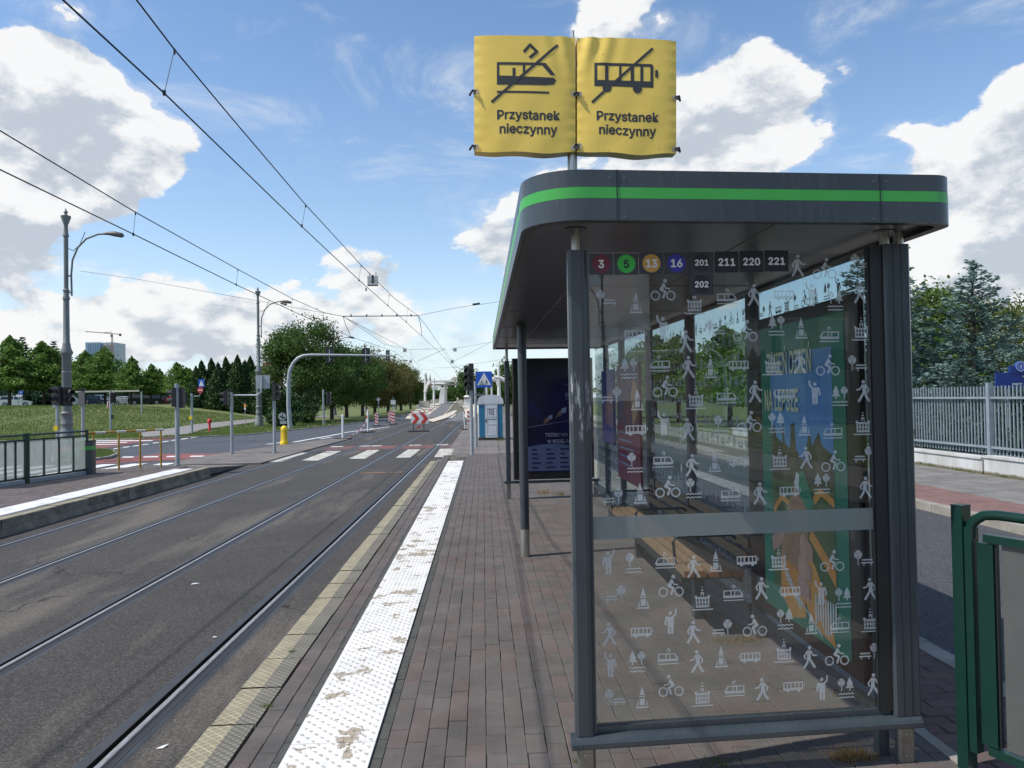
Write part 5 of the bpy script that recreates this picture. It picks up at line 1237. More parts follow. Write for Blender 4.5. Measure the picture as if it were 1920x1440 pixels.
t_ = pole_thing('signal_pole', 'signal pole at the edge of the meadow between the lamp column and the parking barrier', 'signal pole', D, zt, .075, GS)
signal(t_, Vector((D.x + .15, D.y, at(214, 746, D.y).z)), (.6, -1, 0), 2, .26); part('push_button', MB().box((D.x + .08, D.y - .1, at(208, 785, D.y).z), (D.x + .2, D.y, at(208, 780, D.y).z + .1)), M_BLACK, t_)
E_ = Vector((at(108, 800, 26).x, 26, -.25)); zt = at(107, 756, 26).z
t_ = pole_thing('signal_pole', 'signal pole with yellow push button and black lamp cluster behind the glass railing', 'signal pole', E_, zt, .058, GS)
signal(t_, Vector((at(110, 742, 26).x, 26, at(110, 742, 26).z)), (-.4, -1, 0), 2, .24); signal(t_, Vector((at(120, 742, 26).x, 26.1, at(120, 744, 26).z)), (1, -.4, 0), 2, .24)
p = at(105.5, 803, 25.9); part('push_button', MB().box((p.x - .06, p.y - .05, p.z - .08), (p.x + .06, p.y, p.z + .08)), M_YEL, t_)
G_ = Vector((at(155.5, 800, 27).x, 27, -.25)); zt = at(155, 733, 27).z
t_ = pole_thing('signal_pole', 'signal pole standing right behind the tall lamp column with a grey signal back', 'signal pole', G_, zt, .055, GS)
p = at(153, 746, 26.9); part('signal_back', MB().box((p.x - .11, p.y, p.z - .25), (p.x + .06, p.y + .1, p.z + .22)), mat('signal_back_grey', (.16, .16, .155), .5), t_)
part('bell', MB().box((p.x - .1, p.y, p.z + .24), (p.x + .12, p.y + .1, p.z + .34)), M_BLACK, t_)
Kk = gz(360, 812, -.22); zt = at(359.5, 738, Kk.y).z
t_ = pole_thing('signal_pole', 'signal pole by the footpath carrying a no entry sign and a blue crossing sign', 'signal pole', Kk, zt, .075, GS)
signal(t_, Vector((at(351, 744, Kk.y).x, Kk.y, at(351, 745, Kk.y).z)), (-1, -.5, 0), 2, .26)
a0, a1, a2 = at(362, 743, Kk.y), at(373, 743, Kk.y), at(377, 736, Kk.y); part('arm', MB().tube([a0, a1, a2, at(377, 712, Kk.y)], .03, 6), M_GALV, t_)
c = at(375.5, 731.5, Kk.y - .06); rr = 5.6 / F * Kk.y
ne = part('no_entry_sign', MB().cyl((c.x, c.y, c.z), (c.x, c.y + .02, c.z), rr, n=24), M_REDB, t_); part('white_bar', MB().box((c.x - rr * .72, c.y - .006, c.z - rr * .16), (c.x + rr * .72, c.y - .002, c.z + rr * .16)), M_WHT, ne)
c = at(377.5, 718.5, Kk.y - .06); w_ = 5.4 / F * Kk.y; h_ = 7.5 / F * Kk.y
bs = part('crossing_sign', MB().box((c.x - w_, c.y, c.z - h_), (c.x + w_, c.y + .02, c.z + h_)), M_BLUE, t_)
part('white_triangle', MB().add([(c.x - w_ * .8, c.y - .003, c.z - h_ * .7), (c.x + w_ * .8, c.y - .003, c.z - h_ * .7), (c.x, c.y - .003, c.z + h_ * .8)], [(0, 1, 2)]), M_WHT, bs)
p = at(357, 783.5, Kk.y - .1); part('push_button', MB().cyl((p.x, p.y, p.z), (p.x, p.y + .1, p.z), .12, n=12), M_YEL, t_)
# gantry
Hh = gz(544, 803, -.2); YG = Hh.y
gp = [Vector((Hh.x, YG, -.25)), at(541, 760, YG), at(541, 715, YG), at(543, 697, YG), at(549, 682, YG), at(558, 672, YG), at(568, 667, YG), at(582, 665.5, YG), at(640, 665.8, YG), at(738, 667, YG)]
t_ = thing('signal_gantry', 'curved grey mast arm reaching over the road with three signal heads', 'signal gantry', tuple(gp[0]))
part('mast_arm', MB().tube(gp, .1, 12, [.17, .15, .14, .13, .12, .115, .11, .10, .085, .06]), M_GALV, t_, smooth=True)
for px in (618, 686, 727):
    c = at(px, 666.5, YG + .25); hh = (14 if px < 700 else 10) / F * YG; ww = (7.2 if px < 700 else 3.6) / F * YG
    hd = part('signal_head', MB().box((c.x - ww, c.y, c.z - hh), (c.x + ww, c.y + .12, c.z + hh)), M_BLACK, t_)
    part('clamp', MB().box((c.x - .03, c.y - .06, c.z - hh * .8), (c.x + .03, c.y - .005, c.z + hh * .8)).tube([(c.x - .02, c.y - .07, c.z + hh * .6), (c.x + .14, c.y - .03, c.z + hh * .4)], .02, 5).tube([(c.x - .02, c.y - .07, c.z - hh * .4), (c.x + .14, c.y - .03, c.z - hh * .6)], .02, 5), M_GALV, hd)
P6 = gz(607, 796, -.22); zt = at(607, 731, P6.y).z
t_ = pole_thing('signal_pole', 'thin signal pole on the verge under the gantry with a dark signal', 'signal pole', P6, zt, .085, GS)
signal(t_, Vector((at(614, 746, P6.y).x, P6.y, at(614, 747, P6.y).z)), (1, -.3, 0), 3, .3, .2)
# platform end: traffic light and crossing sign
T1 = gz(885, 853, -.1); zt = at(882, 732, T1.y).z
t_ = pole_thing('traffic_light', 'three lamp black traffic light on a weathered pole at the near platform end', 'traffic light', T1, zt, .055)
signal(t_, Vector((at(880.5, 707, T1.y).x, T1.y + .0, at(880, 709, T1.y).z)), (-.35, -1, 0), 3, .20, .14)
part('signal_back', MB().box((at(879, 700, T1.y).x, T1.y + .12, at(885, 745, T1.y).z), (at(888, 700, T1.y).x, T1.y + .3, at(885, 681, T1.y).z)), M_BLACK, t_)
part('arm', MB().tube([at(885, 739, T1.y), at(903, 741, T1.y + .3), at(908, 737, T1.y + .4), at(908.5, 728, T1.y + .4)], .022, 6), M_GALV, t_)
S1 = gz(893, 838, -.1); zt = at(893, 715, S1.y).z
t_ = pole_thing('crossing_sign_post', 'square blue pedestrian and cyclist crossing sign beside the platform traffic light', 'road sign', S1, zt, .05)
c = at(907.5, 711.5, S1.y - .1); w_ = 15 / F * S1.y; bs = part('crossing_sign', MB().prism_y([(c.x + a * w_, c.z + b * w_) for a, b in ((-.92, -1), (.92, -1), (1, -.92), (1, .92), (.92, 1), (-.92, 1), (-1, .92), (-1, -.92))], c.y, c.y + .02), M_BLUE, t_)
part('white_triangle', MB().add([(c.x - w_ * .86, c.y - .003, c.z - w_ * .70), (c.x + w_ * .86, c.y - .003, c.z - w_ * .70), (c.x, c.y - .003, c.z + w_ * .86)], [(0, 1, 2)]), M_WHT, bs)
for nm, dx, sz in (('cyclist', -.32, .46), ('walker', .30, .52)):
    me = ICO[nm].mesh('pictogram', M_INK, w_ * sz * 1.1, Vector((1, 0, 0)), Vector((0, 0, 1)), nm == 'walker', .0002); link('pictogram', me, bs, Vector((c.x + dx * w_, c.y - .006, c.z - .62 * w_)) - origin_of(bs))
part('ground_line', MB().box((c.x - .6 * w_, c.y - .006, c.z - .66 * w_), (c.x + .1 * w_, c.y - .004, c.z - .61 * w_)), M_INK, bs)

# ------------------------------------------------------------------ left platform furniture
fa, fb_ = Vector((-10.62, 13.6, 0)), Vector((-9.66, 19.0, 0)); fd = (fb_ - fa).normalized(); fn = Vector((fd.y, -fd.x, 0))
rl = thing('glass_railing', 'dark green railing with scratched glass panels on the opposite platform', 'railing', tuple(fb_))
def obox(m, c, d, n_, l_, w_, z0, z1):
    vs = [c + d * a + n_ * b for a, b in ((-l_ / 2, -w_ / 2), (l_ / 2, -w_ / 2), (l_ / 2, w_ / 2), (-l_ / 2, w_ / 2))]
    return m.add([(v.x, v.y, z0) for v in vs] + [(v.x, v.y, z1) for v in vs], [(0, 3, 2, 1), (4, 5, 6, 7), (0, 1, 5, 4), (1, 2, 6, 5), (2, 3, 7, 6), (3, 0, 4, 7)])
Lr = (fb_ - fa).length; pst = [0, .033, .36, .395, .0]
def fr(px): # distance along the railing for a picture column
    best = min(range(400), key=lambda k: abs((lambda p: 960 + F * p.x / -p.z)(MC.transposed() @ (fa + fd * (Lr * k / 400) - CAM)) - px)); return Lr * best / 400
P_main = [fr(-30), fr(47), fr(52.5), fr(163)]
for s_ in P_main: part('post', obox(MB(), fa + fd * s_, fd, fn, .055, .055, 0, 1.10), M_DGREEN, rl)
for a, b in ((P_main[0], P_main[1]), (P_main[2], P_main[3])):
    c = fa + fd * (a + b) / 2; l_ = b - a
    part('handrail', MB().tube([fa + fd * (a + .02) + Vector((0, 0, 1.06)), fa + fd * (b - .02) + Vector((0, 0, 1.06))], .022, 8), M_DGREEN, rl, smooth=True)
    for zz in (.93, .10): part('rail', obox(MB(), c, fd, fn, l_ - .05, .04, zz, zz + .04), M_DGREEN, rl)
    part('kick_plate', obox(MB(), c, fd, fn, l_ - .05, .05, .0, .085), M_GALV, rl)
    nb = 3 if a == P_main[2] else 3
    for k in range(nb + 1):
        s0, s1 = a + l_ * k / (nb + 1), a + l_ * (k + 1) / (nb + 1)
        if k: part('baluster', obox(MB(), fa + fd * s0, fd, fn, .04, .04, .14, .93), M_DGREEN, rl)
        part('glass_panel', obox(MB(), fa + fd * (s0 + s1) / 2, fd, fn, s1 - s0 - .05, .008, .15, .92), M_PANELL, rl)
bc = gz(160, 889, 0); t_ = thing('litter_bin', 'dark grey litter bin with a bright green stripe beside the glass railing', 'litter bin', tuple(bc))
def rr_(cx, cy, w2, d2, r_): return corner(cx - w2 + r_, cy - d2 + r_, r_, 180, 4) + corner(cx + w2 - r_, cy - d2 + r_, r_, 270, 4) + corner(cx + w2 - r_, cy + d2 - r_, r_, 0, 4) + corner(cx - w2 + r_, cy + d2 - r_, r_, 90, 4)
part('body', MB().prism(rr_(bc.x, bc.y, .205, .15, .06), .0, .80), M_SHEL, t_, smooth=True); part('green_stripe', MB().prism(rr_(bc.x, bc.y, .207, .152, .06), .60, .69), M_GRN, t_, smooth=True)
part('lid', MB().prism(rr_(bc.x, bc.y, .21, .155, .06), .801, .83), M_DARKS, t_)
yr = thing('barrier_railing', 'weathered yellow railing with white bands at the opposite platform end', 'railing', (-9.4, 19.8, 0))
pp_ = [gz(176, 887, 0), gz(223, 882, 0), gz(263, 878, 0), gz(302, 875, 0)]
for p in pp_: part('post', MB().cyl(p, (p.x, p.y, .98), .026, n=10), M_YPOST, yr, smooth=True)
t0 = pp_[0] + (pp_[0] - pp_[1]) * .35; t1 = pp_[3] + (pp_[3] - pp_[2]) * .15; N_ = 8
for k in range(N_):
    a, b = lerp(t0, t1, k / N_), lerp(t0, t1, (k + 1) / N_ - .003); part('handrail_band', MB().tube([a + Vector((0, 0, 1.0)), b + Vector((0, 0, 1.0))], .03, 8), M_YPOST if k % 2 == 0 else mat('railing_white%d' % k, (.60, .58, .52), .6), yr, smooth=True)

# hydrant, bollard, stickered sign back, marker post, far street things
hp = tpos(393, 811); sc_h = 28 / F * hp.y
t_ = thing('hydrant', 'red fire hydrant on the verge beside the footpath', 'hydrant', tuple(hp))
part('barrel', MB().lathe([(r_, hp.z + z_) for r_, z_ in [(.085, 0), (.085, .1), (.075, .12), (.075, .62), (.13, .66), (.13, .8), (.10, .84), (.11, .86), (.05, .93), (.02, .95)]], (hp.x, hp.y), 14), M_REDP, t_, smooth=True)
part('outlet', MB().cyl((hp.x - .17, hp.y, hp.z + .73), (hp.x + .17, hp.y, hp.z + .73), .045), M_REDP, t_)
yb_ = gz(533, 833, -.2)
t_ = thing('bollard', 'yellow plastic bollard with ribs on the traffic island', 'bollard', tuple(yb_), )
sb = 1.
bm_ = MB().lathe([(.19, -.2), (.19, -.10), (.16, -.06), (.15, .48), (.14, .55), (.08, .61), (.03, .63)], (yb_.x, yb_.y), 12); part('body', bm_, M_YEL, t_, smooth=True)
m = MB()
for a in (-60, -95, -130, -25): m.box((yb_.x + .152 * math.cos(R(a)) - .012, yb_.y + .152 * math.sin(R(a)) - .01, -.02), (yb_.x + .152 * math.cos(R(a)) + .012, yb_.y + .152 * math.sin(R(a)) + .004, .45))
part('rib', m, mat('bollard_groove', (.30, .20, .01), .5), t_, kind='stuff')
c = gz(531, 800, -.2); t_ = thing('stickered_sign', 'round grey sign back covered with stickers low on the verge', 'road sign', tuple(c)); Yc = c.y
k_ = Yc / F
c1 = at(529, 781, Yc); part('round_plate', MB().cyl((c1.x, Yc, c1.z), (c1.x, Yc + .03, c1.z), 7.2 * k_, n=20), M_GALV, t_); part('stickers', MB().box((c1.x - 4.5 * k_, Yc - .008, c1.z - 1 * k_), (c1.x - .8 * k_, Yc - .004, c1.z + 1.2 * k_)).box((c1.x + .5 * k_, Yc - .008, c1.z - 3 * k_), (c1.x + 5 * k_, Yc - .004, c1.z - .5 * k_)).box((c1.x - .6 * k_, Yc - .012, c1.z - 5.2 * k_), (c1.x + .6 * k_, Yc - .008, c1.z + 5.8 * k_)), M_BLACK, t_, kind='stuff')
c2 = at(531, 792, Yc); part('lower_plate', MB().box((c2.x - 6 * k_, Yc + .0, c2.z - 2.8 * k_), (c2.x + 6 * k_, Yc + .02, c2.z + 2.8 * k_)), M_GALV, t_)
part('post', MB().cyl((c.x, Yc + .06, -.3), (c.x, Yc + .06, c1.z + 4 * k_), .03), M_GALV, t_)
c = tpos(460, 803); t_ = thing('marker_post', 'thin post with a small orange and white plate on the verge', 'marker post', tuple(c)); kk = c.y / F
part('post', MB().cyl(c, (c.x, c.y, c.z + 34 * kk), .02), M_GALV, t_); part('plate', MB().box((c.x - 1.6 * kk, c.y - .04, c.z + 34 * kk), (c.x + 1.6 * kk, c.y - .02, c.z + 40 * kk)), M_WHT, t_); part('orange_cap', MB().box((c.x - 2 * kk, c.y - .05, c.z + 39 * kk), (c.x + 2 * kk, c.y - .01, c.z + 45 * kk)), M_POR, t_)
c = tpos(417, 775); t_ = single('thin_post', MB().cyl(c, (c.x, c.y, c.z + 71 * c.y / F), .05, n=8), M_GALV, 'slender pale post in front of the dark conifer hedge', 'post')
# white barrier posts with a plastic chain
bps = [(643, 824, 44), (690, 811, 40), ]
wp = []
for i, (px, py, hpx) in enumerate(bps):
    c = gz(px, py, ZT); kk = c.y / F
    t_ = thing('barrier_post', ('white plastic barrier post on a black rubber foot, nearest to the tracks', 'white plastic barrier post at the far end of the chain')[i], 'barrier post', tuple(c), 'white barrier posts with a chain')
    part('foot', MB().prism(rr_(c.x, c.y, .42, .28, .1), ZT, ZT + .07), M_BRNB, t_); part('tube', MB().cyl((c.x, c.y, ZT + .07), (c.x, c.y, ZT + hpx * kk), .055, n=12).lathe([(.055, ZT + hpx * kk), (.03, ZT + hpx * kk + .06), (.01, ZT + hpx * kk + .07)], (c.x, c.y), 12), M_WHT, t_, smooth=True); wp.append(Vector((c.x, c.y, ZT + hpx * kk - .1)))
ch = [lerp(wp[0], wp[1], f) - Vector((0, 0, 0)) for f in (0, .1, .2, .3, .4, .5, .6, .7, .8, .9, 1)]
ch = [at(658, 817, 40), at(668, 812, 41.5), at(678, 803, 43), at(686, 792, 44.5), wp[1]]
ch = [Vector((p.x, p.y, max(p.z, ZT + .03))) for p in ch]
t_ = thing('plastic_chain', 'red and white plastic chain hanging from the far barrier post to the asphalt', 'chain', tuple(ch[0]))
for k in range(len(ch) - 1):
    for s_ in range(3): part('link', MB().tube([lerp(ch[k], ch[k + 1], s_ / 3), lerp(ch[k], ch[k + 1], (s_ + .9) / 3)], .022, 5), M_WHT if (s_ + k) % 2 else M_REDB, t_)
# red and white delineators
def delineator(px, py, hpx, wpx, lb, z=ZT, Y=None):
    c = gz(px, py, z) if Y is None else at(px, py, Y); kk = c.y / F; h, w_ = hpx * kk, wpx * kk / 2
    t_ = thing('delineator', lb, 'traffic delineator', tuple(c), 'red and white striped delineators')
    part('foot', MB().prism(rr_(c.x, c.y, max(.3, w_ * 1.5), .22, .06), c.z, c.z + .08), M_BRNB, t_)
    part('board', MB().box((c.x - w_, c.y - .02, c.z + .1), (c.x + w_, c.y + .02, c.z + h)), M_WHT, t_)
    n = 4
    for k in range(n):
        z0 = c.z + .12 + (h - .12) * k / n; dz = (h - .12) / n * .5
        part('red_stripe', MB().add([(c.x - w_, c.y - .024, z0 + dz), (c.x + w_, c.y - .024, z0), (c.x + w_, c.y - .024, z0 + dz), (c.x - w_, c.y - .024, min(c.z + h, z0 + dz * 2))], [(0, 1, 2, 3)]), M_REDB, t_)
for a in [(706, 799, 25, 6, 'striped delineator beside the far barrier post'), (731, 792, 21, 6, 'left one of the two delineators standing close together'), (737, 796, 26, 7, 'right one of the two delineators standing close together'),
          (773, 779, 10, 4, 'small delineator peeking above the left edge of the chevron board'), (787, 778, 9, 4, 'small delineator above the middle of the chevron board'), (796, 778, 10, 4, 'small delineator above the right end of the chevron board'),
          (808, 775, 9, 4, 'small delineator on the bridge ramp right of the chevron board'), (822, 771, 7, 3, 'tiny delineator halfway up the bridge ramp')]: delineator(*a)
c = gz(790, 809.5, ZT); kk = c.y / F; t_ = thing('chevron_board', 'red and white chevron board standing across the far tram track', 'chevron board', tuple(c))
zc = at(787, 785, c.y).z; xc = at(787, 785, c.y).x; W2, H2 = 16.2 * kk, 9.2 * kk
part('board', MB().box((xc - W2, c.y - .02, zc - H2), (xc + W2, c.y + .02, zc + H2)), M_WHT, t_)
for k in range(2):
    x0 = xc - W2 + k * W2 + .02 * kk; 
    part('red_chevron', MB().add([(x0 + a * W2, c.y - .025, zc + b * H2) for a, b in ((.05, .98), (.55, .98), (.98, 0), (.55, -.98), (.05, -.98), (.48, 0))], [(0, 1, 2, 5), (5, 2, 3, 4)]), M_REDB, t_)
for dx in (-12, 7.5): part('leg', MB().box((xc + dx * kk - .02, c.y + .02, ZT), (xc + dx * kk + .02, c.y + .06, zc - H2 + .1)), M_BLACK, t_); part('foot', MB().prism(rr_(xc + dx * kk, c.y, 10 * kk, .25, .08), ZT, ZT + .08), M_BRNB, t_)
p = at(784.5, 801, c.y); part('small_arrow', MB().add([(p.x - 4 * kk, p.y - .02, p.z - 3 * kk), (p.x + 4 * kk, p.y - .02, p.z), (p.x + 3 * kk, p.y - .02, p.z + 4 * kk), (p.x - 2 * kk, p.y - .02, p.z + 1 * kk)], [(0, 1, 2, 3)]), M_REDB, t_)
p = at(791, 775, c.y + .1); part('lamp', MB().box((p.x - .1, p.y - .05, p.z - .07), (p.x + .1, p.y + .05, p.z + .06)), M_BLACK, t_)
c = gz(872, 806, ZT); kk = c.y / F; t_ = thing('delineator', 'large striped delineator with a white post behind the platform traffic light', 'traffic delineator', tuple(c), 'red and white striped delineators')
part('foot', MB().prism(rr_(c.x + .1, c.y, .3, .2, .06), ZT, ZT + .07), M_BRNB, t_); part('white_post', MB().cyl((c.x, c.y, ZT), at(869, 772, c.y), .03), M_WHT, t_)
p0, p1 = at(876, 794, c.y), at(884, 770, c.y); part('board', MB().box((p0.x, c.y, p0.z), (p1.x, c.y + .03, p1.z)), M_WHT, t_)
for f in (0, .36, .7): part('red_stripe', MB().add([(p0.x, c.y - .004, p0.z + (p1.z - p0.z) * (f + .16)), (p1.x, c.y - .004, p0.z + (p1.z - p0.z) * f), (p1.x, c.y - .004, p0.z + (p1.z - p0.z) * (f + .14)), (p0.x, c.y - .004, p0.z + (p1.z - p0.z) * (f + .30))], [(0, 1, 2, 3)]), M_REDB, t_)

# portable toilet
tl_ = gz(899, 826, -.12); YT = tl_.y; xa, xb = at(897, 820, YT).x, at(944, 820, YT).x; zt = at(0 + 920, 740, YT).z; z0 = -.13
t_ = thing('portable_toilet', 'blue and white portable toilet on the pavement beyond the shelter', 'portable toilet', ((xa + xb) / 2, YT, z0))
zh = zt - z0; body = mat('toilet_wall_white', (.60, .63, .65), .5, c2=(.52, .55, .57), scale=2)
part('base', MB().box((xa, YT - .02, z0), (xb, YT + 1.1, z0 + .14)), M_BRNB, t_)
part('cabin', MB().box((xa + .01, YT + .02, z0 + .14), (xb - .01, YT + 1.08, z0 + zh * .80), .05), body, t_)
W_ = xb - xa
for a, b, nm in ((.03, .265, 'blue_panel'), (.79, .975, 'blue_panel')): part(nm, MB().box((xa + W_ * a, YT - .005, z0 + .15), (xa + W_ * b, YT + .018, z0 + zh * .78)), M_TBLUE, t_)
dr = part('door', MB().prism_y([(xa + W_ * (.29 + .48 * u), z0 + v) for u, v in ((0, .13), (1, .13), (1, zh * .80), (.93, zh * .835), (.5, zh * .85), (.07, zh * .835), (0, zh * .80))], YT - .03, YT + .015), body, t_)
m = MB(); dx0, dx1 = xa + W_ * .34, xa + W_ * .72
for za, zb in ((.12, .36), (.52, .72)):
    zq0, zq1 = z0 + zh * za, z0 + zh * zb
    for a, b, c_, d in ((dx0, zq0, dx1, zq0 + .02), (dx0, zq1 - .02, dx1, zq1), (dx0, zq0 + .021, dx0 + .02, zq1 - .021), (dx1 - .02, zq0 + .021, dx1, zq1 - .021)): m.box((a, YT - .04, b), (c_, YT - .0305, d))
part('moulding', m, body, dr, kind='stuff')
text('lettering', 'TOI', .20, M_INK, dr, ((dx0 + dx1) / 2, YT - .0325, z0 + zh * .655), sx=1.0, bold=.02); text('lettering', 'TOI', .20, M_INK, dr, ((dx0 + dx1) / 2, YT - .0325, z0 + zh * .585), sx=1.0, bold=.02)
m = MB()
for k in range(9): m.box((dx0 + .01 + k * .05, YT - .0325, z0 + zh * .45), (dx0 + .045 + k * .05, YT - .0305, z0 + zh * .47))
part('small_print', m, M_INK, dr, kind='stuff')
part('roof', MB().prism_y([(xa + W_ * u, z0 + zh * v) for u, v in ((-.03, .80), (1.03, .80), (1.0, .90), (.93, .955), (.75, .99), (.5, 1.0), (.25, .99), (.07, .955), (0, .90))], YT - .04, YT + 1.12), body, t_, smooth=True)
part('handle', MB().box((xa + W_ * .30, YT - .055, z0 + zh * .40), (xa + W_ * .33, YT - .031, z0 + zh * .47)), M_BLACK, dr)

# green barrier at the right edge
bA = at(1805, 1100, 3.32); dB = Vector((.40, -.916, 0)); nB = Vector((.916, .40, 0)); zt = at(1805, 948, 3.32).z; bA = Vector((bA.x, 3.32, 0))
t_ = thing('green_barrier', 'dark green barrier with a frosted panel at the right beside the shelter', 'barrier', (bA.x, bA.y, -.1))
part('post', obox(MB(), bA, dB, nB, .05, .065, -.12, zt), M_DGREEN, t_); part('post_cap', obox(MB(), bA, dB, nB, .052, .067, zt + .0005, zt + .006), M_DGREEN, t_)
e0 = bA + dB * .045
part('frame_post', obox(MB(), e0, dB, nB, .035, .05, .09, zt - .09), M_DGREEN, t_)
part('frame_post', obox(MB(), bA + dB * .115, dB, nB, .07, .035, .145, zt - .15), M_DGREEN, t_)
e1 = bA + dB * 1.4; zr = zt - .022
part('handrail', MB().tube([e0 + Vector((0, 0, zt - .14)), e0 + Vector((0, 0, zt - .085)), e0 + dB * .02 + Vector((0, 0, zr - .035)), e0 + dB * .06 + Vector((0, 0, zr - .008)), e0 + dB * .12 + Vector((0, 0, zr)), e1 + Vector((0, 0, zr))], .022, 12), M_DGREEN, t_, smooth=True)
mid = bA + dB * .76
part('top_rail', obox(MB(), mid, dB, nB, 1.30, .045, zt - .145, zt - .11), M_DGREEN, t_); part('low_rail', obox(MB(), mid, dB, nB, 1.30, .045, .105, .14), M_DGREEN, t_)
part('frosted_panel', obox(MB(), bA + dB * .80, dB, nB, 1.24, .008, .15, zt - .15), M_PANEL, t_); part('gasket', obox(MB(), bA + dB * .158, dB, nB, .006, .02, .15, zt - .15), M_BLACK, t_)

# ------------------------------------------------------------------ plants
rng = np.random.default_rng(5)
def leaf_mesh(name, P, S, m_, asp=.6, up=None, dirs=None):
    n = len(P); u = rng.normal(size=(n, 3)) if dirs is None else dirs + rng.normal(size=(n, 3)) * .25; u /= np.linalg.norm(u, axis=1)[:, None]
    w_ = rng.normal(size=(n, 3)); w_ -= (w_ * u).sum(1)[:, None] * u; w_ /= np.linalg.norm(w_, axis=1)[:, None]
    S = np.broadcast_to(np.asarray(S, float).reshape(-1, 1), (n, 1)); a = u * S * .5; b = w_ * S * .5 * asp
    V = np.empty((n, 4, 3)); V[:, 0] = P - a; V[:, 1] = P + b - a * .1; V[:, 2] = P + a; V[:, 3] = P - b - a * .1
    me = bpy.data.meshes.new(name); me.vertices.add(4 * n); me.vertices.foreach_set('co', V.reshape(-1)); me.loops.add(4 * n); me.loops.foreach_set('vertex_index', np.arange(4 * n, dtype=np.int32))
    me.polygons.add(n); me.polygons.foreach_set('loop_start', np.arange(0, 4 * n, 4, dtype=np.int32)); me.materials.append(m_); me.update(calc_edges=True); me.validate(); return me
def crown_pts(n, blobs):
    out = []
    w_ = np.array([b[3] ** 2 for b in blobs]); w_ /= w_.sum(); k = rng.multinomial(n, w_)
    for (x, y, z, r_, fz), c in zip(blobs, k):
        d = rng.normal(size=(c, 3)); d /= np.linalg.norm(d, axis=1)[:, None]; q = r_ * (rng.random(c) ** .38)[:, None] * (1 + .12 * rng.normal(size=(c, 1)))
        p = d * q + rng.normal(size=(c, 3)) * r_ * .16; p[:, 2] *= fz; out.append(p + np.array([x, y, z]))
    return np.concatenate(out)
def broadleaf_meshes(h, rad, n, m_, leaf=.22, seed=0, low=.22, shape='round', nb=26):
    r_ = random.Random(seed); B = []
    cz = h * (low + (1 - low) * .5); hz_ = h * (1 - low) * .5
    for k in range(nb):
        t_ = r_.random() * 2 - 1; a = r_.random() * 6.283
        if shape == 'round': prof = math.sqrt(max(0, 1 - t_ * t_)) * (1.0 if t_ > 0 else 1.05)
        elif shape == 'cone': prof = (1 - t_) * .5 + .12
        else: prof = math.sqrt(max(0, 1 - abs(t_) ** 3)) * (.75 if t_ > .4 else 1)
        q = rad * prof * r_.uniform(.45, .85); br = rad * r_.uniform(.18, .34) * ((.65 + .5 * prof) if shape != 'cone' else (.30 + .95 * prof))
        B.append((q * math.cos(a), q * math.sin(a), cz + t_ * hz_ * .88, br, .75))
    for k in range(5): B.append((r_.uniform(-.2, .2) * rad, r_.uniform(-.2, .2) * rad, cz + (k - 2) * hz_ * .32, rad * (.5 if shape != 'cone' else .50 - .105 * k), 1))
    P = crown_pts(n, B); P = P[P[:, 2] > h * low * .6]
    cm = leaf_mesh('crown', P, leaf * rng.uniform(.7, 1.3, size=len(P)), m_)
    m = MB(); tr = h * .018 + .05
    m.tube([(0, 0, -.3), (.03, .02, h * .15), (-.04, .05, h * .4), (.05, -.03, h * .7)], tr, 8, [tr * 1.35, tr, tr * .75, tr * .25])
    for b in B[:12]:
        z0 = max(h * low * .8, b[2] - rad * .9); m.tube([(0, 0, z0 * .9), (b[0] * .5, b[1] * .5, (z0 + b[2]) / 2), (b[0], b[1], b[2])], tr * .3, 5, [tr * .4, tr * .25, tr * .08])
    return cm, m.mesh('trunk', M_BARK, smooth=True)
def spire_meshes(h, rad, n, m_, leaf, seed, base=0., rough=.3, tw=1, power=.75):
    r_ = random.Random(seed); ph = [r_.uniform(0, 6.28) for _ in range(8)]
    z = rng.random(n) ** 1.25; a = rng.random(n) * 6.283; prof = np.maximum(0, 1 - z) ** power * np.minimum(1, z * 9 + .35)
    lump = 1 + rough * (np.sin(3 * a + 9 * z + ph[0]) * .5 + np.sin(5 * a - 17 * z + ph[1]) * .35 + np.sin(31 * z + 2 * a + ph[2]) * .35 + np.sin(9 * a + 47 * z + ph[3]) * .25)
    rr_2 = rad * prof * lump * (rng.random(n) ** .35) * (1 + rng.normal(size=n) * .10)
    cx = .10 * rad * np.sin(5 * z + ph[4]); P = np.stack([rr_2 * np.cos(a) + cx, rr_2 * np.sin(a), h * (base + (1 - base) * z) + rng.normal(size=n) * .04 * h * .3], 1)
    if tw > 1:
        k = rng.random(n) < .3; P[k, 0] = P[k, 0] * .6 + rad * .5; P[k, 2] = h * base + (P[k, 2] - h * base) * .84
    tr = h * .016 + .03; m = MB().tube([(0, 0, -.3), (.02, 0, h * .4), (.05, 0, h * .9)], tr, 7, [tr * 1.2, tr * .8, .02])
    for q in range(8): a0 = r_.uniform(0, 6.28); z0 = h * r_.uniform(base + .05, .7); l_ = rad * .6; m.tube([(0, 0, z0), (l_ * math.cos(a0), l_ * math.sin(a0), z0 + l_ * .8)], .02, 4)
    return leaf_mesh('crown', P, leaf * rng.uniform(.7, 1.35, size=n), m_), m.mesh('trunk', M_BARK)
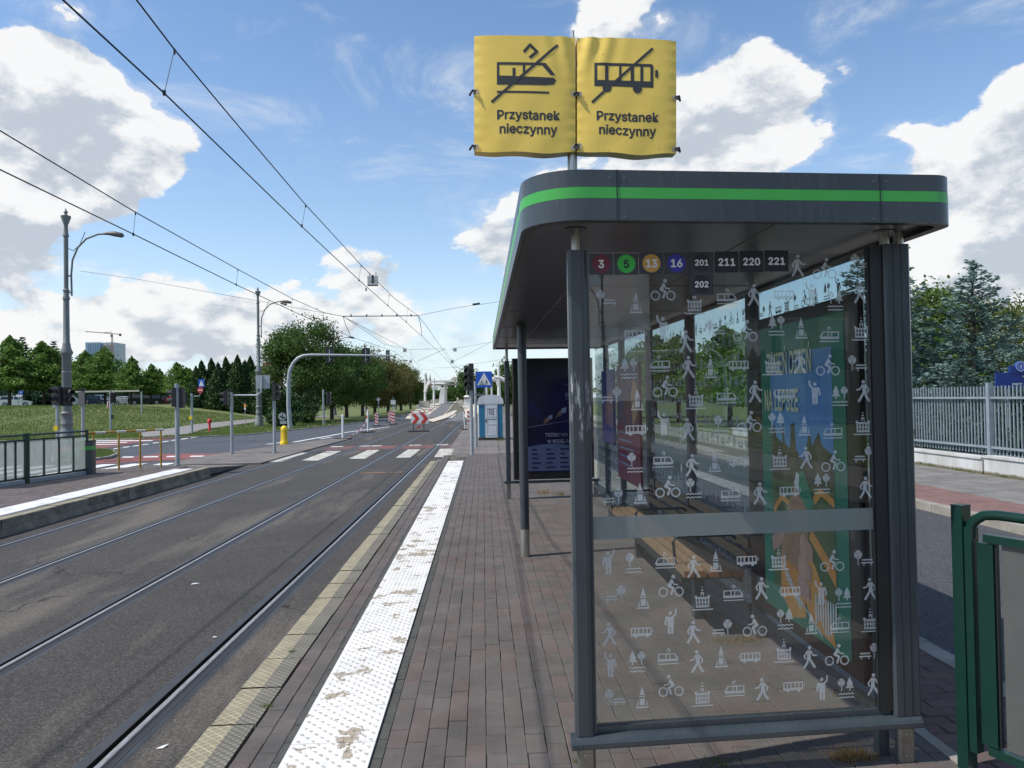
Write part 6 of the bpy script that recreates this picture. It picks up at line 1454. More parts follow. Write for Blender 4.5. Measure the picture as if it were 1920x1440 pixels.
def conifer_meshes(h, rad, n, m_, leaf=.2, seed=0, wh=.28, droop=.25, low=.04, dens=1.):
    r_ = random.Random(seed); P = []; Dd = []; m = MB(); tr = h * .014 + .03
    m.tube([(0, 0, -.3), (0, 0, h * .5), (0, 0, h * .97)], tr, 8, [tr * 1.2, tr * .7, .012]); z = h * low; wk = []
    while z < h * .985:
        f = (z / h); L_ = rad * (1 - f) ** .85 * r_.uniform(.82, 1.12) + .06; nb = max(4, int(7 * (1 - f) + 4)); a0 = r_.random() * 6.28
        for k in range(nb): wk.append((z + r_.uniform(-.06, .06), L_ * r_.uniform(.72, 1.1), a0 + 6.283 * k / nb + r_.uniform(-.2, .2), f))
        z += wh * (1.15 - .55 * f)
    tot = sum(w_[1] for w_ in wk)
    for z, L_, a, f in wk:
        c = max(6, int(n * L_ / tot)); s = np.sqrt(rng.random(c)) if L_ > .3 else rng.random(c); ca, sa = math.cos(a), math.sin(a)
        rise = .35 * f; x = s * L_; zz = z + rise * x - droop * x * s * (1 - f) + .10 * (s > .8) * L_ * (1 - f)
        lat = rng.normal(size=c) * .16 * L_ * (1.15 - s) * (1 if L_ < 1 else .8) ; P.append(np.stack([x * ca - lat * sa, x * sa + lat * ca, zz + rng.normal(size=c) * .035 * (1 + L_ * .3)], 1))
        Dd.append(np.stack([ca - np.sign(lat) * sa * .8, sa + np.sign(lat) * ca * .8, np.full(c, .1)], 1))
        m.tube([(0, 0, z), (ca * L_ * .5, sa * L_ * .5, z + rise * L_ * .5 - droop * L_ * .25 * (1 - f)), (ca * L_ * .92, sa * L_ * .92, z + rise * L_ * .92 - droop * L_ * .85 * (1 - f))], .012, 4, [.02 + .012 * (1 - f), .014, .005])
    P = np.concatenate(P); Dd = np.concatenate(Dd)
    return leaf_mesh('crown', P, leaf * rng.uniform(.7, 1.3, size=len(P)), m_, .35, dirs=Dd), m.mesh('trunk', M_BARK)
def plant(name, meshes, loc, lb, cat, grp=None, sc_=(1, 1, 1), rz=None):
    t_ = thing(name, lb, cat, loc, grp); t_.scale = sc_; t_.rotation_euler.z = rnd.random() * 6.28 if rz is None else rz
    link('crown', meshes[0], t_); link('trunk', meshes[1], t_); return t_
# lindens along the verge
lindA = broadleaf_meshes(9.0, 4.3, 26000, M_LF_D, .22, 3, .22, nb=40); lindB = broadleaf_meshes(8.6, 4.2, 20000, M_LF_D, .25, 8, .20, nb=36); lindC = broadleaf_meshes(8.4, 4.2, 20000, M_LF_O, .25, 12, .14, nb=36)
def gpt(px, Y, z=None):
    x = (px - 906) / F * Y; x = at(px, 770, Y).x; return (x, Y, terr(x, Y) if z is None else z)
LD = [(578, 70, lindA, 1.02, 'large dark green linden left in the roadside row, behind the gantry mast'), (622, 80, lindB, .86, 'dark linden behind the thin signal pole under the gantry'), (650, 88, lindB, .92, 'linden over the gap between the two dark lane signals'), (680, 96, lindA, .92, 'linden with a dense crown right behind the second gantry signal'),
      (703, 108, lindC, .98, 'linden with browning leaves right of the gantry tip'), (728, 120, lindC, 1.0, 'browning linden behind the white info sign'), (752, 136, lindC, 1.02, 'reddish brown linden near the far end of the roadside row'), (770, 156, lindB, .95, 'last linden of the roadside row, by the bridge ramp')]
for px, Y, ms_, s_, lb in LD: plant('linden_tree', ms_, gpt(px, Y, -.25), lb, 'tree', 'lindens in a row along the side road', (s_, s_, s_))
shA = broadleaf_meshes(2.9, 1.5, 6000, M_LF_T, .2, 21, .0, 'col', 18)
plant('shrub', shA, gpt(531, 60, -.25), 'wide dark shrub behind the stickered sign', 'shrub', None, (1.1, 1.1, 1.0)); plant('shrub', shA, gpt(579, 66, -.25), 'narrow dark shrub at the foot of the largest linden', 'shrub', None, (.72, .72, .95))
plant('shrub', shA, gpt(545, 72, -.25), 'shrub with paler leaves left of the linden trunk', 'shrub', None, (1.0, 1.0, 1.1))
# park trees behind the parked cars
lt_ = [spire_meshes(7.0, 2.5, 11000, M_LF_L, .25, 31, .26, .8), spire_meshes(6.4, 2.6, 11000, M_LF_L, .25, 37, .27, .8, 2), spire_meshes(6.6, 2.2, 10000, M_LF_L, .25, 41, .28, .9, 1, .9)]
pine = conifer_meshes(9., 2.9, 8000, M_LF_P, .34, 3, .5, .1, .1); thu = [spire_meshes(6.4, 1.45, 9000, M_LF_T, .20, 51, .0, .22), spire_meshes(5.6, 1.35, 8000, M_LF_T, .20, 52, .0, .3, 2)]
def tree_h(px, ytop, Y, meshes, h0, name, lb, grp, wide=1.):
    x = at(px, 770, Y).x; z = terr(x, Y); zt_ = at(px, ytop, Y).z; s_ = (zt_ - z) / h0 * 1.03; plant(name, meshes, (x, Y, z), lb, 'tree', grp, (s_ * wide, s_ * wide, s_))
G1 = 'light green young trees behind the parked cars'
for px, yt_, Y, k, wd, lb in [(18, 636, 90, 0, 1.1, 'light green tree at the far left edge over the white car'), (83, 646, 92, 1, 1.1, 'light green tree with a bare trunk left of the lamp column'), (118, 680, 93, 2, 1.0, 'small light tree directly behind the black signal cluster'), (160, 662, 91, 0, 1.0, 'light green tree just right of the lamp column'),
                          (197, 656, 92, 1, 1.05, 'tall light tree covering the glass tower'), (246, 672, 90, 2, 1.0, 'light tree with a twisted top right of the glass tower'), (283, 686, 92, 0, 1.0, 'light tree above the dark estate car'), (302, 694, 95, 2, .9, 'small light tree between two cars'), (334, 683, 91, 1, 1.05, 'light tree behind the thick signal pole'), (357, 694, 97, 0, 1.0, 'light tree fading into the dark conifers')]:
    tree_h(px, yt_, Y, lt_[k], (7.0, 6.4, 6.6)[k], 'young_tree', lb, G1, wd)
for px, yt_, Y, lb in [(42, 632, 118, 'dark spruce poking out behind the leftmost light tree'), (101, 640, 120, 'tall dark pine behind the tree left of the lamp column'), (128, 658, 122, 'broad dark pine hidden behind the lamp column'), (60, 668, 125, 'lower dark pine in the gap between the left trees'), (168, 664, 120, 'dark pine in front of the glass tower')]:
    tree_h(px, yt_, Y, pine, 9., 'pine_tree', lb, 'dark pines behind the young trees', 1.15)
for i, (px, yt_) in enumerate([(368, 690), (381, 680), (397, 676), (409, 684), (424, 674), (436, 684), (446, 671), (458, 680), (470, 673), (484, 690), (496, 712), (508, 718)]):
    tree_h(px, yt_, 84 + (i % 3) * 2, thu[i % 2], (6.4, 5.6)[i % 2], 'thuja_tree', ('dark conifer at the left start of the conifer row', 'pointed conifer right of the no entry sign', 'taller conifer behind the slender pale post', 'low conifer left of the pole with the grey sign back', 'conifer standing over the signal pole with the arm', 'short conifer just right of that signal pole', 'sharp tipped conifer, tallest in the row', 'conifer left of the marker post', 'conifer behind the marker post', 'conifer touching the second lamp column', 'low conifer right of the second lamp column', 'last low conifer beside the wide shrub')[i], 'dark conifers in a close row', 1.25)
hed = broadleaf_meshes(2.6, 3.2, 3500, M_LF_P, .3, 61, .0, 'col', 14)
for i, px in enumerate(range(-10, 370, 30)):
    x = at(px, 770, 116).x; plant('hedge_shrub', hed, (x, 116 + (i % 2), terr(x, 116) - .2), 'dark hedge shrub in the shade behind the parked cars', 'shrub', 'dark hedge shrubs behind the parked cars', (1.6, 1.2, 1.3))
# far trees by the bridge
fart = broadleaf_meshes(12, 7., 7000, M_LF_D, .7, 71, .05)
for i, (px, Y, ty, lb, wd) in enumerate([(870, 210, 695, 'round far tree right of the bridge pylon', 1.0), (886, 235, 705, 'far tree directly behind the traffic light', 1.0), (943, 190, 682, 'far tree between the blue crossing sign and the shelter', .9), (920, 250, 706, 'far tree behind the portable toilet', 1.2),
                             (803, 260, 728, 'far tree under the left end of the bridge beam', 1.6), (832, 300, 730, 'far tree framed by the bridge pylon', 2.), (856, 310, 727, 'far tree right of the pylon foot', 2.), (780, 240, 725, 'far tree left of the bridge beam', 1.6), (975, 220, 700, 'far tree hidden by the shelter end', 1.5), (1010, 230, 705, 'far tree behind the display case', 1.6)]):
    x = at(px, 740, Y).x; zt_ = at(px, ty, Y).z; s_ = (zt_ + .2) / 12.; plant('far_tree', fart, (x, Y, -.2), lb, 'tree', 'far trees around the bridge', (s_ * wd, s_ * wd, s_))
# right side: blue spruces, locusts, undergrowth behind the fence
spA = conifer_meshes(8.6, 3.3, 24000, M_LF_B, .16, 5, .30, .16, .02); spB = conifer_meshes(5.4, 2.9, 19000, M_LF_B, .14, 9, .26, .14, .02)
x = at(1672, 700, 19).x; plant('blue_spruce', spA, (x, 19.6, 0), 'tall blue spruce half hidden behind the shelter corner post', 'tree', 'blue spruces behind the picket fence', (.80, .80, .80), .4)
Y = 19.; x = at(1828, 700, Y).x; s_ = at(1824, 492, Y).z / 5.3; plant('blue_spruce', spB, (x, Y, 0), 'blue spruce with a slender tip standing free of the other trees', 'tree', 'blue spruces behind the picket fence', (s_ * .92, s_ * .92, s_), 1.1)
x = at(1770, 700, 16.8).x; plant('blue_spruce', spB, (x + .9, 17.6, 0), 'small blue spruce close behind the fence pickets', 'tree', 'blue spruces behind the picket fence', (.6, .6, .46), 4.)
loc_ = broadleaf_meshes(6.4, 2.6, 16000, M_LF_R, .17, 81, .28, 'round', 34); loc2 = broadleaf_meshes(6.0, 2.4, 9000, M_LF_R, .15, 87, .4, 'round', 22)
Y = 27.; x = at(1762, 700, Y).x; s_ = at(1762, 546, Y).z / 6.4; plant('locust_tree', loc_, (x, Y, 0), 'light green tree between the two spruces', 'tree', None, (s_ * 1.1, s_ * 1.1, s_))
Y = 25.; x = at(1895, 700, Y).x; s_ = at(1880, 578, Y).z / 6.0; plant('locust_tree', loc2, (x, Y, 0), 'loose open tree at the right edge with drooping branches', 'tree', None, (s_ * 1.0, s_ * 1.0, s_))
for X_, Y_, h_, lb in ((12.6, 27.5, 4.3, 'young tree seen through the third glass bay of the shelter'), (12.2, 33, 4.6, 'young tree seen through the second glass bay of the shelter'), (13.4, 31, 4.2, 'bushy young tree behind the red board side of the glass wall'), (13.0, 39, 5.2, 'young tree seen through the glass next to the maroon board'),
                       (12.4, 47, 5.4, 'young tree seen through the far glass bays of the shelter'), (14.5, 24.5, 4.0, 'young tree hidden behind the advert case'), (13.2, 57, 6.2, 'farthest young tree of the right verge')):
    s_ = h_ / 6.4; plant('young_tree', lt_[1], (X_, Y_, 0), lb, 'tree', 'young trees on the right verge', (s_ * 1.3, s_ * 1.3, s_))
uh = broadleaf_meshes(1.7, 1.6, 4500, M_LF_P, .14, 91, .0, 'col', 14)
for i in range(7): plant('undergrowth_shrub', uh, (12.2 + (i % 2) * .7, 12.5 + i * 2.1, 0), 'dark undergrowth shrub close behind the picket fence', 'shrub', 'dark undergrowth behind the picket fence')

# blue board, buildings
c = at(1898, 715, 16.); k_ = 16. / F; t_ = thing('blue_board', 'blue information board with white lettering above the picket fence', 'sign', (c.x, 16, 0))
part('board', MB().box((at(1866, 700, 16).x, 15.98, at(1900, 727, 16).z), (at(1960, 700, 16).x, 16.02, at(1900, 698, 16).z)), M_NAVY, t_)
part('post', MB().cyl((at(1890, 705, 16).x, 16.06, 0), (at(1890, 705, 16).x, 16.06, 2.1), .04).cyl((at(1950, 705, 16).x, 16.06, 0), (at(1950, 705, 16).x, 16.06, 2.1), .04), M_GALV, t_)
part('frame', MB().box((at(1893, 705, 16).x, 15.97, at(1893, 700, 16).z), (at(1896.5, 0, 16).x, 16.03, at(1893, 688, 16).z)).box((at(1893, 705, 16).x, 15.97, at(1893, 688, 16).z), (at(1906, 705, 16).x, 16.03, at(1893, 686, 16).z)), M_NAVY, t_)
ce = at(1914, 687, 15.95); em = part('emblem', MB().cyl((ce.x, ce.y, ce.z), (ce.x, ce.y + .04, ce.z), 10.3 * k_, n=28), mat('emblem_blue', (.05, .10, .42), .4), t_)
rg = Ico().ring(0, 0, 9.6 * k_, 1.6 * k_, 28).ring(0, 0, 5.2 * k_, .5 * k_, 20); link('emblem_ring', rg.mesh('emblem_ring', mat('emblem_pale', (.42, .48, .70), .5), 1., Vector((1, 0, 0)), Vector((0, 0, 1))), em, Vector((ce.x, ce.y - .004, ce.z)) - origin_of(em))
link('emblem_figure', ICO['waving'].mesh('emblem_figure', M_WHT, 6. * k_, Vector((1, 0, 0)), Vector((0, 0, 1))), em, Vector((ce.x, ce.y - .006, ce.z - 3.2 * k_)) - origin_of(em))
text('lettering', 'YA', 6.5 * k_, M_WHT, t_, (at(1917, 705, 16).x, 15.97, at(1917, 706, 16).z), bold=.04); text('lettering', 'WARSZTAT', 5.4 * k_, M_WHT, t_, (at(1905, 705, 16).x, 15.97, at(1905, 720, 16).z), bold=.05)
# glass tower, crane
YT2 = 620.; k_ = YT2 / F; t_ = thing('glass_tower', 'distant blue glass office tower rising behind the trees', 'building', (at(185, 650, YT2).x, YT2, 0))
M_TG = mat('tower_glass_hazy', (.20, .34, .47), .2, c2=(.25, .40, .52), scale=.06); M_TG2 = mat('tower_glass_dark_hazy', (.26, .34, .40), .2, c2=(.36, .42, .45), scale=.08); M_TC = mat('tower_concrete', (.42, .34, .31), .8)  # both glass colours are paled to paint in the distance haze
def tw(nm, p0, p1, yt_, m_, dy=0): return part(nm, MB().box((at(p0, 650, YT2).x, YT2 + dy, 0), (at(p1, 650, YT2).x, YT2 + dy + 20, at(p0, yt_, YT2).z)), m_, t_)
w1 = tw('tower_block', 160, 187, 642, M_TG); w2 = tw('tower_block', 194, 210, 641.5, M_TG2, 3); w3 = tw('core', 187, 194, 645, M_TC, 4)
for k in range(1, 6): part('mullion', MB().box((at(160 + 4.5 * k - .25, 650, YT2).x, YT2 - .4, 0), (at(160 + 4.5 * k + .25, 650, YT2).x, YT2 - .05, at(160, 643, YT2).z)), M_TG2, w1)
for k in range(9): zz = at(187, 647 + k * 3.2, YT2).z; part('floor_slab', MB().box((at(187.3, 650, YT2).x, YT2 + 3, zz), (at(194, 650, YT2).x, YT2 + 3.9, zz + 3.2 * k_ * .35)), M_WHT, w3); part('floor_band', MB().box((at(194.3, 650, YT2).x, YT2 + 2.2, zz), (at(210, 650, YT2).x, YT2 + 2.9, zz + .35)), M_TC, w2)
t_ = thing('tower_crane', 'thin red and white construction crane above the glass tower', 'crane', (at(210, 650, 600).x, 600, 0))
M_CRN = mat('crane_grey_red', (.30, .20, .19), .6)
def crl(a, b, w_=.25): return MB().cyl(at(*a, 600), at(*b, 600), w_, n=4)
m = crl((209.2, 690), (209.2, 627)); m2 = crl((211.4, 690), (211.4, 627)); part('mast', m, M_CRN, t_); part('mast', m2, M_CRN, t_)
m = MB()
for k in range(16): m.cyl(at(209.2, 628 + k * 4, 600), at(211.4, 632 + k * 4, 600), .18, n=3)
part('lattice', m, M_CRN, t_, kind='stuff')
part('jib', crl((160, 621.5), (228, 627), .42), M_CRN, t_); part('jib', crl((190, 624), (210, 622.5), .3), M_CRN, t_); part('counterweight', MB().box(tuple(at(223, 630, 600)), tuple(at(227.5, 625.5, 601))), M_BRNB, t_); part('cab', MB().box(tuple(at(207, 632, 600)), tuple(at(211, 627, 602))), M_CRN, t_)
# brick buildings between the lamp column and the lindens
Yq = 420.; t_ = thing('brick_building', 'distant red and orange brick building right of the second lamp column', 'building', (at(507, 700, Yq).x, Yq, 0))
M_BRB = mat('facade_red_brick', (.34, .10, .09), .8); M_BRO = mat('facade_orange', (.52, .24, .14), .8)
a = part('wall', MB().box((at(492, 700, Yq).x, Yq, 0), (at(520, 700, Yq).x, Yq + 12, at(500, 679, Yq).z)), M_BRB, t_); b = part('wall', MB().box((at(490, 700, Yq).x, Yq - 8, 0), (at(524, 700, Yq).x, Yq - .5, at(500, 697, Yq).z)), M_BRO, t_)
for k in range(4): part('window', MB().box((at(496 + k * 6, 690, Yq).x, Yq - .3, at(500, 691, Yq).z), (at(500 + k * 6, 690, Yq).x, Yq - .02, at(500, 686, Yq).z)), M_TG2, a)
part('gable', MB().prism_y([(at(499, 690, Yq).x, at(500, 697, Yq).z), (at(505, 690, Yq).x, at(500, 697, Yq).z), (at(502, 690, Yq).x, at(500, 689, Yq).z)], Yq - 8.5, Yq - 5), M_BRO, b)
# church spires
for px, yt_, lb in ((799.5, 697, 'left green twin church spire above the bridge'), (806.5, 700, 'right brown twin church spire above the bridge')):
    p = at(px, 720, 900); t_ = thing('church_tower', lb, 'church tower', (p.x, 900, 0), 'twin church towers on the horizon'); kk = 900 / F
    part('wall', MB().box((p.x - 2.2 * kk, 900, 0), (p.x + 2.2 * kk, 903, at(px, 716, 900).z)), M_BRB, t_); z_ = at(px, 716, 900).z
    part('spire', MB().cyl((p.x, 901.5, z_), (p.x, 901.5, at(px, yt_, 900).z), 2.4 * kk, .1, 6), mat('spire_%d' % px, (.20, .24, .19) if px < 800 else (.20, .13, .10), .8), t_)
t_ = thing('orange_house', 'orange rendered house glimpsed between the spruce branches', 'building', (at(1755, 700, 60).x, 60, 0))
wq = part('wall', MB().box((at(1742, 700, 60).x, 60, 0), (at(1772, 700, 60).x, 66, at(1760, 655, 60).z)), mat('render_orange', (.62, .33, .09), .8), t_); part('window', MB().box((at(1750, 680, 60).x, 59.9, at(1750, 690, 60).z), (at(1755, 680, 60).x, 60, at(1750, 675, 60).z)), M_TG2, wq)
part('roof', MB().box((at(1740, 700, 60).x, 59.7, at(1760, 655, 60).z), (at(1774, 700, 60).x, 66.3, at(1760, 653, 60).z)), M_BRB, t_)
t_ = thing('white_hall', 'long low white building behind the fence at the right', 'building', (20, 34, 0))
wq = part('wall', MB().box((at(1845, 700, 34).x, 34, 0), (at(2100, 700, 34).x, 44, at(1880, 690, 34).z)), M_WHTC, t_)
for k in range(4): part('window', MB().box((at(1860 + k * 22, 705, 34).x, 33.94, .9), (at(1871 + k * 22, 705, 34).x, 33.99, 1.9)), M_TG2, wq)

# brick block of flats behind the camera, mirrored in the end pane
t_ = thing('brick_flats', 'reddish brick block with window rows, mirrored in the shelter end pane', 'building', (26, -34, 0))
bw = part('wall', MB().box((18.2, -44, 0), (39.6, -34, 13.5)), mat('flats_brick', (.13, .065, .05), .9, c2=(.09, .05, .04), scale=3), t_)
for fl in range(4):
    for k in range(7):
        x = 19.4 + k * 2.9; z = 1.2 + fl * 3.1; wn = part('window', MB().box((x, -33.98, z), (x + 1.4, -33.9, z + 1.7)), M_TG2, bw); part('surround', MB().box((x - .18, -33.99, z - .15), (x - .02, -33.85, z + 1.85)).box((x + 1.42, -33.99, z - .15), (x + 1.58, -33.85, z + 1.85)).box((x - .18, -33.99, z + 1.72), (x + 1.58, -33.83, z + 1.86)), M_PALE, wn)
part('cornice', MB().box((18.0, -34.3, 13.5), (39.8, -33.6, 14.0)), M_PALE, t_)
for x, y, lb in ((6, -62, 'small dark tree far behind the photographer, mirrored left of the mirrored lamp column'), (10, -66, 'second small tree far behind the photographer, seen only mirrored'), (-22, -30, 'tree behind the photographer beside the side road')): plant('young_tree', lindB, (x, y, -.2), lb, 'tree', 'trees behind the photographer', (.6, .6, .6))

# ------------------------------------------------------------------ parking: barrier frame, sign, cars
Yp = 66.; zg = terr(at(260, 765, Yp).x, Yp)
t_ = thing('height_barrier', 'long pale height limiting frame over the car park entrance', 'height barrier', (at(260, 765, Yp).x, Yp, zg))
zt = at(260, 733, Yp).z; M_BEI = mat('beige_paint', (.50, .48, .40), .6)
part('crossbar', MB().box((at(100, 733, Yp).x, Yp - .05, zt - .06), (at(261, 733, Yp).x, Yp + .05, zt + .08)), M_BEI, t_); part('leg', MB().box((at(258.8, 0, Yp).x, Yp - .05, zg - .2), (at(261.2, 0, Yp).x, Yp + .05, zt - .06)), M_GALV, t_); part('leg', MB().box((at(99, 705, Yp).x, Yp - .05, zg - .2), (at(101.4, 0, Yp).x, Yp + .05, zt - .06)), M_GALV, t_)
Yq = 72; t_ = thing('parking_sign', 'small blue parking sign with a white plate behind the white car', 'road sign', (at(38, 760, Yq).x, Yq, 1.0)); kk = Yq / F
p = at(39, 736, Yq); b = part('blue_plate', MB().box((p.x - 3.6 * kk, Yq, p.z - 3.6 * kk), (p.x + 3.6 * kk, Yq + .03, p.z + 3.6 * kk)), M_BLUE, t_); text('letter', 'P', 5.5 * kk, M_WHT, b, (p.x, Yq - .01, p.z), bold=.04)
part('white_plate', MB().box((p.x - 8.5 * kk, Yq - .005, p.z - 7.8 * kk), (p.x + 2.5 * kk, Yq + .02, p.z - 4 * kk)), M_WHT, t_); part('post', MB().cyl((p.x - 5 * kk, Yq + .05, .8), (p.x - 5 * kk, Yq + .05, p.z), .03).cyl((p.x + 2 * kk, Yq + .05, .8), (p.x + 2 * kk, Yq + .05, p.z), .03), M_GALV, t_)
def paint(nm, c): 
    m = mat(nm, c, .25, .1); m.node_tree.nodes['Principled BSDF'].inputs['Coat Weight'].default_value = .6; return m
def car(px, Y, ang, pm, lb, L_=4.2, Hc=1.5, est=False):
    x = at(px, 765, Y).x; z = terr(x, Y); t_ = thing('parked_car', lb, 'car', (x, Y, z - .02), 'parked cars behind the meadow'); t_.rotation_euler.z = R(ang); W2 = .86
    l = L_ / 2
    rear = l * .92 if est else l * .62
    body = [(-l, .35), (-l * .98, .62), (-l * .90, .74), (-l * .52, .88), (l * .55, .95), (l * .96, .92), (l, .60), (l * .98, .32), (l * .78, .22), (-l * .85, .22)]
    def loft(nm, prof, w0, w1, zs, m_, par, inset=0):
        n = len(prof); zmin, zmax = zs; mb = MB(); vs = []
        for s_ in (-1, 1):
            for a, b in prof: f = (b - zmin) / (zmax - zmin); vs.append((a, s_ * (w0 + (w1 - w0) * f), b))
        mb.add(vs, [tuple(range(n)), tuple(range(n, 2 * n))[::-1]] + [(i, n + i, n + (i + 1) % n, (i + 1) % n) for i in range(n)]); return link(nm, mb.mesh(nm, m_, smooth=True), par)
    loft('body', body, W2, W2 * .96, (.2, .95), pm, t_)
    cabp = [(-l * .50, .88), (-l * .16, Hc - .06), (0, Hc), (l * .42, Hc - .01), (rear, Hc - .12), (rear + l * (.06 if est else .26), .94), (l * .5, .945)]
    loft('cabin', cabp, W2 * .95, W2 * .74, (.88, Hc), pm, t_)
    for s_ in (-1, 1):
        def sp(a, b): f = (b - .88) / (Hc - .88); return (a, s_ * (W2 * .95 + (W2 * .74 - W2 * .95) * f + .006), b)
        for wnd in ([(-l * .40, .96), (-l * .14, Hc - .13), (l * .08, Hc - .08), (l * .08, .98)], [(l * .13, .98), (l * .13, Hc - .08), (rear - l * .08, Hc - .14), (rear + l * .02, 1.0)]): link('side_window', MB().add([sp(a, b) for a, b in wnd], [(0, 1, 2, 3)]).mesh('side_window', M_CARG), t_)
    ws = [(-l * .485, .90), (-l * .175, Hc - .09)]
    link('windscreen', MB().add([(ws[0][0] - .02, -W2 * .84, ws[0][1] + .03), (ws[0][0] - .02, W2 * .84, ws[0][1] + .03), (ws[1][0] - .02, W2 * .70, ws[1][1]), (ws[1][0] - .02, -W2 * .70, ws[1][1])], [(0, 1, 2, 3)]).mesh('windscreen', M_CARG), t_)
    rw = [(rear + l * (.055 if est else .24), 1.0), (rear + .02, Hc - .16)]
    link('rear_window', MB().add([(rw[0][0] + .02, -W2 * .82, rw[0][1]), (rw[0][0] + .02, W2 * .82, rw[0][1]), (rw[1][0] + .02, W2 * .72, rw[1][1]), (rw[1][0] + .02, -W2 * .72, rw[1][1])], [(0, 1, 2, 3)]).mesh('rear_window', M_CARG), t_)
    for sx in (-1, 1):
        for s_ in (-1, 1):
            wh = link('wheel', MB().cyl((sx * l * .62, s_ * (W2 - .16), .31), (sx * l * .62, s_ * (W2 + .012), .31), .32, n=18).mesh('wheel', M_TYRE), t_); link('rim', MB().cyl((sx * l * .62, s_ * (W2 + .0), .31), (sx * l * .62, s_ * (W2 + .02), .31), .2, n=12).mesh('rim', M_GALV), wh)
    for s_ in (-1, 1):
        link('headlight', MB().box((-l * .985, s_ * W2 * .86 - .12, .58), (-l * .90, s_ * W2 * .86 + .10 * 0, .73)).mesh('headlight', M_HEAD), t_); link('tail_light', MB().box((l * .93, s_ * W2 * .84 - .1, .66), (l * 1.0, s_ * W2 * .84 + .06 * 0 + .06, .84)).mesh('tail_light', M_REDP), t_)
        link('mirror', MB().box((-l * .36, s_ * (W2 + .01), .92), (-l * .30, s_ * (W2 + .18), 1.04)).mesh('mirror', pm), t_)
    link('grille', MB().box((-l * 1.003, -.38, .40), (-l * .97, .38, .55)).mesh('grille', M_BLACK), t_)
    return t_
C_W, C_S, C_DB, C_K, C_G, C_R = paint('car_white', (.72, .73, .74)), paint('car_silver', (.42, .48, .52)), paint('car_dark_blue', (.03, .05, .08)), paint('car_black', (.02, .022, .025)), paint('car_dark_grey', (.06, .07, .08)), paint('car_red', (.45, .02, .02))
car(30, 103, 205, C_W, 'white compact car under the leftmost light tree', 3.7, 1.52, True); car(-8, 108, 200, C_DB, 'dark car cut off by the left picture edge behind the white one')
car(133, 105, 200, C_S, 'pale silver car half hidden by the lamp column'); car(172, 107, 215, C_DB, 'dark blue car right of the lamp column'); car(191, 109, 215, C_W, 'white car with dark windows behind the red and white marker', 4.2, 1.5, True)
car(236, 105, 205, C_W, 'low white car left of the height barrier leg', 3.6, 1.22); car(273, 105, 205, C_K, 'dark estate car behind the height barrier leg', 4.4, 1.62, True); car(302, 107, 205, C_G, 'dark grey car between the estate and the red car', 4.3, 1.5, True); car(341, 107, 200, C_R, 'red car behind the thick signal pole', 4.2, 1.25)
p = at(203, 768, 68); t_ = thing('marker_board', 'red and white upright marker board at the car park edge', 'marker board', (p.x, 68, p.z)); kk = 68 / F
part('board', MB().box((p.x - 2.2 * kk, 68, p.z), (p.x + 2.2 * kk, 68.03, p.z + 15 * kk)), M_WHT, t_); part('red_stripe', MB().box((p.x - .2 * kk, 67.98, p.z), (p.x + 1.4 * kk, 67.995, p.z + 14 * kk)), M_REDP, t_)
mb = MB(); xs_ = [at(q, 768, 76).x for q in (-60, 370)]
# meadow grass tufts
def blades(n, fx, fz, h, m_, name='grass', wd=.012):
    P = fx(n); ht = h * rng.uniform(.5, 1.3, n); a = rng.random(n) * 6.283; V = np.empty((n, 3, 3)); w_ = np.stack([np.cos(a), np.sin(a), np.zeros(n)], 1) * wd
    b = np.stack([P[:, 0], P[:, 1], fz(P)], 1); V[:, 0] = b - w_; V[:, 1] = b + w_; V[:, 2] = b + np.stack([rng.normal(size=n) * .35 * ht, rng.normal(size=n) * .35 * ht, ht], 1)
    me = bpy.data.meshes.new(name); me.vertices.add(3 * n); me.vertices.foreach_set('co', V.reshape(-1)); me.loops.add(3 * n); me.loops.foreach_set('vertex_index', np.arange(3 * n, dtype=np.int32)); me.polygons.add(n)
    me.polygons.foreach_set('loop_start', np.arange(0, 3 * n, 3, dtype=np.int32)); me.materials.append(m_); me.update(calc_edges=True); o = bpy.data.objects.new(name, me); col.objects.link(o); o['kind'] = 'stuff'; return o
path_poly = [(p.x, p.y) for p in ax] + [(p.x, p.y) for p in bx][::-1]; road_poly = [(-7, 0), (-7, 150), (-9, 150), (-10.0, 100), (-10.5, 72), (-11.6, 58), (-14.2, 44.5), (-19, 41.5), (-24, 42.0), (-80, 46), (-80, 0)]
def inside(P, poly_):
    x, y = P[:, 0], P[:, 1]; r_ = np.zeros(len(P), bool); n = len(poly_)
    for i in range(n):
        (x0, y0), (x1, y1) = poly_[i], poly_[(i + 1) % n]; c = ((y0 > y) != (y1 > y)); 
        with np.errstate(divide='ignore', invalid='ignore'): r_ ^= c & (x < (x1 - x0) * (y - y0) / (y1 - y0 + 1e-12) + x0)
    return r_
def sm_np(a, b, x): t_ = np.clip((x - a) / (b - a), 0, 1); return t_ * t_ * (3 - 2 * t_)
def terr_np(P): return -.29 + 1.9 * sm_np(44, 70, P[:, 1]) * sm_np(-17, -38, P[:, 0])
def meadow_pts(n):
    P = np.stack([-10.5 - 44 * rng.random(n * 2), 41.5 + 36 * rng.random(n * 2) ** 1.4], 1); P = P[~inside(P, path_poly) & ~inside(P, road_poly)]; px = 906 + F * P[:, 0] / P[:, 1]; P = P[px > -30]
    return P
def blades_at(P, h, m_, name, wd):
    return blades(len(P), lambda n: P, lambda q: terr_np(q) - .02, h, m_, name, wd)
blades_at(meadow_pts(60000), .16, M_GRASS, 'meadow_grass', .022)
Pm = meadow_pts(5000); Pm = Pm[(Pm[:, 1] > 48) & (np.sin(Pm[:, 0] * .5) + np.sin(Pm[:, 1] * .8) > .2)]
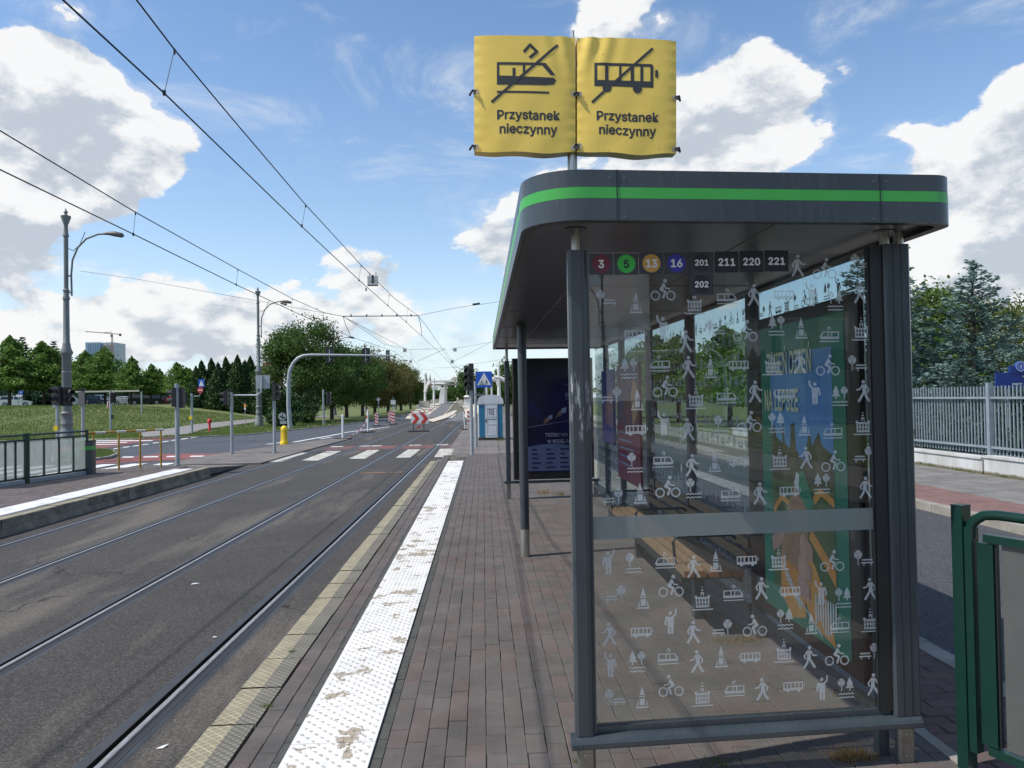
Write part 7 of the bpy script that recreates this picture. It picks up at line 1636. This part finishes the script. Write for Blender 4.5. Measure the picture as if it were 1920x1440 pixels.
me = leaf_mesh('meadow_flowers', np.stack([Pm[:, 0], Pm[:, 1], terr_np(Pm) + .16], 1), .05, M_FLOW, 1.); o = link('meadow_flowers', me); o['kind'] = 'stuff'
mp = np.array([(p.x, p.y) for p in MEDP]); lo_, hi_ = mp.min(0), mp.max(0); Q = lo_ + (hi_ - lo_) * rng.random((9000, 2)); Q = Q[inside(Q, [tuple(q) for q in mp])]; blades(len(Q), lambda n: Q, lambda q: np.full(len(q), -.2), .09, M_GRASS, 'median_grass', .012)
# weeds and dry tufts on the platform
def tuft(x, y, n, r_, h, m_, name, z=0.): 
    Q = np.stack([x + rng.normal(size=n) * r_, y + rng.normal(size=n) * r_ * .6], 1); return blades(n, lambda k: Q, lambda q: np.full(len(q), z - .005), h, m_, name, .0022)
for px, py, n, r_, h, m_, nm in ((1605, 1418, 260, .05, .035, M_DRY, 'dry_weeds'), (1580, 1425, 120, .04, .03, M_DRY, 'dry_weeds'), (1345, 1432, 160, .05, .02, M_GRASS, 'weeds'), (1085, 1432, 50, .01, .03, M_GRASS, 'weeds'), (500, 1325, 60, .02, .03, M_GRASS, 'weeds'), (548, 1222, 50, .014, .02, M_GRASS, 'weeds'), (1020, 925, 120, .06, .09, M_DRY, 'dry_weeds'), (1050, 928, 100, .05, .08, M_GRASS, 'weeds'),
                                (1360, 1205, 200, .08, .03, M_DRY, 'dry_leaves'), (1405, 1200, 160, .06, .03, M_DRY, 'dry_leaves'), (1585, 1300, 100, .05, .03, M_DRY, 'dry_weeds'), (1215, 1040, 160, .08, .02, M_GRASS, 'weeds'), (938, 826, 200, .12, .10, M_GRASS, 'weeds')):
    g = gz(px, py, 0); tuft(g.x, g.y, n, r_, h, m_, nm)
# weeds along the white wall
Q = np.stack([10.02 + .06 * rng.random(1500), 9 + 16 * rng.random(1500) ** 1.], 1); Q = Q[np.sin(Q[:, 1] * 5) + .5 * np.sin(Q[:, 1] * 13) > .5]; blades(len(Q), lambda n: Q, lambda q: np.full(len(q), 0.), .06, M_GRASS, 'wall_weeds', .006)
# litter
def scrap(px, py, z, pts, lb, m_=M_WHT):
    g = gz(px, py, z); m = MB(); m.add([(g.x + a, g.y + b, z + c) for a, b, c in pts], [tuple(range(len(pts)))]); single('paper_scrap', m, m_, lb, 'litter')
scrap(365, 1096, ZT, [(-.035, -.02, .006), (.0, -.03, .012), (.025, 0, .008), (.045, .03, .004), (.005, .02, .014), (-.03, .02, .008)], 'crumpled white scrap on the asphalt between the near rails')
scrap(303, 1403, ZT, [(-.03, -.012, .004), (.012, -.012, .006), (.03, .03, .012), (.0, .012, .01)], 'tiny white scrap between the near rail and the platform edge')
scrap(402, 1196, ZT, [(-.015, -.01, .008), (.015, -.01, .008), (.02, .01, .009), (-.01, .012, .009)], 'pale flat pebble like scrap on the bitumen by the near rail')

# ------------------------------------------------------------------ bridge and ramp in the distance
def rz(Y): return -.25 + 1.30 * sm(66, 190, Y)
def rpos(px, py):
    Y = 90.
    for _ in range(60):
        d = ray(px, py); q = (rz(Y) - H) / d.z * d.y if d.z < -1e-4 else 260.; Y = Y * .7 + .3 * min(260., max(60., q))
    return at(px, py, Y)
def ribbon(nm, L_, Rt, m_, lift):
    a_ = [rpos(*p) for p in L_]; b_ = [rpos(*p) for p in Rt]; m = MB(); vs = []
    for p, q in zip(a_, b_): vs += [(p.x, p.y, p.z + lift), (q.x, q.y, q.z + lift)]
    m.add(vs, [(2 * i, 2 * i + 1, 2 * i + 3, 2 * i + 2) for i in range(len(a_) - 1)]); return struct(nm, m, m_)
ribbon('ramp_embankment', [(760, 784), (765, 778), (775, 770), (790, 762), (815, 754)], [(930, 792), (925, 782), (920, 772), (900, 760), (862, 752.5)], M_PALE, -.03)
ribbon('bridge_road', [(799, 783), (806, 776), (818, 767), (828, 759.5), (838, 753.6)], [(820, 784), (833, 775), (841, 766.5), (846, 759), (851, 753)], M_FARR, .03)
ribbon('works_ground', [(835, 776), (843, 767), (848, 760), (852, 755)], [(872, 776), (870, 767), (866, 760), (858, 755)], M_DIRT, .02)
ribbon('new_tram_platform', [(800, 789), (820, 783), (838, 776), (850, 770.5)], [(812, 792), (835, 785), (850, 778), (857.5, 770.2)], M_PALE, .05)
ribbon('ramp_pavement', [(782, 773), (795, 765.5), (812, 759), (828, 753.5)], [(799, 774), (814, 764.5), (826, 758), (836, 753)], M_PALE, .05)
ribbon('tram_road', [(826, 796), (846, 785), (856, 777), (862, 772)], [(874, 796), (871, 785), (870, 777), (868, 772)], M_FARR, .04)
t_ = thing('bridge_gateway', 'white pylon and beam structure spanning the road in the distance', 'bridge', tuple(at(843, 757, 150)))
def bx_(nm, a, b, m_=M_WHTC, Y=150., d=3): 
    p, q = at(*a, Y), at(*b, Y + d); return part(nm, MB().box(tuple(p), (q.x, q.y, q.z)), m_, t_)
m = MB(); p = [at(822, 757, 150), at(833, 757, 150), at(834, 722, 150), at(827, 722, 150)]; p2 = [v + Vector((0, 4, 0)) for v in p]; m.add(p + p2, [(0, 1, 2, 3), (4, 7, 6, 5), (1, 5, 6, 2), (0, 3, 7, 4), (3, 2, 6, 7)]); part('pylon', m, M_WHTC, t_)
m = MB(); p = [at(834, 754, 158), at(837, 753, 158), at(836, 722, 158), at(831.5, 722, 158)]; p2 = [v + Vector((0, 4, 0)) for v in p]; m.add(p + p2, [(0, 1, 2, 3), (4, 7, 6, 5), (1, 5, 6, 2), (0, 3, 7, 4), (3, 2, 6, 7)]); part('pylon', m, M_PALE, t_)
bx_('beam', (790, 717), (858, 713.6)); bx_('beam', (806, 722.5), (858, 719.5), M_CONC); bx_('beam', (815, 726), (834, 723)); bx_('pylon', (853, 726), (855.5, 714)); bx_('roof_block', (849, 712), (858, 707.5), M_PALE)
for px in (797, 813.5): part('mast', MB().cyl(at(px, 760, 130), at(px, 700 if px < 800 else 710, 130), .22, .14, 8), M_WHTC, t_)
part('strut', MB().tube([at(797, 735, 130), at(801, 722, 130), at(806, 716, 130)], .3, 6), M_WHTC, t_)
t_ = thing('bridge_gateway', 'white pylon with curved struts right of the blue crossing sign', 'bridge', tuple(at(935, 745, 110)))
part('mast', MB().cyl(at(936, 745, 110), at(935, 686, 110), .28, .2, 8), M_WHTC, t_); part('strut', MB().tube([at(922, 710, 110), at(932, 714, 110), at(935, 722, 110)], .3, 6).tube([at(948, 714, 110), at(939, 709, 110), at(926, 707, 110)], .3, 6), M_WHTC, t_)
for px in (912, 921.5): part('pylon', MB().box(tuple(at(px - 1.2, 745, 110)), tuple(at(px + 1.2, 712, 111.5))), M_WHTC, t_)
for px in (797, 813.5, 870, 840, 893): pass
t_ = thing('gate_pillar', 'square white pillar with a capped top and a globe left of the traffic light', 'pillar', tuple(at(875.5, 762, 95)))
part('shaft', MB().box(tuple(at(870.5, 762, 95)), tuple(at(880.5, 748, 96))), M_WHTC, t_); part('capital', MB().box(tuple(at(870, 747.5, 94.9)), tuple(at(881, 744, 96.1))), M_CONC, t_); part('cap', MB().cyl(at(875.5, 744, 95.5), at(875.5, 741, 95.5), .5, .15, 12), M_WHTC, t_); part('globe', MB().cyl(at(875.5, 741, 95.5), at(875, 732, 95.5), .03).lathe([(.01, at(875, 732.5, 95).z), (.1, at(875, 731.5, 95).z), (.01, at(875, 730.5, 95).z)], (at(875, 731, 95).x, 95.5), 8), M_WHTC, t_)
t_ = thing('parapet', 'beige stone parapet blocks along the bridge ramp', 'parapet', tuple(at(800, 760, 115)))
for (a, b, c, d, Y) in ((781, 765, 786, 758.5, 95), (786, 764, 806, 751.5, 110), (807, 757, 812, 749, 120), (813, 755.5, 822, 748.5, 135), (856, 755, 860, 745.5, 120), (861, 753.5, 869, 749.5, 118), (860.5, 761, 869.5, 753.8, 115)): part('stone_block', MB().box(tuple(at(a, b, Y)), tuple(at(c, d, Y + 2))), M_PALE, t_)
# small road signs along the verge
for px, yb, yt_, kind in ((709.5, 790, 745, 'd'), (737, 786, 744, 't')):
    c = gz(px, yb, -.25); kk = c.y / F
    t_ = thing('road_sign', {'d': 'diamond sign back on a thin post on the verge', 't': 'triangular sign over a white plate on the verge'}[kind], 'road sign', tuple(c)); part('post', MB().cyl(c, at(px, yt_ + 6, c.y), .04), M_GALV, t_)
    q = at(px, yt_ + 4, c.y - .06)
    if kind == 'd': part('plate', MB().prism_y([(q.x - 4.2 * kk, q.z), (q.x, q.z - 4.2 * kk), (q.x + 4.2 * kk, q.z), (q.x, q.z + 4.2 * kk)], q.y, q.y + .02), M_GALV, t_)
    else: part('triangle', MB().prism_y([(q.x - 3.5 * kk, q.z - 2 * kk), (q.x + 3.5 * kk, q.z - 2 * kk), (q.x, q.z + 4 * kk)], q.y, q.y + .02), mat('sign_back_green', (.06, .12, .11), .5), t_); part('white_plate', MB().box((q.x - 4.6 * kk, q.y - .01, q.z - 10.5 * kk), (q.x + 4.6 * kk, q.y + .01, q.z - 2.2 * kk)), M_WHT, t_)
